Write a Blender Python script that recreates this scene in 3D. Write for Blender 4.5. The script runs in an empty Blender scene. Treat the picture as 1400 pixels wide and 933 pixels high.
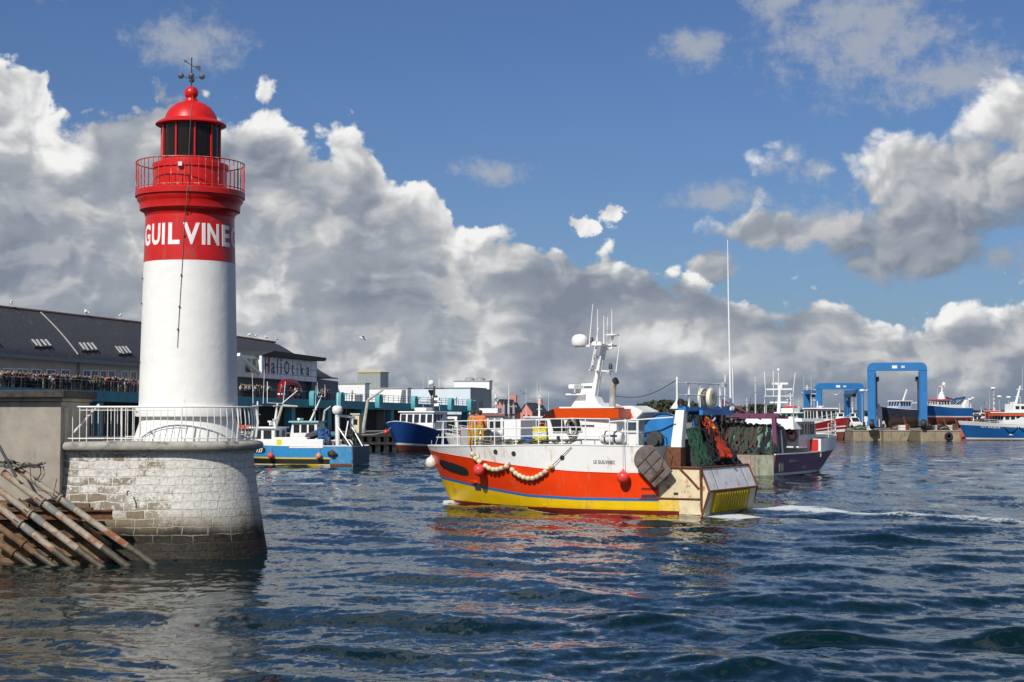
import bpy, bmesh, math, random
import numpy as np
from mathutils import Vector, Matrix, noise as mnoise

scene = bpy.context.scene
col = scene.collection
R = math.radians
random.seed(7)

# ---------------------------------------------------------------- camera
CAM_H = 4.2
FOC = 2200.0 / 1400.0            # focal length in picture widths
PITCH = math.atan((568 - 466.5) / 2200.0)
cam_data = bpy.data.cameras.new('camera')
cam_data.sensor_width = 36.0
cam_data.lens = 36.0 * FOC
cam_data.clip_start = 0.5
cam_data.clip_end = 20000.0
camera = bpy.data.objects.new('camera', cam_data)
col.objects.link(camera)
camera.location = (0, 0, CAM_H)
camera.rotation_euler = (R(90) + PITCH, 0, 0)
scene.camera = camera

# ---------------------------------------------------------------- light
SUN_EL, SUN_LEFT = 41.0, 25.0     # height, degrees to the left of straight behind the camera
scene.view_settings.view_transform = 'Standard'
scene.view_settings.look = 'None'
scene.view_settings.exposure = 0.0
scene.view_settings.gamma = 1.0
scene.view_settings.use_curve_mapping = False
sun_data = bpy.data.lights.new('sun', 'SUN')
sun_data.energy = 4.4
sun_data.angle = R(0.5)
sun_data.color = (1.0, 0.955, 0.88)
sun = bpy.data.objects.new('sun', sun_data)
col.objects.link(sun)
sx, sy, sz = (-math.sin(R(SUN_LEFT)) * math.cos(R(SUN_EL)), -math.cos(R(SUN_LEFT)) * math.cos(R(SUN_EL)), math.sin(R(SUN_EL)))
sun.rotation_euler = Vector((sx, sy, sz)).to_track_quat('Z', 'Y').to_euler()
sun.location = (-40, -60, 80)

# ---------------------------------------------------------------- sky with clouds, laid out by compass direction and height
world = bpy.data.worlds.new('World')
scene.world = world
world.use_nodes = True
world.cycles.sampling_method = 'MANUAL'
world.cycles.sample_map_resolution = 256
wt = world.node_tree
wt.nodes.clear()

class NT:
    """short hand for building node trees"""
    def __init__(s, tree): s.t = tree
    def n(s, kind, **kw):
        nd = s.t.nodes.new(kind)
        for k, v in kw.items(): setattr(nd, k, v)
        return nd
    def put(s, sock, v):
        if v is None: return
        if isinstance(v, bpy.types.NodeSocket): s.t.links.new(v, sock)
        else: sock.default_value = v
    def m(s, op, a, b=None, c=None, clamp=False):
        nd = s.n('ShaderNodeMath', operation=op, use_clamp=clamp)
        for i, v in enumerate((a, b, c)): s.put(nd.inputs[i], v)
        return nd.outputs[0]
    def step(s, x, lo, hi, a=0.0, b=1.0):
        nd = s.n('ShaderNodeMapRange', interpolation_type='SMOOTHSTEP')
        for i, v in enumerate((x, lo, hi, a, b)): s.put(nd.inputs[i], v)
        return nd.outputs[0]
    def lin(s, x, lo, hi, a=0.0, b=1.0):
        nd = s.n('ShaderNodeMapRange')
        for i, v in enumerate((x, lo, hi, a, b)): s.put(nd.inputs[i], v)
        return nd.outputs[0]
    def mix(s, f, a, b, blend='MIX'):
        nd = s.n('ShaderNodeMix', data_type='RGBA', blend_type=blend)
        s.put(nd.inputs[0], f)
        for sock, v in ((nd.inputs[6], a), (nd.inputs[7], b)):
            s.put(sock, (*v, 1) if isinstance(v, tuple) and len(v) == 3 else v)
        return nd.outputs[2]
    def xyz(s, x, y, z=0.0):
        nd = s.n('ShaderNodeCombineXYZ')
        for i, v in enumerate((x, y, z)): s.put(nd.inputs[i], v)
        return nd.outputs[0]
    def vm(s, op, a, b=None, out=0):
        nd = s.n('ShaderNodeVectorMath', operation=op)
        s.put(nd.inputs[0], a)
        if b is not None: s.put(nd.inputs['Scale'] if op == 'SCALE' else nd.inputs[1], b)
        return nd.outputs[out]
    def noise(s, vec, scale, detail=4.0, rough=0.55, dist=0.0, dim='3D'):
        nd = s.n('ShaderNodeTexNoise', noise_dimensions=dim)
        s.put(nd.inputs['Vector'], vec)
        nd.inputs['Scale'].default_value = scale
        nd.inputs['Detail'].default_value = detail
        nd.inputs['Roughness'].default_value = rough
        nd.inputs['Distortion'].default_value = dist
        return nd.outputs[0]
    def billow(s, vec, scale, detail=3.0, rough=0.5):
        nd = s.n('ShaderNodeTexVoronoi', voronoi_dimensions='2D', feature='SMOOTH_F1')
        s.put(nd.inputs['Vector'], vec)
        nd.inputs['Scale'].default_value = scale
        nd.inputs['Detail'].default_value = detail
        nd.inputs['Roughness'].default_value = rough
        nd.inputs['Smoothness'].default_value = 0.35
        return s.m('SUBTRACT', 1.0, nd.outputs['Distance'])

def build_sky():
    w = NT(wt)
    out = w.n('ShaderNodeOutputWorld')
    bg = w.n('ShaderNodeBackground')
    bg.inputs['Strength'].default_value = 0.085
    wt.links.new(bg.outputs[0], out.inputs[0])
    sky = w.n('ShaderNodeTexSky', sky_type='NISHITA')
    sky.sun_disc = False
    sky.sun_elevation = R(SUN_EL)
    sky.sun_rotation = math.atan2(sx, sy)
    sky.air_density, sky.dust_density, sky.ozone_density = 1.0, 0.9, 3.0
    sep = w.n('ShaderNodeSeparateXYZ')
    wt.links.new(w.n('ShaderNodeTexCoord').outputs['Generated'], sep.inputs[0])
    az = w.m('MULTIPLY', w.m('ARCTAN2', sep.outputs[0], sep.outputs[1]), 57.2958)
    el = w.m('MULTIPLY', w.m('ARCSINE', sep.outputs[2]), 57.2958)
    P = w.xyz(az, w.m('MULTIPLY', el, 1.15))
    # a slow warp so that no outline is a plain curve
    wn = w.n('ShaderNodeTexNoise', noise_dimensions='2D')
    wt.links.new(P, wn.inputs['Vector'])
    wn.inputs['Scale'].default_value = 0.28
    wn.inputs['Detail'].default_value = 3
    wsep = w.n('ShaderNodeSeparateColor')
    wt.links.new(wn.outputs['Color'], wsep.inputs[0])
    wx = w.m('MULTIPLY', w.m('SUBTRACT', wsep.outputs[0], 0.5), 2.2)
    wy = w.m('MULTIPLY', w.m('SUBTRACT', wsep.outputs[1], 0.5), 1.6)
    azw, elw = w.m('ADD', az, wx), w.m('ADD', el, wy)
    Pw = w.xyz(azw, w.m('MULTIPLY', elw, 1.15))
    puff = w.billow(Pw, 0.42, 3.0, 0.5)                     # cauliflower heads about 2.5 degrees wide
    puff_up = w.billow(w.vm('ADD', Pw, (-0.30, 0.42, 0)), 0.42, 3.0, 0.5)
    fine = w.noise(P, 1.1, 7.0, 0.64, dim='2D')
    broad = w.noise(w.xyz(w.m('MULTIPLY', az, 0.55), el), 0.30, 5.0, 0.55, dim='2D')
    edge = w.m('ADD', w.m('MULTIPLY', w.m('SUBTRACT', puff, 0.62), 2.6), w.m('MULTIPLY', w.m('SUBTRACT', fine, 0.5), 2.3))
    # the long bank: its top as heights over compass directions
    fc = w.n('ShaderNodeFloatCurve')
    pts = [(-24, 11), (-20.5, 12.6), (-18.2, 12.9), (-16.6, 12.6), (-15.5, 10.6), (-14.6, 10.9), (-13, 11.9), (-10.6, 11.0), (-9.4, 11.7), (-8.1, 11.5), (-7, 10.0),
           (-5.9, 10.5), (-4.7, 9.4), (-3.1, 8.7), (-2.1, 8.1), (0, 7.1), (1.6, 6.6), (3.1, 6.6), (4.2, 6.0), (5.2, 6.1), (6.8, 5.4), (7.8, 4.8),
           (9.4, 4.1), (11.2, 4.9), (12.5, 4.3), (14.3, 4.1), (18.2, 4.6), (24, 5)]
    cv = fc.mapping.curves[0]
    fc.mapping.clip_max_x = 1; fc.mapping.clip_max_y = 1
    for i, (a, e) in enumerate(pts):
        p = ((a + 24) / 48, e / 16)
        if i == 0: cv.points[0].location = p
        elif i == len(pts) - 1: cv.points[-1].location = p
        else: cv.points.new(*p)
    fc.mapping.update()
    w.put(fc.inputs['Value'], w.lin(azw, -24.0, 24.0))
    top = w.m('MULTIPLY', fc.outputs[0], 16.0)
    dtop = w.m('SUBTRACT', top, elw)
    d_bank = w.m('ADD', dtop, w.m('MULTIPLY', edge, 0.68))
    a_bank = w.step(d_bank, -0.12, 0.38)
    # separate clouds: direction, height, half widths, and how solid they are
    azb, elb = w.m('ADD', az, w.m('MULTIPLY', wx, 0.45)), w.m('ADD', el, w.m('MULTIPLY', wy, 0.45))
    def blob(a0, e0, sa, se):
        dx = w.m('MULTIPLY', w.m('SUBTRACT', azb, a0), 1.0 / sa)
        dy = w.m('MULTIPLY', w.m('SUBTRACT', elb, e0), 1.0 / se)
        return w.m('SUBTRACT', 1.0, w.m('SQRT', w.m('ADD', w.m('MULTIPLY', dx, dx), w.m('MULTIPLY', dy, dy))))
    def many(bl):
        v = None
        for b in bl:
            d = blob(*b); v = d if v is None else w.m('MAXIMUM', v, d)
        return v
    solid = many([(15.6, 8.3, 7.6, 1.8), (18.2, 9.9, 3.2, 2.0), (14.4, 6.3, 5.0, 1.9), (9.6, 6.5, 2.8, 0.9), (7.2, 5.3, 1.0, 0.9), (23, 8, 5, 3), (-30, 15, 9, 4)])
    d_solid = w.m('ADD', w.m('ADD', solid, 0.14), w.m('MULTIPLY', edge, 0.24))
    a_solid = w.step(d_solid, 0.0, 0.42)
    relief = w.m('MULTIPLY', w.m('SUBTRACT', puff, puff_up), 1.0)
    rl = w.m('ADD', w.lin(relief, -0.30, 0.30, -0.5, 0.5), w.m('MULTIPLY', w.m('SUBTRACT', fine, 0.5), 0.35))
    d_scud = w.m('ADD', many([(3.5, 7.2, 1.0, 0.62), (2.4, 6.75, 1.0, 0.5)]), w.m('ADD', w.m('MULTIPLY', edge, 0.20), w.m('MULTIPLY', w.m('SUBTRACT', fine, 0.5), 1.6)))
    a_scud = w.step(d_scud, 0.05, 0.35)
    b_scud = w.m('ADD', 0.80, w.m('MULTIPLY', rl, 0.5))
    wisp = many([(12.4, 13.2, 3.8, 2.6), (6.6, 12.9, 1.5, 0.9), (15.4, 11.6, 3.0, 1.3), (7.3, 7.7, 1.9, 0.6), (10.6, 6.7, 2.6, 1.0), (-16.4, 14.6, 1.6, 0.6), (-11.5, 13.0, 2.2, 1.2), (9.5, 14.4, 1.4, 0.7), (-0.6, 8.7, 1.5, 0.5), (30, 19, 14, 5), (-20, 24, 14, 5)])
    d_wisp = w.m('ADD', wisp, w.m('MULTIPLY', w.m('SUBTRACT', fine, 0.50), 2.0))
    a_wisp = w.m('MULTIPLY', w.step(d_wisp, -0.1, 1.0), 0.72)
    # the rest of the sky, out of the picture: scattered fair weather clouds
    n_rest = w.noise(w.xyz(w.m('MULTIPLY', az, 0.6), el), 0.11, 6.0, 0.6, dim='2D')
    away = w.m('MAXIMUM', w.step(w.m('ABSOLUTE', az), 22.0, 30.0), w.step(el, 17.0, 24.0))
    a_rest = w.m('MULTIPLY', w.step(n_rest, 0.51, 0.64), away)
    # brightness: crowns in the sun, grey flanks and bases
    crown = w.step(w.m('ADD', dtop, w.m('MULTIPLY', w.m('SUBTRACT', broad, 0.5), -5.5)), w.lin(azw, -6.0, 9.0, 4.4, 2.3), w.lin(azw, -6.0, 9.0, 1.0, 0.4))
    shade_left = w.step(w.m('ABSOLUTE', w.m('ADD', azw, 12.9)), 2.6, 1.2, 0.0, 0.62)   # the grey cloud behind the lighthouse top
    crown = w.m('MULTIPLY', crown, w.m('SUBTRACT', 1.0, shade_left))
    base = w.lin(broad, 0.32, 0.68, 0.12, 0.62)
    b_bank = w.m('ADD', w.m('MAXIMUM', w.m('MULTIPLY', crown, 0.90), base), w.m('MULTIPLY', rl, w.m('ADD', w.m('MULTIPLY', crown, 0.30), 0.15)))
    tier = w.noise(w.xyz(w.m('MULTIPLY', azw, 0.42), w.m('MULTIPLY', elw, 1.25)), 0.62, 4.0, 0.5, dim='2D')
    b_bank = w.m('ADD', b_bank, w.m('MULTIPLY', w.m('SUBTRACT', 1.0, crown), w.m('SUBTRACT', w.step(w.m('ADD', tier, w.m('MULTIPLY', rl, 0.16)), 0.44, 0.68, 0.0, 0.30), 0.08)))
    b_solid = w.m('ADD', w.lin(w.m('SUBTRACT', elw, w.lin(azw, 10, 18, 6.9, 8.7)), -2.2, 2.0, 0.08, 0.78), w.m('MULTIPLY', rl, 0.45))
    b_solid = w.m('ADD', b_solid, w.step(w.m('ABSOLUTE', w.m('SUBTRACT', azw, 3.6)), 4.4, 1.6, 0.0, 0.7))
    def tone(b):
        r = w.n('ShaderNodeValToRGB')
        r.color_ramp.elements[0].position = 0.0
        r.color_ramp.elements[0].color = (0.215, 0.252, 0.315, 1)
        r.color_ramp.elements[1].position = 1.0
        r.color_ramp.elements[1].color = (0.90, 0.90, 0.88, 1)
        for p, c in ((0.32, (0.335, 0.368, 0.42, 1)), (0.62, (0.53, 0.54, 0.555, 1)), (0.82, (0.74, 0.745, 0.75, 1))):
            e = r.color_ramp.elements.new(p); e.color = c
        w.put(r.inputs[0], b)
        return r.outputs[0]
    k = 1.0 / 0.085
    def scaled(c): return w.vm('SCALE', c, k)
    skyc = w.mix(1.0, sky.outputs[0], (0.53, 0.655, 0.89), 'MULTIPLY')
    c = w.mix(a_rest, skyc, scaled(tone(w.lin(n_rest, 0.51, 0.76, 0.62, 0.10))))
    c = w.mix(a_wisp, c, scaled((0.44, 0.46, 0.50)))
    c = w.mix(a_solid, c, scaled(tone(b_solid)))
    c = w.mix(a_scud, c, scaled(tone(b_scud)))
    c = w.mix(a_bank, c, scaled(tone(b_bank)))
    # the blue grey band low over the land
    low = w.step(w.m('ADD', el, w.m('MULTIPLY', w.m('SUBTRACT', broad, 0.5), 3.0)), 1.9, 0.2, 0.0, 0.75)
    c = w.mix(low, c, scaled((0.165, 0.215, 0.30)))
    wt.links.new(c, bg.inputs['Color'])
build_sky()

# ---------------------------------------------------------------- helpers
CT, ST = math.cos(PITCH), math.sin(PITCH)
def at(px, py, Y):
    """the point at distance Y that the photograph shows at pixel (px, py)"""
    u, v = (px - 700) / 2200.0, (466.5 - py) / 2200.0
    t = Y / (CT - v * ST)
    return Vector((u * t, Y, CAM_H + (ST + v * CT) * t))
def zat(py, Y): return at(700, py, Y).z
def xat(px, Y): return (px - 700) / 2200.0 * Y

MATS = {}
def material(name, color, rough=0.55, metal=0.0, var=0.10, scale=3.0, dirt=None, amount=0.0, streak=False, bump=0.0, bscale=30.0, spec=0.5, dscale=1.2):
    """paint, stone, cloth: a base colour with uneven patches, and stains (dirt) of a second colour"""
    if name in MATS: return MATS[name]
    m = bpy.data.materials.new(name); m.use_nodes = True
    t = NT(m.node_tree); m.node_tree.nodes.clear()
    out = t.n('ShaderNodeOutputMaterial'); p = t.n('ShaderNodeBsdfPrincipled')
    m.node_tree.links.new(p.outputs[0], out.inputs[0])
    co = t.n('ShaderNodeTexCoord').outputs['Object']
    n1 = t.noise(co, scale, 5.0, 0.6)
    lo = tuple(c * (1 - var * 1.6) for c in color); hi = tuple(min(1, c * (1 + var)) for c in color)
    c = t.mix(t.lin(n1, 0.3, 0.7), lo, hi)
    r = rough
    if dirt is not None and amount > 0:
        v = co
        if streak:
            v = t.vm('MULTIPLY', co, (1.0, 1.0, 0.22))
        n2 = t.noise(v, dscale * (2.2 if streak else 1.0), 7.0, 0.68)
        f = t.step(n2, 0.66 - 0.26 * amount, 0.72 - 0.10 * amount)
        f = t.m('MULTIPLY', f, min(1.0, 0.55 + amount * 0.5))
        c = t.mix(f, c, dirt)
        r = t.lin(f, 0, 1, rough, min(1, rough + 0.25))
    t.put(p.inputs['Base Color'], c)
    t.put(p.inputs['Roughness'], r)
    p.inputs['Metallic'].default_value = metal
    p.inputs['Specular IOR Level'].default_value = spec
    if bump > 0:
        b = t.n('ShaderNodeBump')
        b.inputs['Strength'].default_value = min(1.0, bump)
        b.inputs['Distance'].default_value = 0.02 * max(1.0, bump)
        t.put(b.inputs['Height'], t.noise(co, bscale, 6.0, 0.6))
        m.node_tree.links.new(b.outputs[0], p.inputs['Normal'])
    MATS[name] = m
    return m

class MB:
    """collects shapes and links them as ONE mesh object"""
    def __init__(s): s.v, s.f, s.mi, s.uv = [], [], [], None
    def add(s, verts, faces, mat=0):
        o = len(s.v)
        s.v += [tuple(p) for p in verts]
        s.f += [tuple(i + o for i in f) for f in faces]
        s.mi += [mat] * len(faces)
        return s
    def box(s, x, y, z, dx, dy, dz, rz=0.0, mat=0, M=None):
        """box centred at x, y with its base at z"""
        vs = [(i * dx / 2, j * dy / 2, k * dz) for k in (0, 1) for i, j in ((-1, -1), (1, -1), (1, 1), (-1, 1))]
        c, sn = math.cos(rz), math.sin(rz)
        vs = [(x + a * c - b * sn, y + a * sn + b * c, z + d) for a, b, d in vs]
        if M is not None: vs = [M @ Vector(p) for p in vs]
        return s.add(vs, [(3, 2, 1, 0), (4, 5, 6, 7), (0, 1, 5, 4), (1, 2, 6, 5), (2, 3, 7, 6), (3, 0, 4, 7)], mat)
    def bar(s, a, b, w, h=None, mat=0, up=(0, 0, 1)):
        a, b = Vector(a), Vector(b); h = h or w
        d = (b - a).normalized(); u = Vector(up)
        if abs(d.dot(u)) > 0.98: u = Vector((1, 0, 0))
        sd = d.cross(u).normalized() * w / 2; u = sd.cross(d).normalized() * h / 2
        vs = [p + i * sd + j * u for p in (a, b) for i, j in ((-1, -1), (1, -1), (1, 1), (-1, 1))]
        return s.add(vs, [(3, 2, 1, 0), (4, 5, 6, 7), (0, 1, 5, 4), (1, 2, 6, 5), (2, 3, 7, 6), (3, 0, 4, 7)], mat)
    def tube(s, pts, r, n=7, mat=0, closed=False):
        pts = [Vector(p) for p in pts]; k = len(pts)
        rs = r if isinstance(r, (list, tuple)) else [r] * k
        vs, fs = [], []
        prev = None
        for i, p in enumerate(pts):
            if closed: d = pts[(i + 1) % k] - pts[i - 1]
            else: d = pts[min(i + 1, k - 1)] - pts[max(i - 1, 0)]
            if d.length < 1e-9: d = Vector((0, 0, 1))
            d.normalize()
            if prev is None:
                a = Vector((0, 0, 1)) if abs(d.z) < 0.9 else Vector((1, 0, 0))
                a = d.cross(a).normalized()
            else:
                a = (prev - d * prev.dot(d))
                a = a.normalized() if a.length > 1e-6 else d.orthogonal().normalized()
            prev = a; b = d.cross(a)
            for j in range(n):
                t = 2 * math.pi * j / n
                vs.append(p + (a * math.cos(t) + b * math.sin(t)) * rs[i])
        for i in range(k if closed else k - 1):
            i2 = (i + 1) % k
            for j in range(n):
                j2 = (j + 1) % n
                fs.append((i * n + j, i * n + j2, i2 * n + j2, i2 * n + j))
        if not closed:
            fs.append(tuple(range(n - 1, -1, -1))); fs.append(tuple((k - 1) * n + j for j in range(n)))
        return s.add(vs, fs, mat)
    def lathe(s, prof, n=48, c=(0, 0, 0), mat=0, a0=0.0, a1=2 * math.pi, axis='z'):
        full = abs(a1 - a0 - 2 * math.pi) < 1e-6
        m = n if full else n + 1
        vs, fs = [], []
        for r, z in prof:
            for j in range(m):
                t = a0 + (a1 - a0) * j / n
                p = (r * math.cos(t), r * math.sin(t), z)
                if axis == 'y': p = (p[0], p[2], p[1])
                if axis == 'x': p = (p[2], p[0], p[1])
                vs.append((c[0] + p[0], c[1] + p[1], c[2] + p[2]))
        for i in range(len(prof) - 1):
            for j in range(n):
                j2 = (j + 1) % m
                q = (i * m + j, i * m + j2, (i + 1) * m + j2, (i + 1) * m + j)
                fs.append(q[::-1] if axis == 'y' else q)
        if full:
            if prof[0][0] > 1e-4: fs.append(tuple(range(m - 1, -1, -1)))
            if prof[-1][0] > 1e-4: fs.append(tuple((len(prof) - 1) * m + j for j in range(m)))
        return s.add(vs, fs, mat)
    def ball(s, c, r, n=14, sq=(1, 1, 1), mat=0):
        k = n // 2
        vs, fs = [], []
        for i in range(k + 1):
            a = math.pi * i / k
            for j in range(n):
                b = 2 * math.pi * j / n
                vs.append((c[0] + r * sq[0] * math.sin(a) * math.cos(b), c[1] + r * sq[1] * math.sin(a) * math.sin(b), c[2] - r * sq[2] * math.cos(a)))
        for i in range(k):
            for j in range(n):
                j2 = (j + 1) % n
                fs.append((i * n + j, i * n + j2, (i + 1) * n + j2, (i + 1) * n + j))
        return s.add(vs, fs, mat)
    def prism(s, poly, a, b, plane='xy', mat=0):
        """polygon (2d, counter-clockwise) pushed from a to b along the third axis; plane xy, xz or yz"""
        def P(u, v, w):
            return (u, v, w) if plane == 'xy' else (u, w, v) if plane == 'xz' else (w, u, v)
        n = len(poly)
        vs = [P(u, v, a) for u, v in poly] + [P(u, v, b) for u, v in poly]
        fs = [tuple(range(n - 1, -1, -1)), tuple(range(n, 2 * n))] + [(i, (i + 1) % n, n + (i + 1) % n, n + i) for i in range(n)]
        return s.add(vs, fs, mat)
    def loft(s, rings, closed=True, caps=True, mat=0, strip=None):
        n = len(rings[0]); vs = [p for r in rings for p in r]
        m = n if closed else n - 1
        for i in range(len(rings) - 1):
            pass
        o = len(s.v); s.v += [tuple(p) for p in vs]
        for i in range(len(rings) - 1):
            for j in range(m):
                j2 = (j + 1) % n
                s.f.append((o + i * n + j, o + i * n + j2, o + (i + 1) * n + j2, o + (i + 1) * n + j))
                s.mi.append(strip[j] if strip else mat)
        if caps:
            s.f.append(tuple(o + j for j in range(n - 1, -1, -1))); s.mi.append(mat)
            s.f.append(tuple(o + (len(rings) - 1) * n + j for j in range(n))); s.mi.append(mat)
        return s
    def rails(s, path, heights, post_every, r, z=None, mat=0, n=6, closed=False):
        """hand rails along a path of points, with posts"""
        path = [Vector(p) for p in path]
        for h in heights: s.tube([p + Vector((0, 0, h)) for p in path], r, n, mat, closed)
        top = max(heights)
        d = 0.0; nxt = 0.0
        for a, b in zip(path, path[1:]):
            L = (b - a).length
            while nxt <= d + L + 1e-6:
                q = a.lerp(b, (nxt - d) / L if L else 0)
                s.tube([q, q + Vector((0, 0, top))], r, n, mat)
                nxt += post_every
            d += L
        return s
    def build(s, name, mats, parent=None, loc=(0, 0, 0), rz=0.0, bevel=0.0, angle=38, mesh=None):
        me = bpy.data.meshes.new(name)
        me.from_pydata(s.v, [], s.f)
        for m in (mats if isinstance(mats, (list, tuple)) else [mats]): me.materials.append(m)
        me.polygons.foreach_set('material_index', s.mi)
        if s.uv is not None:
            ul = me.uv_layers.new(name='UVMap')
            for lp in me.loops: ul.data[lp.index].uv = s.uv[lp.vertex_index]
        bm = bmesh.new(); bm.from_mesh(me)
        bmesh.ops.recalc_face_normals(bm, faces=bm.faces)
        bm.to_mesh(me); bm.free()
        me.polygons.foreach_set('use_smooth', [True] * len(me.polygons))
        me.update()
        me.set_sharp_from_angle(angle=R(angle))
        o = bpy.data.objects.new(name, me)
        col.objects.link(o)
        o.location = loc; o.rotation_euler = (0, 0, rz)
        if parent is not None: o.parent = parent
        if bevel > 0:
            b = o.modifiers.new('bevel', 'BEVEL'); b.width = bevel; b.segments = 2; b.limit_method = 'ANGLE'; b.angle_limit = R(40)
        return o

def tag(o, label, cat, group=None):
    o['label'] = label; o['category'] = cat
    if group: o['group'] = group
    return o
def thing(name, label, cat, loc=(0, 0, 0), rz=0.0, group=None):
    o = bpy.data.objects.new(name, None)
    col.objects.link(o)
    o.empty_display_size = 0.3
    o.location = loc; o.rotation_euler = (0, 0, rz)
    return tag(o, label, cat, group)
def structure(o): o['kind'] = 'structure'; return o
def kids(o): return [c for c in col.objects if c.parent is o]
def copy_tree(o, label=None, parent=None):
    """a copy of a thing with copies of its parts and sub-parts, sharing their meshes"""
    c = o.copy(); col.objects.link(c)
    if parent is not None: c.parent = parent
    for k in kids(o): copy_tree(k, None, c)
    if label: c['label'] = label
    return c

def text_geometry(txt, size=1.0, bold=0.0, width=1.0, depth=0.0, spacing=1.0):
    """vertices and faces of some lettering in the xy plane, starting at x = 0"""
    cu = bpy.data.curves.new('lettering', 'FONT')
    cu.body = txt; cu.size = size; cu.offset = bold; cu.extrude = depth; cu.space_character = spacing
    cu.resolution_u = 3
    o = bpy.data.objects.new('lettering', cu); col.objects.link(o)
    me = bpy.data.meshes.new_from_object(o.evaluated_get(bpy.context.evaluated_depsgraph_get()))
    bpy.data.objects.remove(o); bpy.data.curves.remove(cu)
    vs = [(v.co.x * width, v.co.y, v.co.z) for v in me.vertices]
    fs = [tuple(p.vertices) for p in me.polygons]
    bpy.data.meshes.remove(me)
    return vs, fs

# ---------------------------------------------------------------- common materials
WHITE = material('white_paint', (0.80, 0.80, 0.77), 0.4, var=0.04, dirt=(0.45, 0.33, 0.22), amount=0.10, streak=True)
WHITE_CLEAN = material('clean_white_paint', (0.82, 0.82, 0.80), 0.35, var=0.03)
RAIL_WHITE = material('railing_white_paint', (0.78, 0.77, 0.73), 0.45, var=0.06, scale=6, dirt=(0.30, 0.13, 0.05), amount=0.30, dscale=5)
GALV = material('galvanised_steel', (0.42, 0.43, 0.43), 0.5, 0.3, var=0.12)
BLACK = material('black_rubber', (0.018, 0.018, 0.02), 0.6, var=0.1)
DARK = material('dark_steel', (0.05, 0.05, 0.055), 0.5, var=0.2)
WIN = material('window_glass', (0.018, 0.022, 0.026), 0.06, var=0.05, spec=0.8)
RUST = material('rusty_iron', (0.16, 0.062, 0.028), 0.85, var=0.3, scale=8, dirt=(0.06, 0.03, 0.02), amount=0.5, bump=0.4)
ROPE = material('pale_rope', (0.45, 0.42, 0.36), 0.9, var=0.15)
DARK_ROPE = material('dark_rope', (0.06, 0.055, 0.05), 0.9, var=0.2)
WOOD = material('weathered_wood', (0.30, 0.26, 0.20), 0.8, var=0.2, scale=5)
CONCRETE = material('weathered_concrete', (0.36, 0.32, 0.262), 0.9, var=0.14, scale=1.6, dirt=(0.18, 0.16, 0.13), amount=0.35, streak=True, bump=0.5, bscale=18)

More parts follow.
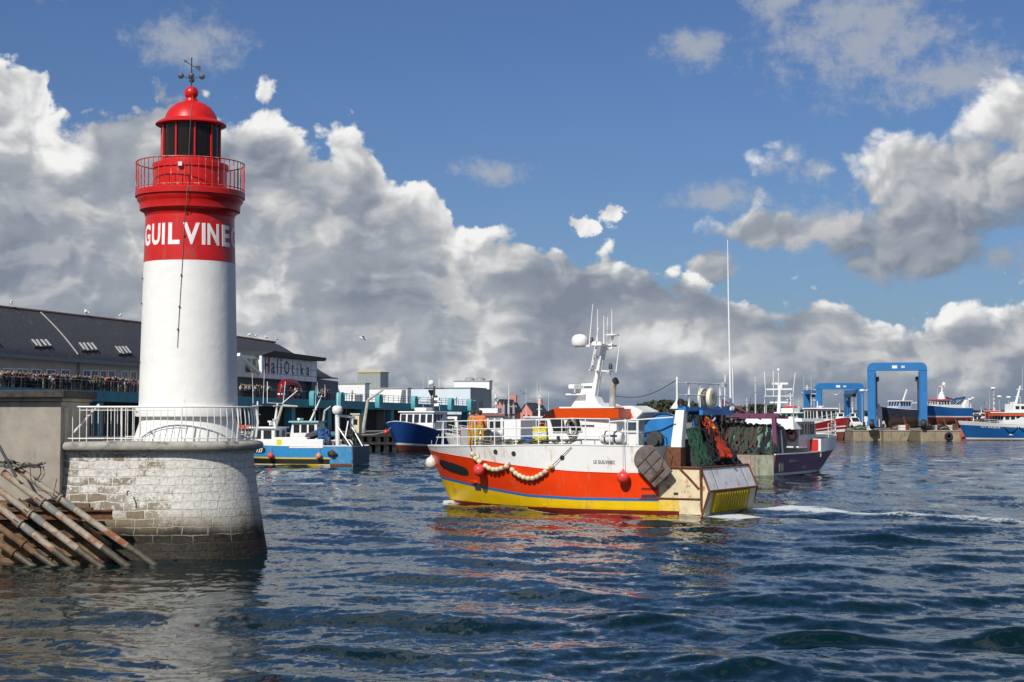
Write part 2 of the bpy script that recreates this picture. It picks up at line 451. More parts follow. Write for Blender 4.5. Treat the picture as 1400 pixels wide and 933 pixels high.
# ---------------------------------------------------------------- the water: one sheet to the horizon, wave forms modelled, ripples as bump
WATER_RIPPLE, WATER_FAR = 0.44, 0.62
def wave_list():
    rng = np.random.RandomState(11)
    L = []
    for i in range(84):
        lam = 0.45 * (9.0 / 0.45) ** (rng.rand() ** 1.25)
        d = R(-118) + rng.normal(0, 0.62)                      # where the waves run to
        amp = 0.0026 * lam * (0.85 if lam < 1.2 else 1.0) * (0.6 + 0.8 * rng.rand())
        L.append((lam, d, amp, rng.rand() * 6.283))
    L.append((13.0, R(-100), 0.035, 1.0)); L.append((8.0, R(-80), 0.026, 2.2)); L.append((6.0, R(-128), 0.020, 4.0)); L.append((4.3, R(-96), 0.015, 0.3))
    return L
BOAT_POS, BOAT_DIR = Vector((9.3, 70.0, 0)), Vector((-0.8704, 0.4924, 0))    # the orange trawler: stern, heading
def make_water():
    ang = np.concatenate([np.arange(-180, -27, 9.0), np.arange(-27, -19.5, 0.5), np.arange(-19.5, 19.51, 0.055), np.arange(20, 27.1, 0.5), np.arange(36, 180.1, 9.0)])
    rr = [1.5]
    while rr[-1] < 9000:
        r = rr[-1]
        if r < 21: d = 0.5 if r < 18 else 0.16
        elif r < 170: d = max(0.062, r * r / 6758 * 0.72)
        else: d = r * 0.035
        rr.append(r + d)
    rr = np.array(rr)
    dr = np.gradient(rr)
    A, Rr = np.meshgrid(R(1) * ang, rr)
    X, Y = Rr * np.sin(A), Rr * np.cos(A)
    dA = np.gradient(R(1) * ang)
    space = np.maximum(dr[:, None] * 0.8, Rr * np.abs(dA)[None, :])
    Z = np.zeros_like(X); DX = np.zeros_like(X); DY = np.zeros_like(X)
    calm = 1.0 - 0.35 * np.exp(-(((X + 8) / 9) ** 2 + ((Y - 42) / 10) ** 2))
    for lam, d, amp, ph in wave_list():
        k = 2 * math.pi / lam
        cx, cy = math.cos(d), math.sin(d)
        f = np.clip((lam / space - 2.0) / 2.0, 0, 1)
        p = k * (X * cx + Y * cy) + ph + 0.5 * np.sin(0.13 * X + 0.09 * Y + ph * 3)
        g = amp * f * calm * (1.0 + 0.55 * np.sin(0.21 * X * cy - 0.23 * Y * cx + 5 * ph))
        Z += g * np.sin(p)
        DX += -g * 0.85 * cx * np.cos(p) * -1
        DY += -g * 0.85 * cy * np.cos(p) * -1
    # boat wake: ridges running past the viewer at the lower right
    def ridge(x0, y0, x1, y1, h, wdt, steep=0.45):
        L = math.hypot(x1 - x0, y1 - y0); ux, uy = (x1 - x0) / L, (y1 - y0) / L
        s = ((X - x0) * ux + (Y - y0) * uy) / L
        t = -(X - x0) * uy + (Y - y0) * ux
        t = t + 0.28 * np.sin(s * L * 0.9 + x0) + 0.10 * np.sin(s * L * 2.7 + y0)
        e = np.clip(1 - np.abs(s - 0.5) * 2, 0, 1) ** 0.6
        front = np.where(t < 0, wdt * steep, wdt)
        h = h * (0.75 + 0.35 * np.sin(s * L * 1.7 + 2 * y0))
        return h * e * np.exp(-(t / front) ** 2)
    Z += ridge(2.2, 29.3, 14.5, 31.6, 0.27, 0.8)
    Z += ridge(3.0, 34.5, 17.0, 37.6, 0.10, 0.9)
    Z += ridge(-6.0, 30.5, 8.0, 34.5, 0.09, 0.9)
    Z += ridge(-4.0, 26.2, 9.0, 27.4, 0.10, 0.8)
    Z += ridge(0.0, 40.5, 20.0, 46.0, 0.08, 0.9)
    Z += ridge(3.0, 52.0, 24.0, 55.0, 0.08, 1.0)
    Z += ridge(-14.0, 35.0, -1.0, 38.5, 0.06, 0.9)
    # foam: along the trawler's side, at its bow, and in its wake
    rx, ry = X - BOAT_POS.x, Y - BOAT_POS.y
    s = rx * BOAT_DIR.x + ry * BOAT_DIR.y
    t = rx * -BOAT_DIR.y + ry * BOAT_DIR.x
    wake = np.clip(1 + s / 34, 0, 1) * (s < 0.6) * (np.exp(-((np.abs(t) - 2.6 + 0.02 * s) / 0.75) ** 2) + 0.55 * np.exp(-(t / 2.2) ** 2) * np.exp(s / 6.0))
    half = 3.0 * np.clip((13.6 - s) / 4.0, 0, 1) ** 0.55
    side = 0.80 * np.exp(-((np.abs(t) - half - 0.25) / 0.55) ** 2) * (s > 0) * (s < 13.8)
    bowf = 0.9 * np.exp(-((s - 13.4) / 1.1) ** 2 - (t / 1.2) ** 2) + 0.75 * np.exp(-((np.abs(t) - half - 0.9 - 0.12 * (13.5 - s)) / 0.5) ** 2) * np.clip((s - 5) / 8, 0, 1) * (s < 14)
    foam = np.maximum(np.maximum(wake, side), bowf)
    Z += 0.10 * np.exp(-((np.abs(t) - half - 0.35) / 0.4) ** 2) * (s > 8) * (s < 14) + 0.16 * bowf
    Z += 0.06 * wake * np.sin(2.1 * X + 1.3 * Y) * (space < 0.9)
    wk = [(10.6, 72.3, 1.0), (13.5, 69.6, 1.0), (16.5, 67.4, .9), (20.4, 64.2, .8), (27.0, 60.5, .7), (40.0, 55.0, .5)]
    for (xa, ya, fa_), (xb, yb, fb_) in zip(wk, wk[1:]):
        k = np.clip(((X - xa) * (xb - xa) + (Y - ya) * (yb - ya)) / ((xb - xa) ** 2 + (yb - ya) ** 2), 0, 1)
        dd = np.hypot(X - xa - k * (xb - xa), (Y - ya - k * (yb - ya)) * 0.9)
        foam = np.maximum(foam, (fa_ + k * (fb_ - fa_)) * 1.04 * np.exp(-(dd / 1.3) ** 2))
        Z += 0.018 * np.exp(-(dd / 1.6) ** 2) * (1 + np.sin(3.1 * X + 1.7 * Y) + np.sin(1.3 * X - 2.9 * Y)) * (space < 0.9)
        foam = np.maximum(foam, 0.55 * (fa_ + k * (fb_ - fa_)) * 1.0 * np.exp(-((dd - 3.6) / 1.0) ** 2))
    # the wake of the purple boat and the little crest in the foreground
    sx2, sy2 = 19.0, 109.5; ux, uy = -0.37, -0.93
    s2 = (X - sx2) * ux + (Y - sy2) * uy; t2 = -(X - sx2) * uy + (Y - sy2) * ux
    foam = np.maximum(foam, 0.5 * np.clip(1 - s2 / 22, 0, 1) * (s2 > -1) * np.exp(-((np.abs(t2) - 2.0) / 0.8) ** 2))
    foam = np.maximum(foam, 0.9 * np.exp(-(((X - 25.0) / 1.2) ** 2 + ((Y - 127.3) / 2.2) ** 2)))
    foam = np.maximum(foam, 0.34 * np.exp(-(((X - 9.0) / 1.2) ** 2 + ((Y - 30.45) / 0.28) ** 2)))
    foam = np.maximum(foam, 0.5 * np.exp(-(((X + 15.5) / 1.6) ** 2 + ((Y - 45.4) / 0.5) ** 2)))
    X2, Y2 = X + DX, Y + DY
    nr, na = X.shape
    co = np.stack([X2, Y2, Z], -1).reshape(-1, 3)
    i = np.arange(nr - 1)[:, None] * na; j = np.arange(na - 1)[None, :]
    q = np.stack([i + j, i + j + na, i + j + na + 1, i + j + 1], -1).reshape(-1, 4)
    me = bpy.data.meshes.new('water')
    me.vertices.add(len(co)); me.vertices.foreach_set('co', co.ravel().astype(np.float32))
    me.loops.add(q.size); me.loops.foreach_set('vertex_index', q.ravel().astype(np.int32))
    me.polygons.add(len(q)); me.polygons.foreach_set('loop_start', np.arange(0, q.size, 4, dtype=np.int32))
    me.polygons.foreach_set('loop_total', np.full(len(q), 4, dtype=np.int32))
    me.polygons.foreach_set('use_smooth', np.ones(len(q), dtype=bool))
    lost = me.attributes.new('unmodelled', 'FLOAT', 'POINT')
    lost.data.foreach_set('value', np.clip((space - 0.12) / 1.2, 0, 1).ravel().astype(np.float32))
    at_ = me.attributes.new('foam', 'FLOAT', 'POINT')
    at_.data.foreach_set('value', foam.ravel().astype(np.float32))
    me.update(); me.validate()
    if me.polygons[len(me.polygons) // 2].normal.z < 0: me.flip_normals()
    o = bpy.data.objects.new('water', me); col.objects.link(o); structure(o)
    m = bpy.data.materials.new('sea_water'); m.use_nodes = True
    t = NT(m.node_tree); m.node_tree.nodes.clear()
    out = t.n('ShaderNodeOutputMaterial'); p = t.n('ShaderNodeBsdfPrincipled')
    p.inputs['Base Color'].default_value = (0.0012, 0.0125, 0.0155, 1)
    p.inputs['Roughness'].default_value = 0.07
    p.inputs['IOR'].default_value = 1.333
    p.inputs['Specular IOR Level'].default_value = 0.37
    pos = t.n('ShaderNodeTexCoord').outputs['Object']
    stretch = t.n('ShaderNodeMapping'); stretch.inputs['Rotation'].default_value = (0, 0, R(28)); stretch.inputs['Scale'].default_value = (1.0, 0.62, 1.0)
    t.put(stretch.inputs['Vector'], pos)
    patch = t.lin(t.noise(pos, 0.06, 3.0, 0.5), 0.35, 0.65, 0.6, 1.15)     # gusts: rougher and calmer areas
    fl = t.n('ShaderNodeAttribute', attribute_name='unmodelled')
    def slopes(scale, detail, rough, k):
        nd = t.n('ShaderNodeTexNoise'); t.put(nd.inputs['Vector'], stretch.outputs[0])
        nd.inputs['Scale'].default_value = scale; nd.inputs['Detail'].default_value = detail; nd.inputs['Roughness'].default_value = rough
        nd.inputs['Distortion'].default_value = 0.3
        v = t.vm('SUBTRACT', nd.outputs['Color'], (0.5, 0.5, 0.5))
        v = t.vm('MULTIPLY', v, (1.0, 1.0, 0.0))
        return t.vm('SCALE', v, k)
    s1 = slopes(4.5, 4.0, 0.66, t.m('MULTIPLY', patch, WATER_RIPPLE))
    s2 = slopes(0.75, 2.0, 0.5, t.m('MULTIPLY', fl.outputs['Fac'], WATER_FAR))
    geo = t.n('ShaderNodeNewGeometry')
    nn = t.vm('NORMALIZE', t.vm('ADD', geo.outputs['Normal'], t.vm('ADD', s1, s2)))
    t.put(p.inputs['Normal'], nn)
    fa = t.n('ShaderNodeAttribute', attribute_name='foam')
    fn = t.m('MULTIPLY_ADD', t.noise(pos, 7.0, 5.0, 0.7, 0.8), 0.55, t.m('MULTIPLY', t.noise(pos, 1.3, 4.0, 0.6, 0.5), 0.45))
    fm = t.step(t.m('ADD', t.m('MULTIPLY', fa.outputs['Fac'], 0.64), t.m('SUBTRACT', fn, 1.0)), -0.08, 0.10)
    fm = t.m('MULTIPLY', fm, 0.85)
    f = t.n('ShaderNodeBsdfDiffuse'); f.inputs['Color'].default_value = (0.62, 0.66, 0.66, 1)
    ms = t.n('ShaderNodeMixShader'); t.put(ms.inputs[0], fm)
    m.node_tree.links.new(p.outputs[0], ms.inputs[1]); m.node_tree.links.new(f.outputs[0], ms.inputs[2])
    m.node_tree.links.new(ms.outputs[0], out.inputs[0])
    me.materials.append(m)
make_water()

# ---------------------------------------------------------------- the pier head with the lighthouse
TC = Vector((xat(258, 49.3), 49.3, 0))                 # axis of the tower
def pier_outline(rad, n=40, left=-32.0, back=True):
    """the pier head in plan: straight sides and a round end about the tower's axis"""
    pts = [(left, TC.y - rad)]
    for i in range(14): pts.append((left + (TC.x - left) * (i + 1) / 15.0, TC.y - rad))
    for i in range(n + 1):
        a = -math.pi / 2 + math.pi * i / n
        pts.append((TC.x + rad * math.cos(a), TC.y + rad * math.sin(a)))
    pts.append((left, TC.y + rad))
    return pts

def masonry_material():
    m = bpy.data.materials.new('painted_stone_blocks'); m.use_nodes = True
    t = NT(m.node_tree); m.node_tree.nodes.clear()
    out = t.n('ShaderNodeOutputMaterial'); p = t.n('ShaderNodeBsdfPrincipled')
    m.node_tree.links.new(p.outputs[0], out.inputs[0])
    tc = t.n('ShaderNodeTexCoord'); uv, ob = tc.outputs['UV'], tc.outputs['Object']
    wob = t.n('ShaderNodeTexNoise'); t.put(wob.inputs['Vector'], ob); wob.inputs['Scale'].default_value = 2.2; wob.inputs['Detail'].default_value = 4
    v = t.vm('ADD', uv, t.vm('SCALE', t.vm('SUBTRACT', wob.outputs['Color'], (0.5, 0.5, 0.5)), 0.15))
    br = t.n('ShaderNodeTexBrick'); br.offset = 0.5; br.squash = 1.25; br.squash_frequency = 3
    t.put(br.inputs['Vector'], v)
    br.inputs['Scale'].default_value = 1.0
    br.inputs['Brick Width'].default_value = 0.56; br.inputs['Row Height'].default_value = 0.238
    br.inputs['Mortar Size'].default_value = 0.021; br.inputs['Mortar Smooth'].default_value = 0.35; br.inputs['Bias'].default_value = 0.0
    br.inputs['Color1'].default_value = (0, 0, 0, 1); br.inputs['Color2'].default_value = (1, 1, 1, 1); br.inputs['Mortar'].default_value = (0.5, 0.5, 0.5, 1)
    sep = t.n('ShaderNodeSeparateXYZ'); t.put(sep.inputs[0], ob); z = sep.outputs[2]; x = sep.outputs[0]
    mort = br.outputs['Fac']; rnd = br.outputs['Color']
    n_fine = t.noise(ob, 9.0, 7.0, 0.68)
    n_mid = t.noise(ob, 1.35, 6.0, 0.62)
    n_tide = t.noise(ob, 1.0, 4.0, 0.6)
    stone = t.mix(rnd, (0.27, 0.215, 0.15), (0.48, 0.42, 0.33))
    stone = t.mix(t.lin(n_fine, 0.35, 0.7), stone, (0.16, 0.125, 0.09))
    # old whitewash: whole on top and towards the round end, worn off in patches
    keep = t.m('ADD', t.m('ADD', n_mid, t.m('MULTIPLY', t.m('SUBTRACT', n_fine, 0.5), 0.9)), t.m('MULTIPLY', t.m('SUBTRACT', rnd, 0.5), 0.22))
    keep = t.m('ADD', t.m('ADD', keep, 0.075), t.m('MULTIPLY', mort, 0.40))
    keep = t.m('ADD', keep, t.lin(x, TC.x - 3.6, TC.x + 1.2, -0.12, 0.17))
    keep = t.m('ADD', keep, t.lin(z, 0.8, 1.9, -0.12, 0.06))
    paint = t.mix(t.lin(n_fine, 0.35, 0.65), (0.55, 0.53, 0.47), (0.78, 0.77, 0.72))
    c = t.mix(t.step(keep, 0.42, 0.66), stone, paint)
    # rust runs and brown growth
    run = t.noise(t.vm('MULTIPLY', ob, (1.0, 1.0, 0.12)), 3.0, 5.0, 0.6)
    c = t.mix(t.m('MULTIPLY', t.step(run, 0.60, 0.74), 0.55), c, (0.30, 0.17, 0.08))
    # tide line: weed and wet stone under the spring tide mark
    tide = t.m('ADD', z, t.m('MULTIPLY', t.m('SUBTRACT', n_tide, 0.5), 0.5))
    weed = t.mix(t.lin(n_fine, 0.4, 0.65), (0.008, 0.007, 0.005), (0.040, 0.029, 0.015))
    weed = t.mix(t.m('MULTIPLY', t.m('MULTIPLY', mort, t.lin(n_mid, 0.35, 0.6)), t.step(z, 0.35, 0.95)), weed, (0.36, 0.33, 0.27))
    c = t.mix(t.m('SUBTRACT', 0.62, t.step(tide, 0.95, 1.7, 0.0, 0.55)), c, (0.17, 0.12, 0.055))
    c = t.mix(t.m('SUBTRACT', 1.0, t.step(tide, 0.68, 1.18)), c, weed)
    t.put(p.inputs['Base Color'], c)
    t.put(p.inputs['Roughness'], t.step(tide, 0.35, 0.7, 0.7, 0.9))
    b = t.n('ShaderNodeBump'); b.inputs['Strength'].default_value = 1.0; b.inputs['Distance'].default_value = 0.05
    hgt = t.m('ADD', t.m('MULTIPLY', mort, -0.8), t.m('ADD', t.m('MULTIPLY', n_fine, 0.8), t.m('MULTIPLY', rnd, 0.35)))
    t.put(b.inputs['Height'], hgt)
    m.node_tree.links.new(b.outputs[0], p.inputs['Normal'])
    return m
MASONRY = masonry_material()
SLAB = material('weathered_coping', (0.36, 0.34, 0.29), 0.9, var=0.2, scale=3, dirt=(0.07, 0.065, 0.055), amount=0.55, bump=0.6, bscale=14, dscale=2)

def make_pier():
    root = thing('pier_head', 'round ended pier head of whitewashed stone blocks under the lighthouse', 'pier', (0, 0, 0))
    mb = MB(); zs = [-1.5, 0.0, 0.45, 0.9, 1.35, 1.8, 2.25, 2.7, 3.16]
    rings = []
    uv = []
    for z in zs:
        rad = 1.97 + 0.46 * (1 - z / 3.16) ** 1.25 if z < 3.16 else 1.97
        o = pier_outline(rad); rings.append([(x, y, z) for x, y in o])
        s = 0.0; ref = pier_outline(2.2)
        for i, q in enumerate(ref):
            if i: s += math.hypot(q[0] - ref[i - 1][0], q[1] - ref[i - 1][1])
            uv.append((s, z))
    mb.loft(rings, closed=True, caps=True)
    mb.uv = uv
    mb.build('block_wall', MASONRY, root)
    cop = MB(); prof = [(1.97, 3.161), (2.14, 3.163), (2.25, 3.20), (2.285, 3.27), (2.27, 3.35), (2.21, 3.405), (2.10, 3.425), (1.2, 3.43)]
    cop.loft([[(x, y, z) for x, y in pier_outline(r_)] for r_, z in prof], closed=True, caps=True)
    cop.build('coping', SLAB, root)
    # rust-stained iron eye and a mooring ring on the wall
    ir = MB(); e = at(175, 672, 46.86); ir.tube([e + Vector((0, 0.1, 0)), e + Vector((0, -0.10, 0)), e + Vector((0, -0.12, -0.12))], 0.022)
    ir.build('iron_hook', RUST, root)
make_pier()

# ------------------------------------------------ the tower
RED = material('lighthouse_red_paint', (0.58, 0.012, 0.010), 0.34, var=0.08, scale=2.5, dirt=(0.36, 0.05, 0.035), amount=0.42, streak=True, bump=0.12, bscale=5)
RED_RAIL = material('worn_red_railing_paint', (0.50, 0.05, 0.04), 0.45, var=0.1, scale=9, dirt=(0.62, 0.50, 0.45), amount=0.55, dscale=6)
TOWER_WHITE = material('whitewashed_plaster', (0.82, 0.81, 0.77), 0.75, var=0.03, scale=2, dirt=(0.66, 0.56, 0.44), amount=0.22, streak=True, bump=0.8, bscale=3.0)
LETTER = material('white_letter_paint', (0.80, 0.79, 0.76), 0.5, var=0.05)
LANTERN = material('dark_lantern_glass', (0.012, 0.009, 0.009), 0.08, var=0.1, spec=0.25)

def make_lighthouse():
    root = thing('lighthouse', 'white lighthouse with red top and lettering on the round pier head', 'lighthouse', (TC.x, TC.y, 3.43))
    PX = 44.62
    def Z(py): return zat(py, TC.y) - 3.43
    def P(px_r, py): return (px_r / PX, Z(py))
    fx = 260.5
    white = MB().lathe([P(73, 606), P(72.5, 600), P(70, 592), P(66, 580), P(64.2, 570.5), P(71, 569.5), P(71.6, 560), P(70.5, 556.5), P(66.6, 555.5)], 72)
    white.build('moulded_foot', TOWER_WHITE, root)
    sh = MB()
    prof = []
    for i in range(15):
        k = i / 14.0; prof.append((66.5 / PX + (61.8 - 66.5) / PX * k, Z(555.4) + (Z(361) - Z(555.4)) * k))
    sh.lathe(prof, 96).build('tower_shaft', TOWER_WHITE, root)
    rs = MB()
    prof = [P(61.9, 361)] + [P(61.9 - 1.9 * i / 6, 361 - 62.0 * i / 6) for i in range(1, 7)]
    rs.lathe(prof, 96).build('name_band', RED, root)
    cor = MB().lathe([P(60.0, 299), P(61.2, 295), P(63.5, 291.5), P(67.8, 289.8), P(68.2, 281.5), P(69, 279.5), P(71.3, 276.5), P(71.8, 272.5), P(74.2, 271.6), P(74.6, 264.5), P(73.6, 263.4), P(40, 263)], 96)
    cor.build('gallery_cornice', RED, root)
    wr = MB().lathe([P(49.0, 264), P(49.6, 262), P(49.6, 234), P(51.6, 233), P(51.6, 226.5), P(50.2, 225.6), P(41.2, 225), P(40.8, 221), P(30, 220.6)], 72)
    wr.build('watch_room', RED, root)
    lan = MB(); n = 10
    lan.lathe([P(39.2, 222), P(39.2, 170)], 60, mat=0)
    lan.build('lantern_glazing', LANTERN, root)
    for i in range(n):
        a = R(-90 + 11.3 + 7 + 36 * i)
        x, y = 40.2 / PX * math.cos(a), 40.2 / PX * math.sin(a)
        MB().box(x, y, Z(222), 0.05, 0.05, Z(171) - Z(222), rz=a).build('glazing_bar', RED, root)
    MB().lathe([P(41.4, 224.5), P(41.4, 220.8), P(39, 220.4)], 60).build('lantern_sill', RED, root)
    rf = MB().lathe([P(38.5, 176), P(39.5, 172.5), P(46.5, 173.2), P(48.0, 172.4), P(48.0, 170.8), P(44.5, 168.2), P(36.5, 165), P(35, 161), P(32.2, 154.5), P(27.0, 148), P(20.0, 143), P(12.5, 140), P(9.2, 138.6), P(8.6, 136), P(6.4, 135), P(5.4, 132.6), P(6.3, 131.4), P(5.2, 129.5)], 72)
    rf.build('domed_roof', RED, root)
    ball = MB().ball((0, 0, Z(127.4)), 9.6 / PX, 28); ball.build('ball_finial', RED, root)
    # wind vane with cups
    vane = MB()
    vane.tube([(0, 0, Z(119)), (0, 0, Z(79))], 0.020, 8)
    v = vane.build('weather_vane', DARK, root)
    ar = MB(); za, zb = Z(84), Z(93)
    ar.tube([(-0.20, 0, za), (0.14, 0.02, zb)], 0.013, 6)
    ar.prism([(-0.27, za + 0.045), (-0.19, za - 0.05), (-0.14, za + 0.02)], -0.008, 0.008, 'xz')
    ar.prism([(0.08, zb + 0.03), (0.27, zb - 0.13), (0.28, zb + 0.06), (0.13, zb + 0.06)], -0.008, 0.008, 'xz')
    ar.build('vane_arrow', DARK, v)
    zc = Z(108)
    for k, a in enumerate((10, 100, 190, 280)):
        c = MB(); e = Vector((0.32 * math.cos(R(a)), 0.32 * math.sin(R(a)), zc + (0.03 if k % 2 else 0.08)))
        c.tube([(0, 0, zc), e], 0.011, 6)
        c.lathe([(0.012, -0.05), (0.075, -0.028), (0.09, 0.0), (0.078, 0.0), (0.062, -0.02), (0.004, -0.036)], 14, (e.x, e.y, e.z), axis='y')
        c.build('wind_cup', DARK, v)
    # gallery railing
    rl = MB(); rad = 73.2 / PX; zb = Z(262.8); h = 0.86; ring = []
    pts = [(rad * math.cos(2 * math.pi * i / 72), rad * math.sin(2 * math.pi * i / 72), zb) for i in range(72)]
    rl.tube([(x, y, z + h) for x, y, z in pts], 0.018, 8, closed=True)
    rl.tube([(x, y, z + 0.05) for x, y, z in pts], 0.014, 6, closed=True)
    r_ = rl.build('gallery_railing', RED_RAIL, root)
    for i in range(50):
        a = 2 * math.pi * i / 50 + 0.03
        MB().tube([(rad * math.cos(a), rad * math.sin(a), zb), (rad * math.cos(a), rad * math.sin(a), zb + h)], 0.0125, 6).build('baluster', RED_RAIL, r_)
    # letters wrapped round the shaft, one part each
    phi0 = math.atan2(-TC.y, -TC.x)
    for ch, px, wid in (('G', 204.6, .40), ('U', 216.0, .36), ('I', 226.0, .10), ('L', 239.5, .36), ('V', 262.3, .50), ('I', 278.3, .11), ('N', 291.3, .40), ('E', 308.2, .36), ('C', 318.3, .40)):
        al = math.asin(max(-0.97, min(0.97, (px - fx) / 60.6)))
        vs, fs = text_geometry(ch, 1.0, 0.03, 1.0, 0.0)
        xs = [p[0] for p in vs]; ys = [p[1] for p in vs]
        sxx = wid / (max(xs) - min(xs)); szz = 0.655 / (max(ys) - min(ys)); mx = (max(xs) + min(xs)) / 2
        bm = bmesh.new(); bv = [bm.verts.new(((p[0] - mx) * sxx, 0, (p[1] - min(ys)) * szz)) for p in vs]
        for f in fs:
            try: bm.faces.new([bv[i] for i in f])
            except ValueError: pass
        for k in range(-8, 9):
            bmesh.ops.bisect_plane(bm, geom=bm.verts[:] + bm.edges[:] + bm.faces[:], plane_co=(k * 0.035, 0, 0), plane_no=(1, 0, 0))
        ext = bmesh.ops.extrude_face_region(bm, geom=bm.faces[:])
        top = {e for e in ext['geom'] if isinstance(e, bmesh.types.BMVert)}
        zl = Z(340.5)
        for vv in bm.verts:
            zz = zl + vv.co.z
            rr = (61.9 - 1.9 * ((zz - Z(361)) / (Z(299) - Z(361)))) / PX + (0.012 if vv in top else -0.01)
            t = phi0 + al + vv.co.x / (60.8 / PX)
            vv.co = (rr * math.cos(t), rr * math.sin(t), zz)
        me = bpy.data.meshes.new('painted_letter'); bmesh.ops.recalc_face_normals(bm, faces=bm.faces); bm.to_mesh(me); bm.free()
        me.materials.append(LETTER)
        o = bpy.data.objects.new('painted_letter', me); col.objects.link(o); o.parent = root
    # lightning cable down the front, little fittings
    def surf(px, py, rpx, off=0.015):
        a = phi0 + math.asin(max(-0.98, min(0.98, (px - fx) / rpx)))
        return ((rpx / PX + off) * math.cos(a), (rpx / PX + off) * math.sin(a), Z(py))
    cb = MB()
    cb.tube([surf(262.5, 121, 9.7), surf(262, 134, 7), surf(262, 142, 14), surf(261, 150, 30), surf(260.5, 163, 36), surf(260, 170, 48), surf(258.5, 200, 41.5), surf(258, 224, 41.5), surf(258, 228, 52), surf(258.5, 262, 50), surf(258, 264, 74.8), surf(256, 272, 75), surf(255, 290, 69), surf(253.5, 300, 60.5), surf(252.5, 320, 61), surf(251, 360, 62.2), surf(249, 400, 63), surf(247, 440, 64.2), surf(245.5, 478, 65)], 0.008, 6)
    cb.build('lightning_cable', material('dull_cable', (0.16, 0.15, 0.14), 0.7), root)
    for px, py, rp in ((256, 300, 60.5), (253, 330, 61), (249.5, 383, 62.6), (247.5, 425, 63.6), (245.8, 455, 64.5), (197.5, 384, 63.2), (193.6, 497, 65.6), (195.5, 418, 63.9)):
        q = surf(px, py, rp, 0.02); MB().box(q[0], q[1], q[2], 0.05, 0.04, 0.05, rz=phi0).build('cable_clip', DARK, root)
    q = surf(247, 235, 50.0, 0.05); MB().box(q[0], q[1], q[2], 0.12, 0.12, 0.12, rz=phi0).build('signal_box', WHITE_CLEAN, root)
make_lighthouse()

# ------------------------------------------------ railing round the pier head
def make_pier_railing():
    root = thing('railing', 'white iron railing with rusty bars along the pier head edge', 'railing', (TC.x, TC.y, 3.43))
    rad = 2.06; zt = zat(556.5, TC.y - rad) - 3.43
    path = [(xat(85, TC.y - rad) - TC.x + (0 - (xat(85, TC.y - rad) - TC.x)) * i / 8.0, -rad, 0) for i in range(8)]
    path += [(rad * math.cos(-math.pi / 2 + math.pi * i / 26 * 0.98), rad * math.sin(-math.pi / 2 + math.pi * i / 26 * 0.98), 0) for i in range(27)]
    path += [(-1.2 - 0.7 * i, rad, 0) for i in range(6)]
    a = MB()
    a.tube([(x, y, zt) for x, y, z in path], 0.026, 8)
    a.tube([(x, y, zt - 0.10) for x, y, z in path[:9]], 0.014, 6)
    a.tube([(x, y, 0.09) for x, y, z in path], 0.02, 6)
    a.build('hand_rail', RAIL_WHITE, root)
    d = 0; k = 0
    P = [Vector(p) for p in path]
    nxt = 0.0
    rnd = random.Random(3)
    for p, q in zip(P, P[1:]):
        L = (q - p).length
        while nxt <= d + L:
            c = p.lerp(q, (nxt - d) / L)
            out = Vector((c.x, c.y, 0)); out = Vector((0, -1, 0)) if c.x < 0 and c.y < 0 else (Vector((0, 1, 0)) if c.x < 0 else out.normalized())
            bow = 0.07 if c.x > 0.2 else 0.0
            b = MB()
            thick = 0.024 if k % 9 == 0 else 0.0125
            b.tube([c, c + out * bow * 0.4 + Vector((0, 0, 0.25)), c + out * bow + Vector((0, 0, 0.55)), c + out * bow * 0.5 + Vector((0, 0, zt - 0.18)), c + Vector((0, 0, zt))], thick, 6)
            rusty = c.x < -1.2 and rnd.random() < 0.22
            o = b.build('baluster', RUST if rusty else RAIL_WHITE, root)
            if rusty: o['label'] = 'rusty bare baluster'
            nxt += 0.205 if k % 9 else 0.12
            k += 1
        d += L
    g = MB()
    x0 = path[0][0]
    g.tube([(x0 + 0.28, -rad + 0.25, 0.25), (x0 + 0.95, -rad + 0.22, zt - 0.02), (x0 + 1.05, -rad + 0.1, zt + 0.06)], 0.035, 8)
    g.build('brace', RAIL_WHITE, root)
    h = MB()
    xx = xat(190, TC.y - rad) - TC.x
    h.tube([(xx - 0.06, -rad + 0.08, 0.05), (xx + 0.03, -rad + 0.08, 0.2), (xx + 0.03, -rad + 0.08, zt - 0.28), (xx - 0.16, -rad + 0.08, zt - 0.04)], 0.028, 6)
    h.build('gate_post', RAIL_WHITE, root)
make_pier_railing()

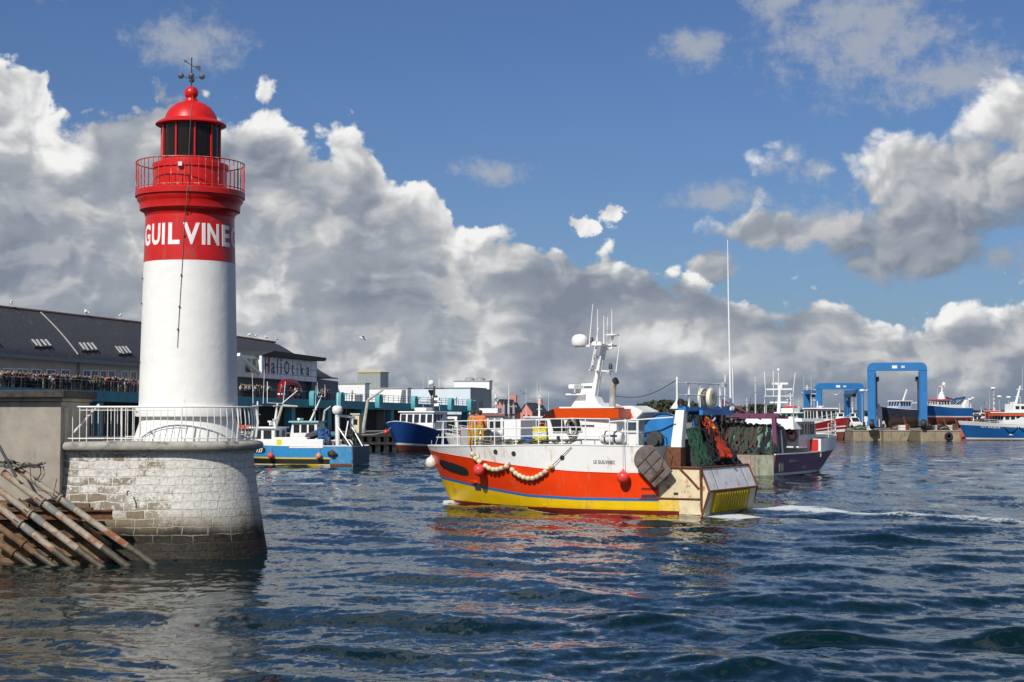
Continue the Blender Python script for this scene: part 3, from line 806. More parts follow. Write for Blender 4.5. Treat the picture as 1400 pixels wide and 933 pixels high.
# ------------------------------------------------ concrete hut, quay wall below it, pipes
HUTY = 46.93
def make_hut():
    x1 = xat(84, HUTY)
    root = thing('concrete_hut', 'grey concrete hut with flat dark roof slab at the pier', 'hut', (x1 - 2.0, HUTY, 0))
    zt = zat(549, HUTY)
    MB().box(0 + 0.0 - 1.0, 1.6, 1.72, 6.0, 3.2, zt - 1.72).build('wall', CONCRETE, root, bevel=0.02)
    zs = zat(533.5, HUTY)
    tar = material('tarred_roof_edge', (0.055, 0.05, 0.045), 0.9, var=0.3, bump=0.6, scale=5)
    MB().box(-0.95, 1.55, zt + 0.10, 6.25, 3.7, zs - zt - 0.10).build('roof_slab', tar, root, bevel=0.03)
    MB().box(-0.98, 1.58, zt + 0.003, 6.08, 3.4, 0.095).build('roof_beam', CONCRETE, root)
make_hut()
def make_quay_wall():
    x1 = xat(152, 46.6)
    m = material('brown_stained_stone', (0.19, 0.12, 0.06), 0.9, var=0.35, scale=2.4, dirt=(0.055, 0.035, 0.02), amount=0.75, bump=1.5, bscale=6, dscale=1.4)
    root = thing('quay_wall', 'low rust stained stone wall behind the sloping pipes', 'wall', (x1 - 8.0, 46.7, 0))
    w = MB(); rings = []
    nx, nz = 40, 9
    for i in range(nx + 1):
        x = -8 + 16.0 * i / nx
        ztop = 1.74 if x < 6.3 else 1.74 - (x - 6.3) * 0.75
        ring = [(x, -0.22 - 0.25 * (1 - k / nz) + 0.06 * mnoise.noise(Vector((x * 1.7, k * 0.9, 3))), -1.2 + (ztop + 1.2) * k / nz) for k in range(nz + 1)]
        ring += [(x, 0.6, ztop), (x, 0.6, -1.2)]
        rings.append(ring)
    w.loft(rings, closed=True, caps=True)
    w.build('stone_face', m, root)
    # courses of stone standing proud
    st = MB(); rnd = random.Random(5)
    for r in range(7):
        x = -8.0 + rnd.random() * 0.4
        while x < 7.0:
            L = 0.35 + rnd.random() * 0.5
            if rnd.random() < 0.72:
                zz = -0.1 + r * 0.26
                st.box(x + L / 2, -0.26 - 0.25 * (1 - (zz + 1.2) / 2.94), zz, L - 0.04, 0.14 + 0.06 * rnd.random(), 0.22)
            x += L
    st.build('stone_course', m, root, bevel=0.02)
make_quay_wall()
PIPE_GREY = material('weathered_pipe', (0.38, 0.335, 0.255), 0.65, var=0.2, scale=2.5, dirt=(0.25, 0.085, 0.028), amount=0.85, dscale=2.4, bump=0.3)
PIPE_RUST = material('rusty_pipe_steel', (0.20, 0.115, 0.06), 0.85, var=0.35, scale=2.5, dirt=(0.10, 0.035, 0.02), amount=0.7, dscale=3, bump=0.6)
PIPE_WET = material('wet_weedy_pipe', (0.085, 0.07, 0.045), 0.5, var=0.3, scale=6, bump=0.4)
def make_pipes():
    data = [((22, 640), (203, 767), 5.9, 0, 'topmost pale pipe of the sloping row, reaching furthest out from the quay'),
            ((4, 646), (168, 770), 6.4, 0, 'pale sloping pipe with orange rust below its flange, second from the top of the row'),
            ((-4, 668), (134, 772), 6.2, 0, 'pale grey sloping pipe with bolted flange, in the middle of the row'),
            ((-8, 688), (101, 774), 6.4, 0, 'dirty pale sloping pipe turning dark red towards the water'),
            ((-12, 713), (76, 776), 6.0, 1, 'brown rusty sloping pipe just above the lowest one'),
            ((-12, 735), (50, 778), 6.0, 1, 'lowest and shortest brown rusty pipe of the sloping row')]
    for i, (a, b, rp, rust, lab) in enumerate(data):
        Y = 45.75 + 0.04 * (i % 2)
        A, B = at(a[0], a[1], Y + 0.12), at(b[0], b[1], Y - 0.15)
        d = (B - A).normalized(); L = (B - A).length; r = rp * 0.76 / 47.8
        root = thing('sloping_pipe', lab, 'pipe', A, 0, 'pipes sloping into the water by the pier')
        k = L - 0.75
        MB().tube([d * 0, d * k], r, 20).build('pipe_run', PIPE_RUST if rust else PIPE_GREY, root)
        MB().tube([d * (k + 0.002), d * (L + 0.9)], r * 0.985, 18).build('pipe_foot', PIPE_WET, root)
        for j, f in enumerate((0.33, 0.36) if not rust else (0.5,)):
            c = d * (L * f + (0.22 if j else 0))
            MB().tube([c - d * (0.03 if j == 0 else 0.16), c + d * (0.03 if j == 0 else 0.16)], r * (1.42 if j == 0 else 1.1), 20).build('flange' if j == 0 else 'sleeve', material('dull_pipe_sleeve', (0.22, 0.215, 0.20), 0.8, var=0.2, dirt=(0.2, 0.08, 0.03), amount=0.4) if not rust else RUST, root, angle=30)
        if not rust:
            c = d * (L * 0.33 - 0.16); bo = MB(); s1 = d.orthogonal().normalized(); s2 = d.cross(s1)
            for q in range(6):
                t = q * math.pi / 3; e = c + (s1 * math.cos(t) + s2 * math.sin(t)) * r * 1.18
                bo.tube([e - d * 0.04, e + d * 0.22], 0.018, 6)
            bo.build('flange_bolt', RUST, root)
    # iron beams the pipes lie on
    be = thing('steel_beam', 'rusty dark steel beam carrying the sloping pipes', 'beam', at(70, 704, 46.05))
    x0, x1 = xat(-30, 46.05) - xat(70, 46.05), xat(153, 46.05) - xat(70, 46.05)
    b = MB(); b.box((x0 + x1) / 2, 0, -0.13, x1 - x0, 0.20, 0.035); b.box((x0 + x1) / 2, 0, 0.10, x1 - x0, 0.20, 0.035); b.box((x0 + x1) / 2, 0.02, -0.10, x1 - x0 - 0.002, 0.03, 0.204)
    b.build('girder', RUST, be)
    b2 = MB(); b2.box((x0 + x1) / 2 - 0.2, 0.0, 0.137, x1 - x0 - 0.7, 0.16, 0.07); b2.build('timber_bearer', material('dark_wet_timber', (0.06, 0.05, 0.04), 0.8, var=0.3), be, bevel=0.01)
    # heap of old rope and netting over the pipe tops, and the leaning stay
    rp = thing('rope_heap', 'tangle of old dark rope draped over the pipe tops', 'rope', at(30, 640, 45.7))
    rnd = random.Random(2)
    for s in range(7):
        m = MB(); pts = []
        x = -1.2 + rnd.random() * 0.3
        while x < 0.62 + rnd.random() * 0.15:
            pts.append((x, rnd.uniform(-0.12, 0.12), 0.10 + rnd.uniform(-0.09, 0.09) - 0.10 * max(0, x) + (0.05 if s < 3 else -0.02)))
            x += 0.12 + 0.1 * rnd.random()
        if s > 4: pts += [(pts[-1][0] + 0.06, 0, -0.15), (pts[-1][0] - 0.04, 0, -0.33), (pts[-1][0] - 0.16, 0, -0.25)]
        m.tube(pts, 0.036 if s < 4 else 0.02, 6); m.build('rope_strand', DARK_ROPE if s % 3 else material('grey_rope', (0.20, 0.18, 0.15), 0.9), rp)
    lo = MB(); lo.tube([(0.25, -0.06, 0.0), (0.30, -0.16, -0.3), (0.55, -0.18, -0.62), (0.95, -0.14, -0.72), (1.02, -0.1, -0.3)], 0.012, 6); lo.build('loose_cable', DARK_ROPE, rp)
    st = MB(); q = at(0, 612, 45.7); e = at(22, 652, 45.6); st.tube([q + (q - e) * 0.6, e], 0.045, 8)
    o = st.build('leaning_pole', DARK); tag(o, 'dark iron pole leaning over the rope heap', 'pole')
make_pipes()

# ---------------------------------------------------------------- the fish quay: everything in a frame that runs along its edge
QA = Vector((-45.0, 165.0, 0)); QRZ = math.atan2(0.953, 0.304)
QU = Vector((math.cos(QRZ), math.sin(QRZ), 0)); QL = Vector((-QU.y, QU.x, 0))        # along the quay, and landward
def q_s(px, off=0.0):
    k = (px - 700) / 2200.0
    return (k * (QA.y + off * QL.y) - QA.x - off * QL.x) / (QU.x - k * QU.y)
def q_Y(s, off=0.0): return QA.y + s * QU.y + off * QL.y
def q_z(px, py, off=0.0): return zat(py, q_Y(q_s(px, off), off))
def deck(s): return 6.80 - 0.0078 * s                     # height of the terrace
def sloped(mb, s0, s1, y0, y1, lo, hi, mat=0):
    """a long box whose bottom and top follow the functions lo and hi"""
    mb.loft([[(s, y0, lo(s)), (s, y1, lo(s)), (s, y1, hi(s)), (s, y0, hi(s))] for s in (s0, s1)], mat=mat)

TEAL = material('teal_painted_concrete', (0.05, 0.26, 0.335), 0.6, var=0.12, scale=0.8, dirt=(0.03, 0.13, 0.17), amount=0.3, streak=True)
TEAL_BRIGHT = material('bright_teal_paint', (0.05, 0.30, 0.34), 0.5, var=0.1)
HALL = material('dark_hall_panel', (0.085, 0.082, 0.078), 0.8, var=0.25, scale=0.6, dirt=(0.03, 0.03, 0.03), amount=0.4, streak=True)
SLATE = material('slate_roofing', (0.055, 0.055, 0.06), 0.62, var=0.35, scale=5, dirt=(0.12, 0.115, 0.10), amount=0.3, streak=True, bump=0.8, bscale=9, dscale=0.5)
BEIGE = material('beige_render', (0.44, 0.40, 0.335), 0.85, var=0.08, scale=0.7, dirt=(0.22, 0.20, 0.17), amount=0.2, streak=True)
GUTTER = material('grey_gutter', (0.20, 0.22, 0.24), 0.5, var=0.1)
PANEL_GREY = material('blue_grey_cladding', (0.115, 0.14, 0.17), 0.6, var=0.08, scale=0.5)
GLAZING = material('pale_glazed_panel', (0.88, 0.89, 0.91), 0.25, var=0.06, scale=0.6)
NAVY = material('navy_lettering', (0.02, 0.025, 0.07), 0.5)
SIGN_RED = material('red_lettering', (0.60, 0.02, 0.03), 0.5)
SHED_WHITE = material('white_cladding', (0.76, 0.77, 0.76), 0.5, var=0.03, scale=0.5)
SHED_BLUE = material('pale_blue_cladding', (0.60, 0.68, 0.74), 0.5, var=0.03, scale=0.5)
SHED_GREY = material('grey_ribbed_cladding', (0.30, 0.34, 0.34), 0.5, var=0.06, scale=0.6)
YELLOW = material('yellow_trim', (0.65, 0.42, 0.03), 0.5)
S_END = q_s(641)

def make_ground():
    # quay land as one sheet with a vertical edge in the water
    pts = [(-60, -7.0), (S_END + 14, -7.0), (S_END + 14, -7.0)]
    w = [QA + QU * s + QL * y for s, y in pts]
    edge = [w[0], w[1], Vector((40, 306, 0)), Vector((140, 306, 0)), Vector((900, 320, 0)), Vector((1500, 2500, 0)), Vector((-1500, 2500, 0)), Vector((-600, 150, 0))]
    m = material('quay_concrete', (0.23, 0.215, 0.19), 0.9, var=0.15, scale=0.3, dirt=(0.08, 0.075, 0.065), amount=0.35)
    mb = MB().prism([(p.x, p.y) for p in edge], -2.0, 1.95)
    structure(mb.build('quay_ground', m))
    # low far land
    h = MB(); rings = []
    for i in range(60):
        x = -420 + 840 * i / 59.0
        z = 5.6 + 1.8 * mnoise.noise(Vector((x * 0.018, 0, 7))) + 1.0 * mnoise.noise(Vector((x * 0.06, 3, 7)))
        rings.append([(x, 640, 1.9), (x, 690, z), (x, 760, z * 0.9), (x, 820, 1.9)])
    h.loft(rings, closed=True, caps=True)
    structure(h.build('hills', material('far_land', (0.045, 0.055, 0.035), 0.95, var=0.4, scale=0.05)))
make_ground()

def make_fish_hall():
    root = thing('fish_hall', 'long dark fish market hall below the teal edged terrace', 'building', QA, QRZ)
    s0 = -45.0
    b = MB(); sloped(b, s0, S_END, 4.0, 30.0, lambda s: 1.9, lambda s: deck(s) - 0.35)
    b.build('hall_wall', HALL, root)
    d = MB(); sloped(d, s0, S_END, -0.2, 31.0, lambda s: deck(s) - 0.346, lambda s: deck(s) - 0.05)
    d.build('terrace_floor', material('terrace_concrete', (0.22, 0.215, 0.20), 0.9), root)
    f = MB(); sloped(f, s0, S_END + 0.3, -0.55, -0.204, lambda s: deck(s) - 1.12, lambda s: deck(s))
    f.build('teal_fascia', TEAL, root)
    n = 15
    for i in range(n):
        s = s0 + 3 + i * (S_END - s0 - 4) / (n - 1)
        c = MB(); c.box(s, 0.3, 1.9, 1.1, 1.0, deck(s) - 0.35 - 1.9 - 0.002)
        c.build('column', TEAL, root)
    rnd = random.Random(4)
    for i in range(11):
        s = 4 + i * 11.0
        if s > S_END - 4: break
        MB().box(s, 3.93, 1.9, 3.2, 0.12, 2.9).build('hall_door', material('hall_door_grey', (0.16, 0.17, 0.17), 0.6) if i % 3 else DARK, root)
make_fish_hall()

def make_terrace_railing():
    root = thing('terrace_railing', 'dark slender railing along the teal terrace edge', 'railing', QA, QRZ)
    for a, b in ((-45.0, S_END),):
        for h in (0.38, 0.72, 1.06):
            m = MB(); m.bar((a, -0.35, deck(a) + h), (b, -0.35, deck(b) + h), 0.05); m.build('rail', GALV if h > 1 else DARK, root)
    n = 80
    for i in range(n):
        s = -45 + i * (S_END + 45) / (n - 1.0)
        MB().bar((s, -0.35, deck(s)), (s, -0.35, deck(s) + 1.06), 0.055).build('post', DARK, root)
make_terrace_railing()

def hoist(px, n):
    s = q_s(px)
    labs = {391: 'bright teal hoist housing on the terrace edge below the red arch', 420: 'bright teal hoist housing on the terrace edge right beside the red arch',
            457: 'bright teal hoist housing at the end of the blue grey block', 510: 'bright teal hoist housing on the terrace edge in front of the white shed',
            559: 'bright teal hoist housing on the terrace edge above the bow of the dark blue trawler', 609: 'bright teal hoist housing on the terrace edge right of the dark blue trawler',
            636: 'bright teal hoist housing at the far end of the terrace'}
    root = thing('hoist_housing', labs[px], 'hoist', QA + QU * s + QL * -0.8 + Vector((0, 0, deck(s))), QRZ, 'teal hoist housings along the terrace edge')
    MB().prism([(-0.75, -0.9), (0.75, -0.9), (0.75, 0.75), (0.45, 1.15), (-0.45, 1.15), (-0.75, 0.75)], -0.55, 0.2, 'xz').build('housing', TEAL_BRIGHT, root, bevel=0.04)
    MB().bar((0, -0.62, 0.9), (0, -1.2, 0.9), 0.18).build('arm', TEAL_BRIGHT, root)
    MB().tube([(0, -1.1, 0.85), (0, -1.1, -3.4)], 0.03, 5).build('chain', DARK, root)
for i, px in enumerate((420, 457, 510, 559, 609, 636)): hoist(px, i)

# ------------------------------------------------ slate roofed building on the terrace
def make_slate_building():
    off_w, off_r = 6.0, 13.5
    root = thing('slate_roofed_building', 'long beige building with dark slate roof and roof windows behind the crowd', 'building', QA, QRZ)
    sa, sb = -45.0, q_s(349, off_w)
    e0, e1 = (q_s(0, off_w - .5), q_z(0, 483, off_w - .5)), (q_s(190, off_w - .5), q_z(190, 497, off_w - .5))
    r0, r1 = (q_s(0, off_r), q_z(0, 420, off_r)), (q_s(190, off_r), q_z(190, 441.5, off_r))
    r2 = (q_s(372, off_r), q_z(372, 468, off_r))
    eave = lambda s: e0[1] + (e1[1] - e0[1]) * (s - e0[0]) / (e1[0] - e0[0])
    def ridge(s):
        if s < r1[0]: return r0[1] + (r1[1] - r0[1]) * (s - r0[0]) / (r1[0] - r0[0])
        return r1[1] + (r2[1] - r1[1]) * (s - r1[0]) / (r2[0] - r1[0])
    w = MB(); sloped(w, sa, sb, off_w, 21.0, lambda s: deck(s) - 0.04, lambda s: eave(s) - 0.02); w.build('wall', BEIGE, root)
    rf = MB(); rings = []
    sE = q_s(396, off_r)
    N = 34
    for i in range(N + 1):
        s = sa + (sE - sa) * i / N
        k = max(0.0, (s - (sE - 5.5)) / 5.5)
        dz = (ridge(s) - eave(s)) * (1 - math.sqrt(max(0, 1 - k * k))) * 0.85
        rz_ = ridge(s) - dz; ez = eave(s)
        ring = []
        for q in range(9):                             # a slightly bellied slope, rounded at the top
            f = q / 8.0
            ring.append((s, off_w - 0.5 + (off_r - off_w + 0.5) * f, ez + (rz_ - ez) * (f ** 0.86)))
        ring += [(s, 2 * off_r - off_w, ez), (s, 2 * off_r - off_w, ez - 0.12), (s, off_w - 0.5, ez - 0.12)]
        rings.append(ring)
    rf.loft(rings, closed=True, caps=True)
    roof = rf.build('roof', SLATE, root, angle=50)
    rt = MB()
    rt.tube([(sa + (sE - 5 - sa) * i / 30, off_r, ridge(sa + (sE - 5 - sa) * i / 30) + 0.04) for i in range(31)], 0.16, 6)
    rt.build('ridge_tile', material('clay_ridge_tile', (0.24, 0.11, 0.075), 0.8, var=0.25), roof)
    g = MB(); g.loft([[(s, off_w - 0.75, eave(s) - 0.40), (s, off_w - 0.45, eave(s) - 0.40), (s, off_w - 0.45, eave(s) - 0.02), (s, off_w - 0.75, eave(s) - 0.02)] for s in (sa, sb)])
    g.build('gutter', GUTTER, root)
    def on_roof(px, py):
        """where the pixel meets the front slope"""
        best = None
        for i in range(101):
            f = i / 100.0; off = off_w - 0.5 + (off_r - off_w + 0.5) * f
            s = q_s(px, off); z = eave(s) + (ridge(s) - eave(s)) * (f ** 0.86)
            e = abs(z - q_z(px, py, off))
            if best is None or e < best[0]: best = (e, Vector((s, off, z)))
        return best[1]
    up = Vector((0, -0.72, 0.69))
    fl = MB(); a, b = on_roof(54, 428), on_roof(106, 486)
    fl.tube([a.lerp(b, i / 12) + Vector((0, -0.05, 0.06 - 0.0 * i)) + Vector((0, -0.12, 0.12)) * math.sin(i / 12 * math.pi) for i in range(13)], 0.09, 5)
    fl.build('valley_flashing', material('lead_flashing', (0.30, 0.30, 0.30), 0.5), roof)
    for px0, px1, pt, pb in ((-28, -2, 462, 472), (40, 70, 466, 476), (105, 133, 470.5, 481), (155, 179, 475, 485.5)):
        pc = []
        A, B, C = on_roof(px0, pt), on_roof(px1 - 6, pt), on_roof(px1, pb)
        D = A + (C - B)
        fr = MB(); nrm = (B - A).cross(D - A).normalized(); nrm = nrm if nrm.y < 0 else -nrm
        fr.add([A, B, C, D, A + nrm * .14, B + nrm * .14, C + nrm * .14, D + nrm * .14], [(0, 1, 2, 3), (4, 5, 6, 7), (0, 1, 5, 4), (1, 2, 6, 5), (2, 3, 7, 6), (3, 0, 4, 7)])
        win = fr.build('roof_window', DARK, root)
        for q in range(4):
            f0, f1 = (q + 0.16) / 4.0, (q + 0.62) / 4.0
            a, b = A.lerp(B, f0), A.lerp(B, f1); c, d = D.lerp(C, f1), D.lerp(C, f0)
            o1, o2 = nrm * 0.145, nrm * (0.32 if q != 1 else 0.22)
            m = MB(); m.add([a + o1, b + o1, c + o2, d + o2, a + o1 * 1.3, b + o1 * 1.3, c + o2 * 1.12, d + o2 * 1.12], [(0, 1, 2, 3), (4, 5, 6, 7), (0, 1, 5, 4), (1, 2, 6, 5), (2, 3, 7, 6), (3, 0, 4, 7)])
            m.build('tilted_pane', material('pale_blind', (0.60, 0.60, 0.55), 0.3), win)
    for px, wd in ((-8, 1.6), (12, 1.8), (30, 1.8), (49, 1.5), (69, 1.4), (89, 1.5), (118, 1.2), (129, 1.2), (141, 1.1), (152, 1.2), (170, 1.2), (182, 1.1)):
        s = q_s(px, off_w); z0, z1 = q_z(px, 524, off_w), q_z(px, 503.5 + 0.02 * px, off_w)
        f = MB(); f.box(s, off_w - 0.02, z0, wd + 0.24, 0.10, z1 - z0); win = f.build('window', WHITE_CLEAN, root)
        blind = px in (12, 30, 170)
        p = MB(); p.box(s - wd * .26, off_w - 0.075, z0 + 0.1, wd * .46, 0.012, z1 - z0 - 0.2); p.box(s + wd * .26, off_w - 0.075, z0 + 0.1, wd * .46, 0.012, z1 - z0 - 0.2)
        p.build('pane', material('grey_blind_glass', (0.22, 0.22, 0.21), 0.3) if blind else WIN, win)
    dp = MB(); s = q_s(106, off_w); dp.tube([(s, off_w - 0.2, deck(s)), (s, off_w - 0.2, eave(s) - 0.35)], 0.12, 6); dp.build('downpipe', GUTTER, root)
    return on_roof, ridge, off_r
ON_ROOF, RIDGE_Z, RIDGE_OFF = make_slate_building()

# ------------------------------------------------ the visitor centre with its sign
def make_visitor_centre():
    root = thing('visitor_centre', 'visitor centre with HaliOtika sign under a dark jutting roof', 'building', QA, QRZ)
    off = 3.0
    sa, sb = q_s(356, off), q_s(433, off)
    zt0, zt1 = q_z(356, 487, off), q_z(433, 494.5, off)
    zb0, zb1 = q_z(356, 517, off), q_z(433, 522.5, off)
    lin = lambda a, b: (lambda s: a + (b - a) * (s - sa) / (sb - sa))
    zt, zb = lin(zt0, zt1), lin(zb0, zb1)
    m = MB(); sloped(m, sa, sb, off, off + 9, zb, zt); m.build('glazed_front', GLAZING, root)
    gr = MB(); n = 9
    for i in range(n + 1):
        s = sa + (sb - sa) * i / n; gr.bar((s, off - 0.01, zb(s)), (s, off - 0.01, zt(s)), 0.022, 0.02)
    for f in (0.24, 0.55):
        gr.bar((sa, off - 0.02, zb(sa) + (zt(sa) - zb(sa)) * f), (sb, off - 0.02, zb(sb) + (zt(sb) - zb(sb)) * f), 0.03, 0.05)
    gr.build('glazing_grid', material('dark_glazing_bar', (0.10, 0.11, 0.14), 0.5), root)
    lw = MB(); sloped(lw, q_s(326, off + 1.5), sb - 0.02, off + 1.5, off + 9, lambda s: deck(s) - 0.04, lambda s: zb(s) + 0.01); lw.build('lower_wall', PANEL_GREY, root)
    sc = q_s(462.5, off + 0.8); zc = q_z(462.5, 522, off + 0.8); zc0 = q_z(433, 517, off + 0.8)
    ex = MB(); ex.loft([[(s, off + 0.8, deck(s) - 0.04), (s, off + 10, deck(s) - 0.04), (s, off + 10, z), (s, off + 0.8, z)] for s, z in ((sb + 0.003, zc0), (sc, zc))]); ex.build('side_block', PANEL_GREY, root)
    r = MB()
    A = q_s(371, off - 0.5), q_z(371, 480, off - 0.5); B = q_s(446, off - 1.2), q_z(446, 489.5, off - 1.2)
    r.loft([[(sa - 0.6, off - 0.5, zt(sa) + 0.02), (sa - 0.6, off + 9.5, zt(sa) + 0.02), (sa - 0.6, off + 9.5, zt(sa) + 0.10), (sa - 0.6, off - 0.5, zt(sa) + 0.10)],
            [(A[0], off - 0.9, zt(A[0]) + 0.03), (A[0], off + 9.5, zt(A[0]) + 0.03), (A[0], off + 9.5, A[1]), (A[0], off - 0.9, A[1])],
            [(sb, off - 1.2, zt(sb) + 0.03), (sb, off + 9.5, zt(sb) + 0.03), (sb, off + 9.5, A[1] + (B[1] - A[1]) * (sb - A[0]) / (B[0] - A[0])), (sb, off - 1.2, A[1] + (B[1] - A[1]) * (sb - A[0]) / (B[0] - A[0]))],
            [(B[0], off - 1.2, B[1] - 0.32), (B[0], off + 9.5, B[1] - 0.32), (B[0], off + 9.5, B[1]), (B[0], off - 1.2, B[1])]])
    r.build('jutting_roof', material('dark_roof_sheet', (0.045, 0.043, 0.042), 0.6), root)
    # lettering, drawn letter by letter along the front
    for ch, px, wd, hh, mt in (('H', 365, 5.8, 2.1, 0), ('a', 373, 5.0, 1.35, 0), ('l', 379, 1.1, 1.95, 0), ('i', 384.3, 1.1, 1.95, 0), ('O', 391.8, 6.8, 1.72, 0), ('t', 400, 3.2, 1.45, 0), ('i', 406, 0.8, 1.55, 0), ('k', 413, 4.2, 1.6, 0), ('a', 420.5, 3.8, 1.2, 0)):
        vs, fs = text_geometry(ch, 1.0, 0.0)
        xs = [p[0] for p in vs]; ys = [p[1] for p in vs]
        s0, s1 = q_s(px - wd / 2, off), q_s(px + wd / 2, off); base = zb((s0 + s1) / 2) + (zt(s0) - zb(s0)) * 0.275
        V = [(s0 + (x - min(xs)) / (max(xs) - min(xs)) * (s1 - s0), off - 0.055, base + (y - min(ys)) / (max(ys) - min(ys)) * hh) for x, y, _ in vs]
        MB().add(V, fs).build('sign_letter', NAVY, root)
        if ch == 'H':
            m = MB(); m.box(s1 - 0.16, off - 0.075, base, 0.36, 0.025, hh); m.box((s0 + s1) / 2 + 0.22, off - 0.075, base + hh * .42, (s1 - s0) * .5, 0.02, 0.22); m.build('sign_letter', SIGN_RED, root)['label'] = 'red right half of the H'
    # pale wing on the left with its gable frame and slanting strut
    wg = MB(); sl = q_s(318, off + 0.4); sr = sa - 0.003
    wg.loft([[(s, off + 0.4, z0), (s, off + 8, z0), (s, off + 8, z1), (s, off + 0.4, z1)] for s, z0, z1 in ((sl, q_z(318, 514, off + .4), q_z(318, 484, off + .4)), (sr, q_z(356, 517, off + .4), q_z(356, 488, off + .4)))])
    wg.build('pale_wing', SHED_WHITE, root)
    gl = MB(); s0, s1 = q_s(336, off + .35), q_s(352, off + .35)
    gl.box((s0 + s1) / 2, off + 0.37, q_z(345, 509, off), s1 - s0, 0.04, q_z(345, 491, off) - q_z(345, 509, off)); gl.build('wing_window', WIN, root)
    stt = MB(); stt.bar((q_s(323, off), off - 0.3, q_z(323, 485, off)), (q_s(352, off), off - 0.3, q_z(352, 511, off)), 0.4, 0.4)
    stt.bar((q_s(354, off), off - 0.3, q_z(354, 486, off)), (q_s(354, off), off - 0.3, q_z(354, 511, off)), 0.35, 0.35)
    stt.build('slanting_strut', WHITE_CLEAN, root)
make_visitor_centre()

def make_arch():
    s = q_s(403); root = thing('red_arch', 'glossy red inflatable arch standing on the terrace below the sign', 'arch', QA + QU * s + QL * 0.8 + Vector((0, 0, deck(s) - 0.05)), QRZ)
    m = material('red_vinyl', (0.26, 0.008, 0.012), 0.3, var=0.15, scale=2)
    w = 2.3
    pts = [(-w, 0, 0), (-w, 0, 0.9), (-w * 0.98, 0, 1.7), (-w * 0.7, 0, 2.1), (0, 0, 2.2), (w * 0.7, 0, 2.1), (w * 0.98, 0, 1.7), (w, 0, 0.9), (w, 0, 0)]
    MB().tube(pts, 0.55, 12).build('arch_tube', m, root)
    b = MB()
    for x in (-w, w): b.lathe([(0.56, 0.55), (0.575, 0.6), (0.575, 0.72), (0.56, 0.77)], 14, (x, 0, 0))
    b.build('pale_band', WHITE_CLEAN, root)
make_arch()

# ------------------------------------------------ sheds and blocks beyond
def block(name, label, cat, pxl, pxc, pxr, ytop, Y, wall, side=None, base=None, depth=None, roof=None):
    """a building whose lit end faces the viewer: its left edge, near corner and right edge as seen, top height and distance"""
    C = at(pxc, ytop, Y); zt = C.z; C.z = 0
    def ext(d, px):
        k = (px - 700) / 2200.0
        return (k * C.y - C.x) / (d.x - k * d.y)
    w = ext(QL, pxl); d = depth or ext(QU, pxr)
    root = thing(name, label, cat, C, QRZ)
    z0 = base if base is not None else 1.9
    m = MB(); m.box(d / 2, w / 2, z0, d, w, zt - z0); m.build('wall', wall, root)
    ed = MB(); ed.box(d / 2, w / 2, zt + 0.002, d + 0.3, w + 0.3, 0.16); ed.build('roof_edge', roof or SHED_GREY, root)
    return root, w, d, zt, z0
def ribs(root, w, zt, z0, mat, n):
    m = MB()
    for i in range(n): m.box(-0.03, w * (i + .5) / n, z0, 0.05, w / n * 0.35, zt - z0 - 0.01)
    m.build('cladding_rib', mat, root)
r, w, d, zt, z0 = block('shed', 'white shed with a dark door right of the sign building', 'shed', 440, 499, 505, 525, 250, SHED_WHITE)
MB().box(-0.03, w * 0.14, z0 + 2.5, 0.05, 1.3, 3.0).build('door', PANEL_GREY, r)
MB().add([(-0.03, w * .98, z0 + 3), (-0.03, w * .40, z0 + 3), (-0.03, w * .64, zt - 0.2), (-0.03, w * .98, zt - 0.2)], [(0, 1, 2, 3)]).build('painted_shade_patch', PANEL_GREY, r)  # slanting shade on the shed end, put on as a grey shape
r, w, d, zt, z0 = block('grey_tower_block', 'grey ribbed block with yellow top edge rising over the white sheds', 'building', 489, 520, 531, 509.5, 285, SHED_GREY, roof=YELLOW)
ribs(r, w, zt, z0, SHED_GREY, 14)
r, w, d, zt, z0 = block('long_shed', 'long low white shed between the grey block and the pale blue one', 'shed', 497, 557, 562, 531.5, 268, SHED_WHITE)
MB().add([(-0.03, w * .03, z0 + 3), (-0.03, w * .20, z0 + 3), (-0.03, w * .12, zt - 0.2), (-0.03, w * .03, zt - 0.2)], [(0, 1, 2, 3)]).build('painted_shade_patch', PANEL_GREY, r)  # smaller slanting shade, painted in the same grey
r, w, d, zt, z0 = block('pale_blue_building', 'pale blue flat roofed building with dark windows at the terrace end', 'building', 556, 643, 672, 531, 284, SHED_BLUE)
for k in range(2):
    MB().box(d * (0.2 + 0.3 * k), -0.03, z0 + 3.2, d * 0.16, 0.05, 1.6).build('window', WIN, r)
MB().box(d * 0.5, -0.02, z0, d * 0.999, 0.03, zt - z0 - 0.02).build('painted_shade_face', SHED_GREY, r)  # grey sheet that colours in the shade on the waterside face
r, w, d, zt, z0 = block('upper_block', 'white plant room with round roof vents on the pale blue building', 'building', 621, 669, 673, 521.5, 292, SHED_WHITE, base=8.9)
for k in range(2): MB().lathe([(0.9, 0), (0.9, 0.35), (0.5, 0.6)], 12, (d * .5, w * (0.3 + 0.3 * k), zt + 0.16)).build('roof_vent', GALV, r)

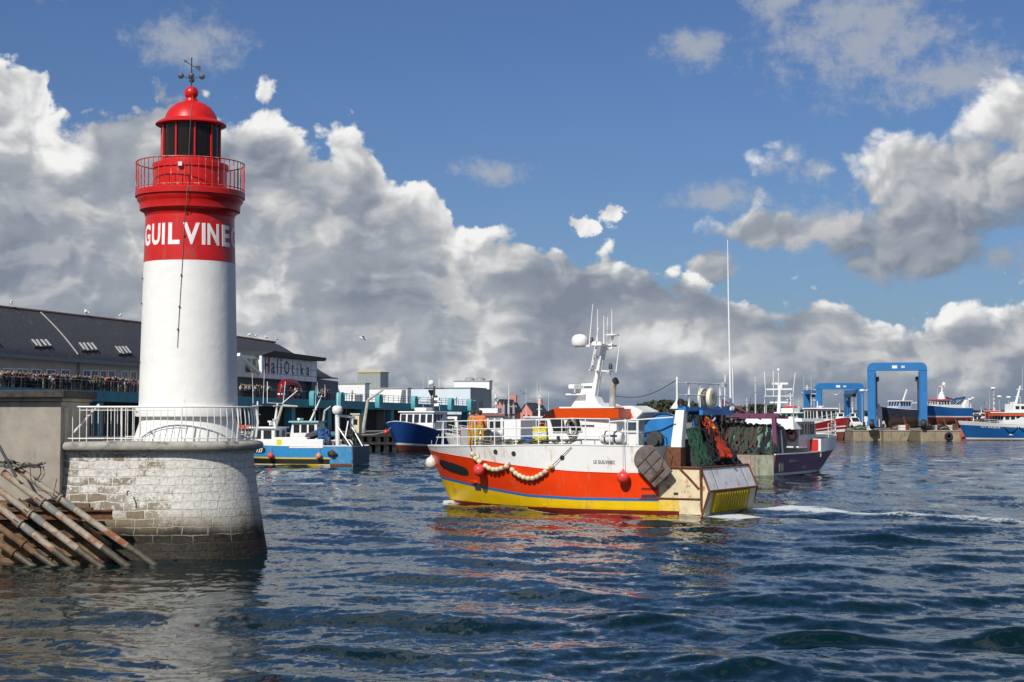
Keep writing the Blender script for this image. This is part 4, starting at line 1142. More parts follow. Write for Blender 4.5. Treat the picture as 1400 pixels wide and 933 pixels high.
def gable_house(label, pxl, pxr, ybase, yeave, ypeak, Y, depth, wall, roofm):
    C = at((pxl + pxr) / 2, ybase, Y); k = Y / 2200.0
    w = (pxr - pxl) * k; he = zat(yeave, Y) - 1.95; hp = zat(ypeak, Y) - 1.95
    root = thing('house', label, 'house', (C.x, Y, 1.95), R(-18))
    MB().prism([(-w / 2, 0), (w / 2, 0), (w / 2, he), (0, hp), (-w / 2, he)], 0, depth, 'xz').build('wall', wall, root)
    rf = MB(); t = 0.25
    for sg in (-1, 1):
        rf.add([(0, -0.3, hp + .03), (sg * (w / 2 + .4), -0.3, he - .3), (sg * (w / 2 + .4), depth + .3, he - .3), (0, depth + .3, hp + .03),
                (0, -0.3, hp + t), (sg * (w / 2 + .4), -0.3, he - .3 + t), (sg * (w / 2 + .4), depth + .3, he - .3 + t), (0, depth + .3, hp + t)],
               [(0, 1, 2, 3), (4, 5, 6, 7), (0, 1, 5, 4), (1, 2, 6, 5), (2, 3, 7, 6), (3, 0, 4, 7)])
    roof = rf.build('roof', roofm, root)
    MB().box(0, depth * 0.9, hp - 0.4, 1.3, 0.8, 1.6).build('chimney', wall, root)
    for sg in (-1, 1): MB().box(sg * w * .2, -0.02, he * 0.55, w * .14, 0.06, he * .25).build('window', WIN, root)
PINK = material('salmon_render', (0.55, 0.22, 0.17), 0.8, var=0.08)
CREAM = material('cream_render', (0.66, 0.62, 0.52), 0.8, var=0.06)
gable_house('salmon pink house with dark roof, nearer the pale blue building', 676, 690, 600, 562, 547.5, 345, 11, PINK, SLATE)
gable_house('salmon pink house with dark roof, right behind the orange wheelhouse visor', 711, 728, 600, 564, 552, 385, 12, PINK, SLATE)
gable_house('white house with dark roof beyond the travel lifts', 1287, 1300, 590, 572, 563, 470, 16, CREAM, SLATE)
gable_house('cream house with arched dark roof behind the orange roofed wheelhouse', 1374, 1398, 595, 566, 556.5, 360, 14, CREAM, SLATE)
gable_house('small pale house between the trees and the big travel lift', 1150, 1160, 590, 574, 567, 520, 14, CREAM, SLATE)

# ------------------------------------------------ far wood
def leaf_mass(name, spec, seed, mat, n, size):
    rnd = random.Random(seed); m = MB()
    for _ in range(n):
        x0, x1, Y, zfun = spec
        x = rnd.uniform(x0, x1); top = zfun(x)
        if top < 2.2: continue
        f = rnd.random() ** 0.6
        p = Vector((x + rnd.gauss(0, 0.6), Y + rnd.uniform(-9, 9), 1.9 + (top - 1.9) * f))
        s = size * rnd.uniform(0.5, 1.3)
        a = Vector((rnd.gauss(0, 1), rnd.gauss(0, 1), rnd.gauss(0, 0.7))).normalized(); b = a.orthogonal().normalized()
        c = a.cross(b); t = rnd.random() * 6.28
        u, v = (b * math.cos(t) + c * math.sin(t)) * s, (c * math.cos(t) - b * math.sin(t)) * s * 0.7
        m.add([p - u, p + v * .8, p + u, p - v], [(0, 1, 2, 3)])
    o = m.build(name, mat); o['kind'] = 'stuff'
    return o
LEAF = material('dark_foliage', (0.042, 0.058, 0.026), 0.8, var=0.5, scale=0.12)
def wood_top(x, Y=500.0):
    px = x / Y * 2200 + 700
    pts = [(700, 566), (760, 565), (840, 564), (862, 560), (875, 553), (900, 548.5), (925, 549), (945, 551), (975, 556), (1005, 557), (1030, 554), (1060, 555), (1080, 560), (1110, 566), (1180, 566), (1215, 563), (1250, 566), (1300, 562), (1400, 563), (1480, 560)]
    y = np.interp(px, [p[0] for p in pts], [p[1] for p in pts])
    y += 1.6 * mnoise.noise(Vector((x * 0.22, 0, 1))) + 1.0 * mnoise.noise(Vector((x * 0.7, 0, 5)))
    return zat(float(y), Y)
o = leaf_mass('woodland', (-20, 190, 500, wood_top), 3, LEAF, 15000, 0.75)

# ------------------------------------------------ jib cranes, kiosk and timber jetty along the quay
def jib_crane(label, pts, Y, r, mat):
    P = [at(x, y, Y) for x, y in pts]
    P[0].z = 1.95
    root = thing('jib_crane', label, 'crane', P[0], 0, 'pale jib cranes on the fish quay')
    L = [p - P[0] for p in P]
    MB().tube([L[0], L[1]], [r * 1.3, r], 8).build('post', mat, root)
    MB().tube(L[1:], [r] + [r * 0.6] * (len(L) - 2), 8).build('jib', mat, root)
    MB().lathe([(r * 2, -0.2), (r * 2, 0.5), (r * 1.4, 0.6)], 10).build('foot', GALV, root)
JIB = material('pale_crane_paint', (0.48, 0.45, 0.38), 0.6, var=0.15, dirt=(0.2, 0.12, 0.06), amount=0.3)
jib_crane('pale jib crane leaning out beside the cream kiosk', ((496, 592), (503, 547), (524, 533)), 215, 0.20, JIB)
jib_crane('pale jib crane with bent arm behind the blue and black fishing boat', ((374, 586), (386, 555), (407, 556)), 190, 0.17, JIB)
jib_crane('small pale jib crane below the terrace next to the lighthouse foot', ((440, 588), (444, 562), (452, 556)), 205, 0.14, JIB)
def make_kiosk():
    C = at(488, 590, 205); z1 = zat(567, 205)
    root = thing('kiosk', 'narrow cream control kiosk beside the jib crane', 'kiosk', (C.x, 205, 1.95), QRZ)
    MB().box(0, 0, 0, 1.0, 1.0, z1 - 1.95).build('cabin', material('cream_paint', (0.68, 0.60, 0.38), 0.5), root, bevel=0.03)
    MB().box(-0.52, 0, (z1 - 1.95) * .45, 0.04, 0.55, (z1 - 1.95) * .3).build('window', WIN, root)
    MB().box(0, 0, z1 - 1.95 + .002, 1.3, 1.3, 0.12).build('roof', WHITE_CLEAN, root)
make_kiosk()
def make_jetty():
    root = thing('timber_jetty', 'dark tarred jetty on piles by the bow of the dark blue trawler', 'jetty', (xat(505, 192), 192, 0))
    tar = material('tarred_timber', (0.028, 0.024, 0.02), 0.85, var=0.4, scale=2, dirt=(0.10, 0.06, 0.03), amount=0.3)
    MB().box(-1.0, 0, 1.65, 12.5, 4.5, 0.4).build('deck', tar, root, bevel=0.02)
    for i in range(12):
        for y in (-2.0, 1.9):
            MB().tube([(-6.6 + i * 1.0, y, -1.5), (-6.6 + i * 1.0, y, 1.7 + 0.3 * (i % 3 == 0))], 0.19, 8).build('pile', tar, root)
    MB().bar((-6.8, -2.25, 0.9), (4.9, -2.25, 0.9), 0.15, 0.3).build('waler', tar, root)
make_jetty()

# ---------------------------------------------------------------- people
SKIN = material('skin', (0.42, 0.25, 0.17), 0.6, var=0.05)
HAIR_BROWN = material('brown_hair', (0.05, 0.03, 0.018), 0.7)
HAIR_GREY = material('grey_hair', (0.20, 0.195, 0.185), 0.7)
HAIR_FAIR = material('fair_hair', (0.17, 0.11, 0.05), 0.7)
SHOE = material('dark_shoe', (0.02, 0.018, 0.016), 0.6)
def figure_mesh(name, J, extra, mats, hands=False, levels=1):
    """one continuous body grown with a skin modifier over joints J; materials (top, trousers, skin, hair, shoe) go by the nearest bone"""
    rad = dict(pelvis=(.145, .11), spine=(.135, .10), chest=(.165, .115), neck=(.058, .058), head=(.082, .098), crown=(.062, .078))
    for s in 'lr':
        rad.update({'shoulder' + s: (.075, .075), 'elbow' + s: (.052, .052), 'wrist' + s: (.036, .036), 'palm' + s: (.042, .024), 'hip' + s: (.105, .105), 'knee' + s: (.070, .070), 'ankle' + s: (.052, .052), 'toe' + s: (.045, .035)})
    bones = [('pelvis', 'spine', 0), ('spine', 'chest', 0), ('chest', 'neck', 0), ('neck', 'head', 2), ('head', 'crown', 2)]
    for s in 'lr':
        bones += [('chest', 'shoulder' + s, 0), ('shoulder' + s, 'elbow' + s, 0), ('elbow' + s, 'wrist' + s, 0), ('wrist' + s, 'palm' + s, 2),
                  ('pelvis', 'hip' + s, 1), ('hip' + s, 'knee' + s, 1), ('knee' + s, 'ankle' + s, 1), ('ankle' + s, 'toe' + s, 4)]
    J = {k: Vector(v) for k, v in J.items()}
    if hands:
        for s in 'lr':
            w, p = J['wrist' + s], J['palm' + s]
            d = (p - w).normalized(); side = d.cross(Vector((0, 0, 1)))
            side = side.normalized() if side.length > .1 else Vector((1, 0, 0)); curl = Vector((0, 0, -1)) if abs(d.z) < .8 else Vector((0, -1, 0))
            for i, L in enumerate((.072, .082, .077, .060)):
                b = p + side * (0.021 * (i - 1.5)) + d * 0.02
                J['knuckle%d%s' % (i, s)] = b + d * L * .5; J['tip%d%s' % (i, s)] = b + d * L * .8 + curl * L * .45
                rad['knuckle%d%s' % (i, s)] = (.0095, .0095); rad['tip%d%s' % (i, s)] = (.008, .008)
                bones += [('palm' + s, 'knuckle%d%s' % (i, s), 2), ('knuckle%d%s' % (i, s), 'tip%d%s' % (i, s), 2)]
            t = w + d * .035 + side * .045
            J['thumb' + s] = t + d * .03; rad['thumb' + s] = (.011, .011); bones.append(('wrist' + s, 'thumb' + s, 2))
    names = list(J); idx = {k: i for i, k in enumerate(names)}
    me = bpy.data.meshes.new('skeleton')
    me.from_pydata([J[k] for k in names], [(idx[a], idx[b]) for a, b, _ in bones], [])
    o = bpy.data.objects.new('skeleton', me); col.objects.link(o)
    o.modifiers.new('skin', 'SKIN').use_smooth_shade = True
    if not me.skin_vertices: me.attributes.new('skin', 'FLOAT', 'POINT')
    for k, i in idx.items():
        sv = me.skin_vertices[0].data[i]; sv.radius = rad[k]; sv.use_root = (k == 'pelvis')
    ss = o.modifiers.new('sub', 'SUBSURF'); ss.levels = levels; ss.render_levels = levels
    dg = bpy.context.evaluated_depsgraph_get(); dg.update()
    out = bpy.data.meshes.new_from_object(o.evaluated_get(dg))
    bpy.data.objects.remove(o); bpy.data.meshes.remove(me)
    out.name = name
    out.materials.clear()
    for m in mats: out.materials.append(m)
    hd, cr = J['head'], J['crown']
    for p in out.polygons:
        c = p.center; best = (9, 0)
        for a, b, mi in bones:
            A, B = J[a], J[b]; ab = B - A
            t = max(0, min(1, (c - A).dot(ab) / ab.length_squared))
            d = (c - (A + ab * t)).length - rad[a][0] * (1 - t) - rad[b][0] * t
            if d < best[0]: best = (d, mi)
        mi = best[1]
        if mi == 2 and c.z > J['neck'].z + .04 and (c - hd).length < .25:
            if c.z > hd.z + 0.03 or (c.y > hd.y and c.z > hd.z - .07): mi = 3
        if mi == 0 and extra.get('bib') and c.z < extra['bib'] and (c.xy - J['spine'].xy).length < .19: mi = 1
        p.material_index = mi
        p.use_smooth = True
    return out
def pose(arms='rail', lean=0.0, tw=0.0):
    J = dict(pelvis=(0, 0.02, .92), spine=(0, 0.02 - lean * .3, 1.12), chest=(0, 0.0 - lean * .7, 1.33), neck=(0, -0.005 - lean, 1.48), head=(tw * .3, -0.03 - lean * 1.1, 1.59), crown=(tw * .3, -0.02 - lean * 1.1, 1.68))
    for s, k in (('l', -1), ('r', 1)):
        J['hip' + s] = (k * .095, .02, .88); J['knee' + s] = (k * .115, -.01 + tw * .05 * k, .49); J['ankle' + s] = (k * .12, .04, .09); J['toe' + s] = (k * .14, -.12, .035)
        sh = Vector((k * .185, -lean * .8, 1.40))
        J['shoulder' + s] = sh
        if arms == 'rail': e, w, p = (k * .26, -.10 - lean, 1.15), (k * .17, -.32 - lean, 1.10), (k * .15, -.39 - lean, 1.09)
        elif arms == 'down': e, w, p = (k * .25, .03, 1.13), (k * .26, -.05, .90), (k * .255, -.07, .82)
        elif arms == 'phone': e, w, p = (k * .24, -.16, 1.20), (k * .08, -.27, 1.43), (k * .05, -.30, 1.50)
        elif arms == 'crossed': e, w, p = (k * .25, -.06, 1.15), (-k * .04, -.20, 1.18 + .03 * k), (-k * .11, -.19, 1.20 + .03 * k)
        elif arms == 'haul': e, w, p = ((k * .20, -.28, 1.18), (k * .10 - .08, -.48, 1.05), (k * .10 - .10, -.55, 1.03))
        J['elbow' + s], J['wrist' + s], J['palm' + s] = e, w, p
    return J
COATS = {'navy': (0.015, 0.02, 0.05), 'black': (0.012, 0.012, 0.014), 'grey': (0.16, 0.16, 0.17), 'white': (0.72, 0.72, 0.70), 'red': (0.45, 0.015, 0.02), 'dark red': (0.16, 0.02, 0.025),
         'purple': (0.16, 0.12, 0.24), 'beige': (0.45, 0.37, 0.26), 'pale blue': (0.25, 0.42, 0.52), 'olive': (0.16, 0.13, 0.035), 'turquoise': (0.05, 0.45, 0.55), 'brown': (0.09, 0.05, 0.03), 'pale grey': (0.35, 0.35, 0.36), 'mustard': (0.38, 0.22, 0.03), 'green': (0.03, 0.12, 0.06), 'pink': (0.50, 0.22, 0.25)}
TROUS = [material('dark_denim', (0.02, 0.026, 0.05), 0.85), material('black_trousers', (0.012, 0.012, 0.013), 0.85), material('grey_trousers', (0.12, 0.115, 0.11), 0.85), material('khaki_trousers', (0.25, 0.20, 0.14), 0.85)]
FIGS = {}
ARMS = ('rail', 'down', 'phone', 'crossed', 'rail')
DOING = ('leaning forward', 'with arms hanging', 'holding up a phone', 'with folded arms', 'resting elbows')
def figure(coat, i):
    k = (coat, i % 5)
    if k not in FIGS:
        arms = ARMS[i % 5]
        FIGS[k] = figure_mesh('person', pose(arms, 0.05 * (i % 5 % 3), 0.1 * (i % 5 % 3 - 1)), {}, [material(coat.replace(' ', '_') + '_coat', COATS[coat], 0.85, var=0.1), TROUS[(i % 5 + len(coat)) % 4], SKIN, (HAIR_BROWN, HAIR_GREY, HAIR_FAIR)[(i % 5 + len(coat)) % 3], SHOE])
    return FIGS[k]
def spectator(px, off, coat, i, where, rnd):
    s = q_s(px, off)
    o = bpy.data.objects.new('person', figure(coat, i)); col.objects.link(o)
    p = QA + QU * s + QL * off
    o.location = (p.x, p.y, deck(s) - 0.05)
    o.rotation_euler = (0, 0, QRZ + rnd.uniform(-0.5, 0.5))
    k = rnd.uniform(0.90, 1.02); o.scale = (k * 1.02, k * 1.02, k)
    q = i + len(coat)
    tag(o, '%s-haired spectator in %s coat %s %s%s' % (('brown', 'grey', 'fair')[(i % 5 + len(coat)) % 3], coat, DOING[i % 5], where, '' if off < .5 else ', second row' if off < 1.3 else ', back row'), 'person', 'spectators along the terrace railing')
def make_crowd():
    rnd = random.Random(12)
    pal = ['navy', 'black', 'black', 'navy', 'grey', 'white', 'purple', 'black', 'beige', 'navy', 'pale blue', 'dark red', 'brown', 'pale grey', 'green', 'black', 'navy', 'black', 'pink', 'brown', 'black', 'navy']
    i = 0
    for row, (off, step) in enumerate(((0.15, 4.4), (0.85, 5.0), (1.55, 7.0))):
        px = -8 + row * 2
        while px < 189:
            px += step * rnd.uniform(0.75, 1.3)
            c = rnd.choice(pal)
            if 98 < px < 126: c = rnd.choice(['black', 'navy', 'black', 'grey'])
            if 126 < px < 137 and row < 1: c = 'olive'
            if 144 < px < 170: c = rnd.choice(['red', 'red', 'dark red', 'navy', 'black'])
            spectator(px, off + rnd.uniform(-.1, .15), c, rnd.randrange(10), 'under the slates', rnd); i += 1
    for row, (off, step) in enumerate(((0.15, 3.6), (0.85, 4.4))):
        px = 326
        while px < 367:
            px += step * 0.8 * rnd.uniform(0.8, 1.25)
            spectator(px, off, rnd.choice(['black', 'navy', 'white', 'beige', 'dark red', 'black', 'grey']), rnd.randrange(10), 'beneath the pale wing', rnd)
    for px, c in ((384, 'grey'), (388, 'black'), (397, 'dark red'), (402.5, 'white'), (406, 'black'), (411.5, 'beige')): spectator(px, 0.2, c, rnd.randrange(10), 'by the red arch', rnd)
    for px, c in ((434.5, 'turquoise'), (438, 'grey'), (441.5, 'beige'), (444.5, 'red'), (447.5, 'red'), (450.5, 'black')): spectator(px, 0.25, c, rnd.randrange(10), 'before the blue grey block', rnd)
    for px in (481.5, 596, 624): spectator(px, 0.25, 'black' if px > 500 else 'beige', rnd.randrange(10), 'by the far sheds', rnd)
make_crowd()

# ---------------------------------------------------------------- boats: hull shapes
class Hull:
    def __init__(s, L, Lw, B, top, u0=(.38, .56), p=(1.5, 2.3), q=(.80, .62), tr=.93, flare=.10, keel=-0.8):
        s.L, s.Lw, s.B, s.top, s.u0, s.p, s.q, s.tr, s.flare, s.keel = L, Lw, B, top, u0, p, q, tr, flare, keel
    def stem(s, z):
        k = z / s.top
        return s.Lw + (s.L - s.Lw) * max(0, k) ** 0.85 if z >= 0 else s.Lw + z * 0.55
    def hb(s, x, z):
        k = max(0.0, min(1.0, z / s.top))
        u = max(0.0, min(1.0, x / s.stem(z)))
        u0 = s.u0[0] + (s.u0[1] - s.u0[0]) * k; p = s.p[0] + (s.p[1] - s.p[0]) * k; q = s.q[0] + (s.q[1] - s.q[0]) * k
        w = s.tr + (1 - s.tr) * math.sin(min(u / .35, 1) * math.pi / 2)
        if u > u0: w *= max(0.0, 1 - ((u - u0) / (1 - u0)) ** p) ** q
        w *= 1 - s.flare * (1 - k)
        if z < 0: w *= max(0.05, 1 - 0.75 * (z / s.keel) ** 2)
        return s.B / 2 * w
    def skin(s, mb, rows, mats, x0=0.0, x1=None, n=44, transom=None, sub=3):
        """the side plating between the height curves in rows; mats[i] fills rows i..i+1"""
        us = [x0 / s.L + (1 - x0 / s.L) * (1 - (1 - i / n) ** 1.25) for i in range(n + 1)]
        fine = []
        mi = []
        for k in range(len(rows) - 1):
            for q in range(sub):
                fine.append((rows[k], rows[k + 1], q / sub)); mi.append(mats[k])
        fine.append((rows[-1], rows[-1], 0.0))
        for sg in (1, -1):
            o = len(mb.v)
            for a, b, f in fine:
                for u in us:
                    xg = u * s.L; z = a(xg) + (b(xg) - a(xg)) * f
                    x = u * s.stem(z)
                    mb.v.append((x, sg * s.hb(x, z), z))
            m = len(us)
            for r in range(len(fine) - 1):
                for i in range(m - 1):
                    f = (o + r * m + i, o + r * m + i + 1, o + (r + 1) * m + i + 1, o + (r + 1) * m + i)
                    mb.f.append(f if sg < 0 else f[::-1]); mb.mi.append(mi[r])
            if transom is not None and sg > 0: oL = o
            if transom is not None and sg < 0:
                for r in range(len(fine) - 1):
                    mb.f.append((oL + r * m, o + r * m, o + (r + 1) * m, oL + (r + 1) * m)); mb.mi.append(transom)
        return mb
    def deck(s, mb, zf, inset=0.08, x0=0.0, n=36, mat=0, x1=None):
        L = x1 if x1 else s.L
        pts = []
        for sg in (1, -1):
            r = []
            for i in range(n + 1):
                xg = x0 + (L - 0.12 - x0) * i / n; z = zf(xg); x = min(xg, s.stem(z) - 0.1)
                r.append((x, sg * max(0.01, s.hb(x, z) - inset), z))
            pts.append(r)
        o = len(mb.v); mb.v += pts[0] + pts[1]
        for i in range(n):
            mb.f.append((o + i, o + i + 1, o + n + 1 + i + 1, o + n + 1 + i)); mb.mi.append(mat)
        return mb
    def capping(s, mb, zf, w=0.10, h=0.07, x0=0.0, n=40, mat=0):
        for sg in (1, -1):
            rings = []
            for i in range(n + 1):
                u = x0 / s.L + (1 - x0 / s.L) * i / n; z = zf(u * s.L); x = u * s.stem(z); y = s.hb(x, z)
                rings.append([(x, sg * (y + 0.025), z), (x, sg * (y + 0.025), z + h), (x, sg * max(0, y - w), z + h), (x, sg * max(0, y - w), z)])
            mb.loft(rings, closed=True, caps=True, mat=mat)
        return mb
    def rail_path(s, zf, x0, x1, side, inset=0.10, n=14):
        r = []
        for i in range(n + 1):
            x = x0 + (x1 - x0) * i / n; z = zf(x); xx = min(x, s.stem(z) - .05)
            r.append(Vector((xx, side * max(0.0, s.hb(xx, z) - inset), z)))
        return r

def mast_with_arms(root, base, top, r, arms=(), whips=(), radome=None, radar=None, mat=None, name='mast'):
    """tapered mast; arms (fraction, half width, offset), whips (x, y, z0, z1, lean)"""
    mat = mat or WHITE
    b, t = Vector(base), Vector(top)
    m = MB(); m.tube([b, b.lerp(t, .5), t], [r, r * .8, r * .55], 8)
    for f, hw in arms:
        c = b.lerp(t, f); m.tube([c - Vector((0, hw, 0)), c + Vector((0, hw, 0))], r * .38, 6); m.box(c.x, c.y, c.z - .03, .16, hw * 1.2, .05)
    o = m.build(name, mat, root)
    for w in whips:
        x, y, z0, z1, ln = w
        MB().tube([(x, y, z0), (x + ln * .3, y, z0 + (z1 - z0) * .35), (x + ln, y, z1)], [.028, .024, .014], 6).build('whip_aerial', WHITE_CLEAN, o)
    if radome: MB().lathe([(0.02, .0), (.30, .0), (.32, .08), (.32, .30), (.27, .45), (.15, .55), (.01, .58)], 16, radome).build('radome', WHITE_CLEAN, o)
    if radar: MB().box(radar[0], radar[1], radar[2], .25, 1.25, .14).box(radar[0], radar[1], radar[2] - .25, .35, .35, .247).build('radar', WHITE_CLEAN, o)
    return o

def wheelhouse(root, x0, x1, w, z0, z1, wall, roofm, front=0.25, win=(3, 4), eave=0.22, rooft=0.16, band=None):
    """box with raked front, framed panes on every side, roof with eaves; forward is +x"""
    m = MB(); zb = z0 - .02
    m.loft([[(x0, -w, zb), (x1, -w, zb), (x1, w, zb), (x0, w, zb)], [(x0, -w, z1), (x1 - front, -w * .96, z1), (x1 - front, w * .96, z1), (x0, w, z1)]], closed=True, caps=True)
    h = m.build('wheelhouse', wall, root)
    za, zc = z0 + (z1 - z0) * .50, z0 + (z1 - z0) * .90
    nf, ns = win
    for i in range(nf):
        y = -w * .96 + 2 * w * .96 * (i + .5) / nf; ww = 2 * w / nf * .36
        fx = lambda z: x1 - front * (z - z0) / (z1 - z0) + .012
        MB().add([(fx(za), y - ww, za), (fx(za), y + ww, za), (fx(zc), y + ww, zc), (fx(zc), y - ww, zc)] + [(fx(za) - .03, y - ww, za), (fx(za) - .03, y + ww, za), (fx(zc) - .03, y + ww, zc), (fx(zc) - .03, y - ww, zc)],
                 [(0, 1, 2, 3), (7, 6, 5, 4), (0, 4, 5, 1), (1, 5, 6, 2), (2, 6, 7, 3), (3, 7, 4, 0)]).build('window', WIN, h)
    for sg in (1, -1):
        for i in range(ns):
            x = x0 + .15 + (x1 - front - .2 - x0) * (i + .5) / ns; ww = (x1 - x0 - front) / ns * .70
            MB().box(x, sg * (w * .985 + .0), za, ww, .05, zc - za).build('window', WIN, h)
    for i in range(2):
        MB().box(x0 - .005, (-1 + 2 * i) * w * .5, za, .04, w * .5, zc - za).build('window', WIN, h)
    r = MB(); r.loft([[(x0 - eave, -w - eave, z1 + .002), (x1 - front + eave * 1.6, -w - eave, z1 + .002), (x1 - front + eave * 1.6, w + eave, z1 + .002), (x0 - eave, w + eave, z1 + .002)],
                      [(x0 - eave * .8, -w - eave * .8, z1 + rooft), (x1 - front + eave * 1.2, -w - eave * .8, z1 + rooft), (x1 - front + eave * 1.2, w + eave * .8, z1 + rooft), (x0 - eave * .8, w + eave * .8, z1 + rooft)]], closed=True, caps=True)
    r.build('wheelhouse_roof', roofm, root)
    if band is not None:
        bb = MB(); bb.box((x0 + x1 - front) / 2, 0, z0 + (z1 - z0) * .93, (x1 - x0 - front) + .03, 2 * w + .03, (z1 - z0) * .065); bb.build('colour_band', band, h)
    return h

def net_roll(root, x, z, r, w, colours, rnd, y0=0.0, name='net_drum'):
    """a drum wound with netting: ridged, uneven rolls in several colours between two side discs"""
    o = MB().lathe([(r * .35, -w / 2), (r * .35, w / 2)], 16, (x, y0, z), axis='y').build(name, DARK, root)
    for sg in (-1, 1): MB().lathe([(0.02, -0.03), (r * .8, -.03), (r * .8, .03), (.02, .03)], 24, (x, y0 + sg * w / 2, z), axis='y').build('drum_disc', DARK, o)
    n = len(colours)
    for i, c in enumerate(colours):
        a, b = -w / 2 + .05 + (w - .1) * i / n, -w / 2 + .05 + (w - .1) * (i + 1) / n
        m = MB(); rings = []
        for k in range(9):
            y = a + (b - a) * k / 8.0
            bulge = r * (.78 + .16 * math.sin(math.pi * k / 8.0))
            rings.append([(x + (bulge * (1 + .16 * mnoise.noise(Vector((j * .55, y * 5, i * 3 + x))))) * math.cos(2 * math.pi * j / 28), y0 + y + .04 * mnoise.noise(Vector((j * .9, y * 3, i))), z + (bulge * (1 + .16 * mnoise.noise(Vector((j * .55, y * 5, i * 3 + x + 9))))) * math.sin(2 * math.pi * j / 28)) for j in range(28)])
        m.loft(rings, closed=True, caps=True).build('wound_net', c, o)
    return o

def net_heap(root, pts, colours, rnd, n=9, r=.11, sag=.25, name='draped_net'):
    """bundles of netting hung between two lines of points"""
    for i in range(n):
        f = rnd.random(); a = pts[0].lerp(pts[1], f) + Vector((rnd.gauss(0, .08), rnd.gauss(0, .08), 0)); g = min(1, max(0, f + rnd.uniform(-.2, .2)))
        b = pts[2].lerp(pts[3], g) + Vector((rnd.gauss(0, .1), rnd.gauss(0, .1), 0))
        P = []; R_ = []
        for k in range(10):
            t = k / 9.0; q = a.lerp(b, t) + Vector((rnd.gauss(0, .035), rnd.gauss(0, .035), -sag * math.sin(math.pi * t) * .4)); P.append(q)
            R_.append(r * rnd.uniform(.65, 1.25) * (0.7 + .5 * t))
        MB().tube(P, R_, 9).build(name, rnd.choice(colours), root, angle=60)

NET_GREEN = material('green_netting', (0.022, 0.085, 0.05), 0.95, var=0.45, scale=14, bump=2.0, bscale=45)
NET_PALE = material('pale_green_netting', (0.19, 0.33, 0.25), 0.95, var=0.35, scale=12, bump=2.0, bscale=45)
NET_DARK = material('dark_netting', (0.018, 0.02, 0.026), 0.95, var=0.5, scale=12, bump=2.0, bscale=45)
NET_BROWN = material('brown_netting', (0.085, 0.06, 0.048), 0.95, var=0.4, scale=12, bump=2.0, bscale=45)
NET_ORANGE = material('orange_netting', (0.50, 0.045, 0.014), 0.9, var=0.35, scale=14, bump=2.0, bscale=45)
NET_BLUE = material('blue_netting', (0.03, 0.13, 0.36), 0.95, var=0.4, scale=12, bump=2.0, bscale=45)
DECK_GREY = material('grey_green_deck', (0.13, 0.155, 0.14), 0.8, var=0.2, dirt=(0.12, 0.06, 0.03), amount=0.3)
BUOY_RED = material('red_buoy_vinyl', (0.75, 0.05, 0.04), 0.35, var=0.1, dirt=(0.55, 0.16, 0.14), amount=0.25)
BUOY_WHITE = material('white_buoy_vinyl', (0.70, 0.68, 0.62), 0.45, var=0.1, dirt=(0.35, 0.32, 0.27), amount=0.3)
def buoy(label, loc, r, mat, up=0.9, group=None):
    t = thing('buoy', label, 'buoy', loc, 0, group)
    MB().lathe([(.02, -r * 1.06)] + [(r * math.cos(a), r * 1.05 * math.sin(a)) for a in [R(-80 + 12 * i) for i in range(14)]] + [(r * .22, r * 1.06), (r * .16, r * 1.28), (.015, r * 1.3)], 24).build('float_body', mat, t)
    MB().tube([(0, 0, r * 1.25), (0.0, 0.0, r * 1.3 + up)], .016, 5).build('lanyard', ROPE, t)
    return t

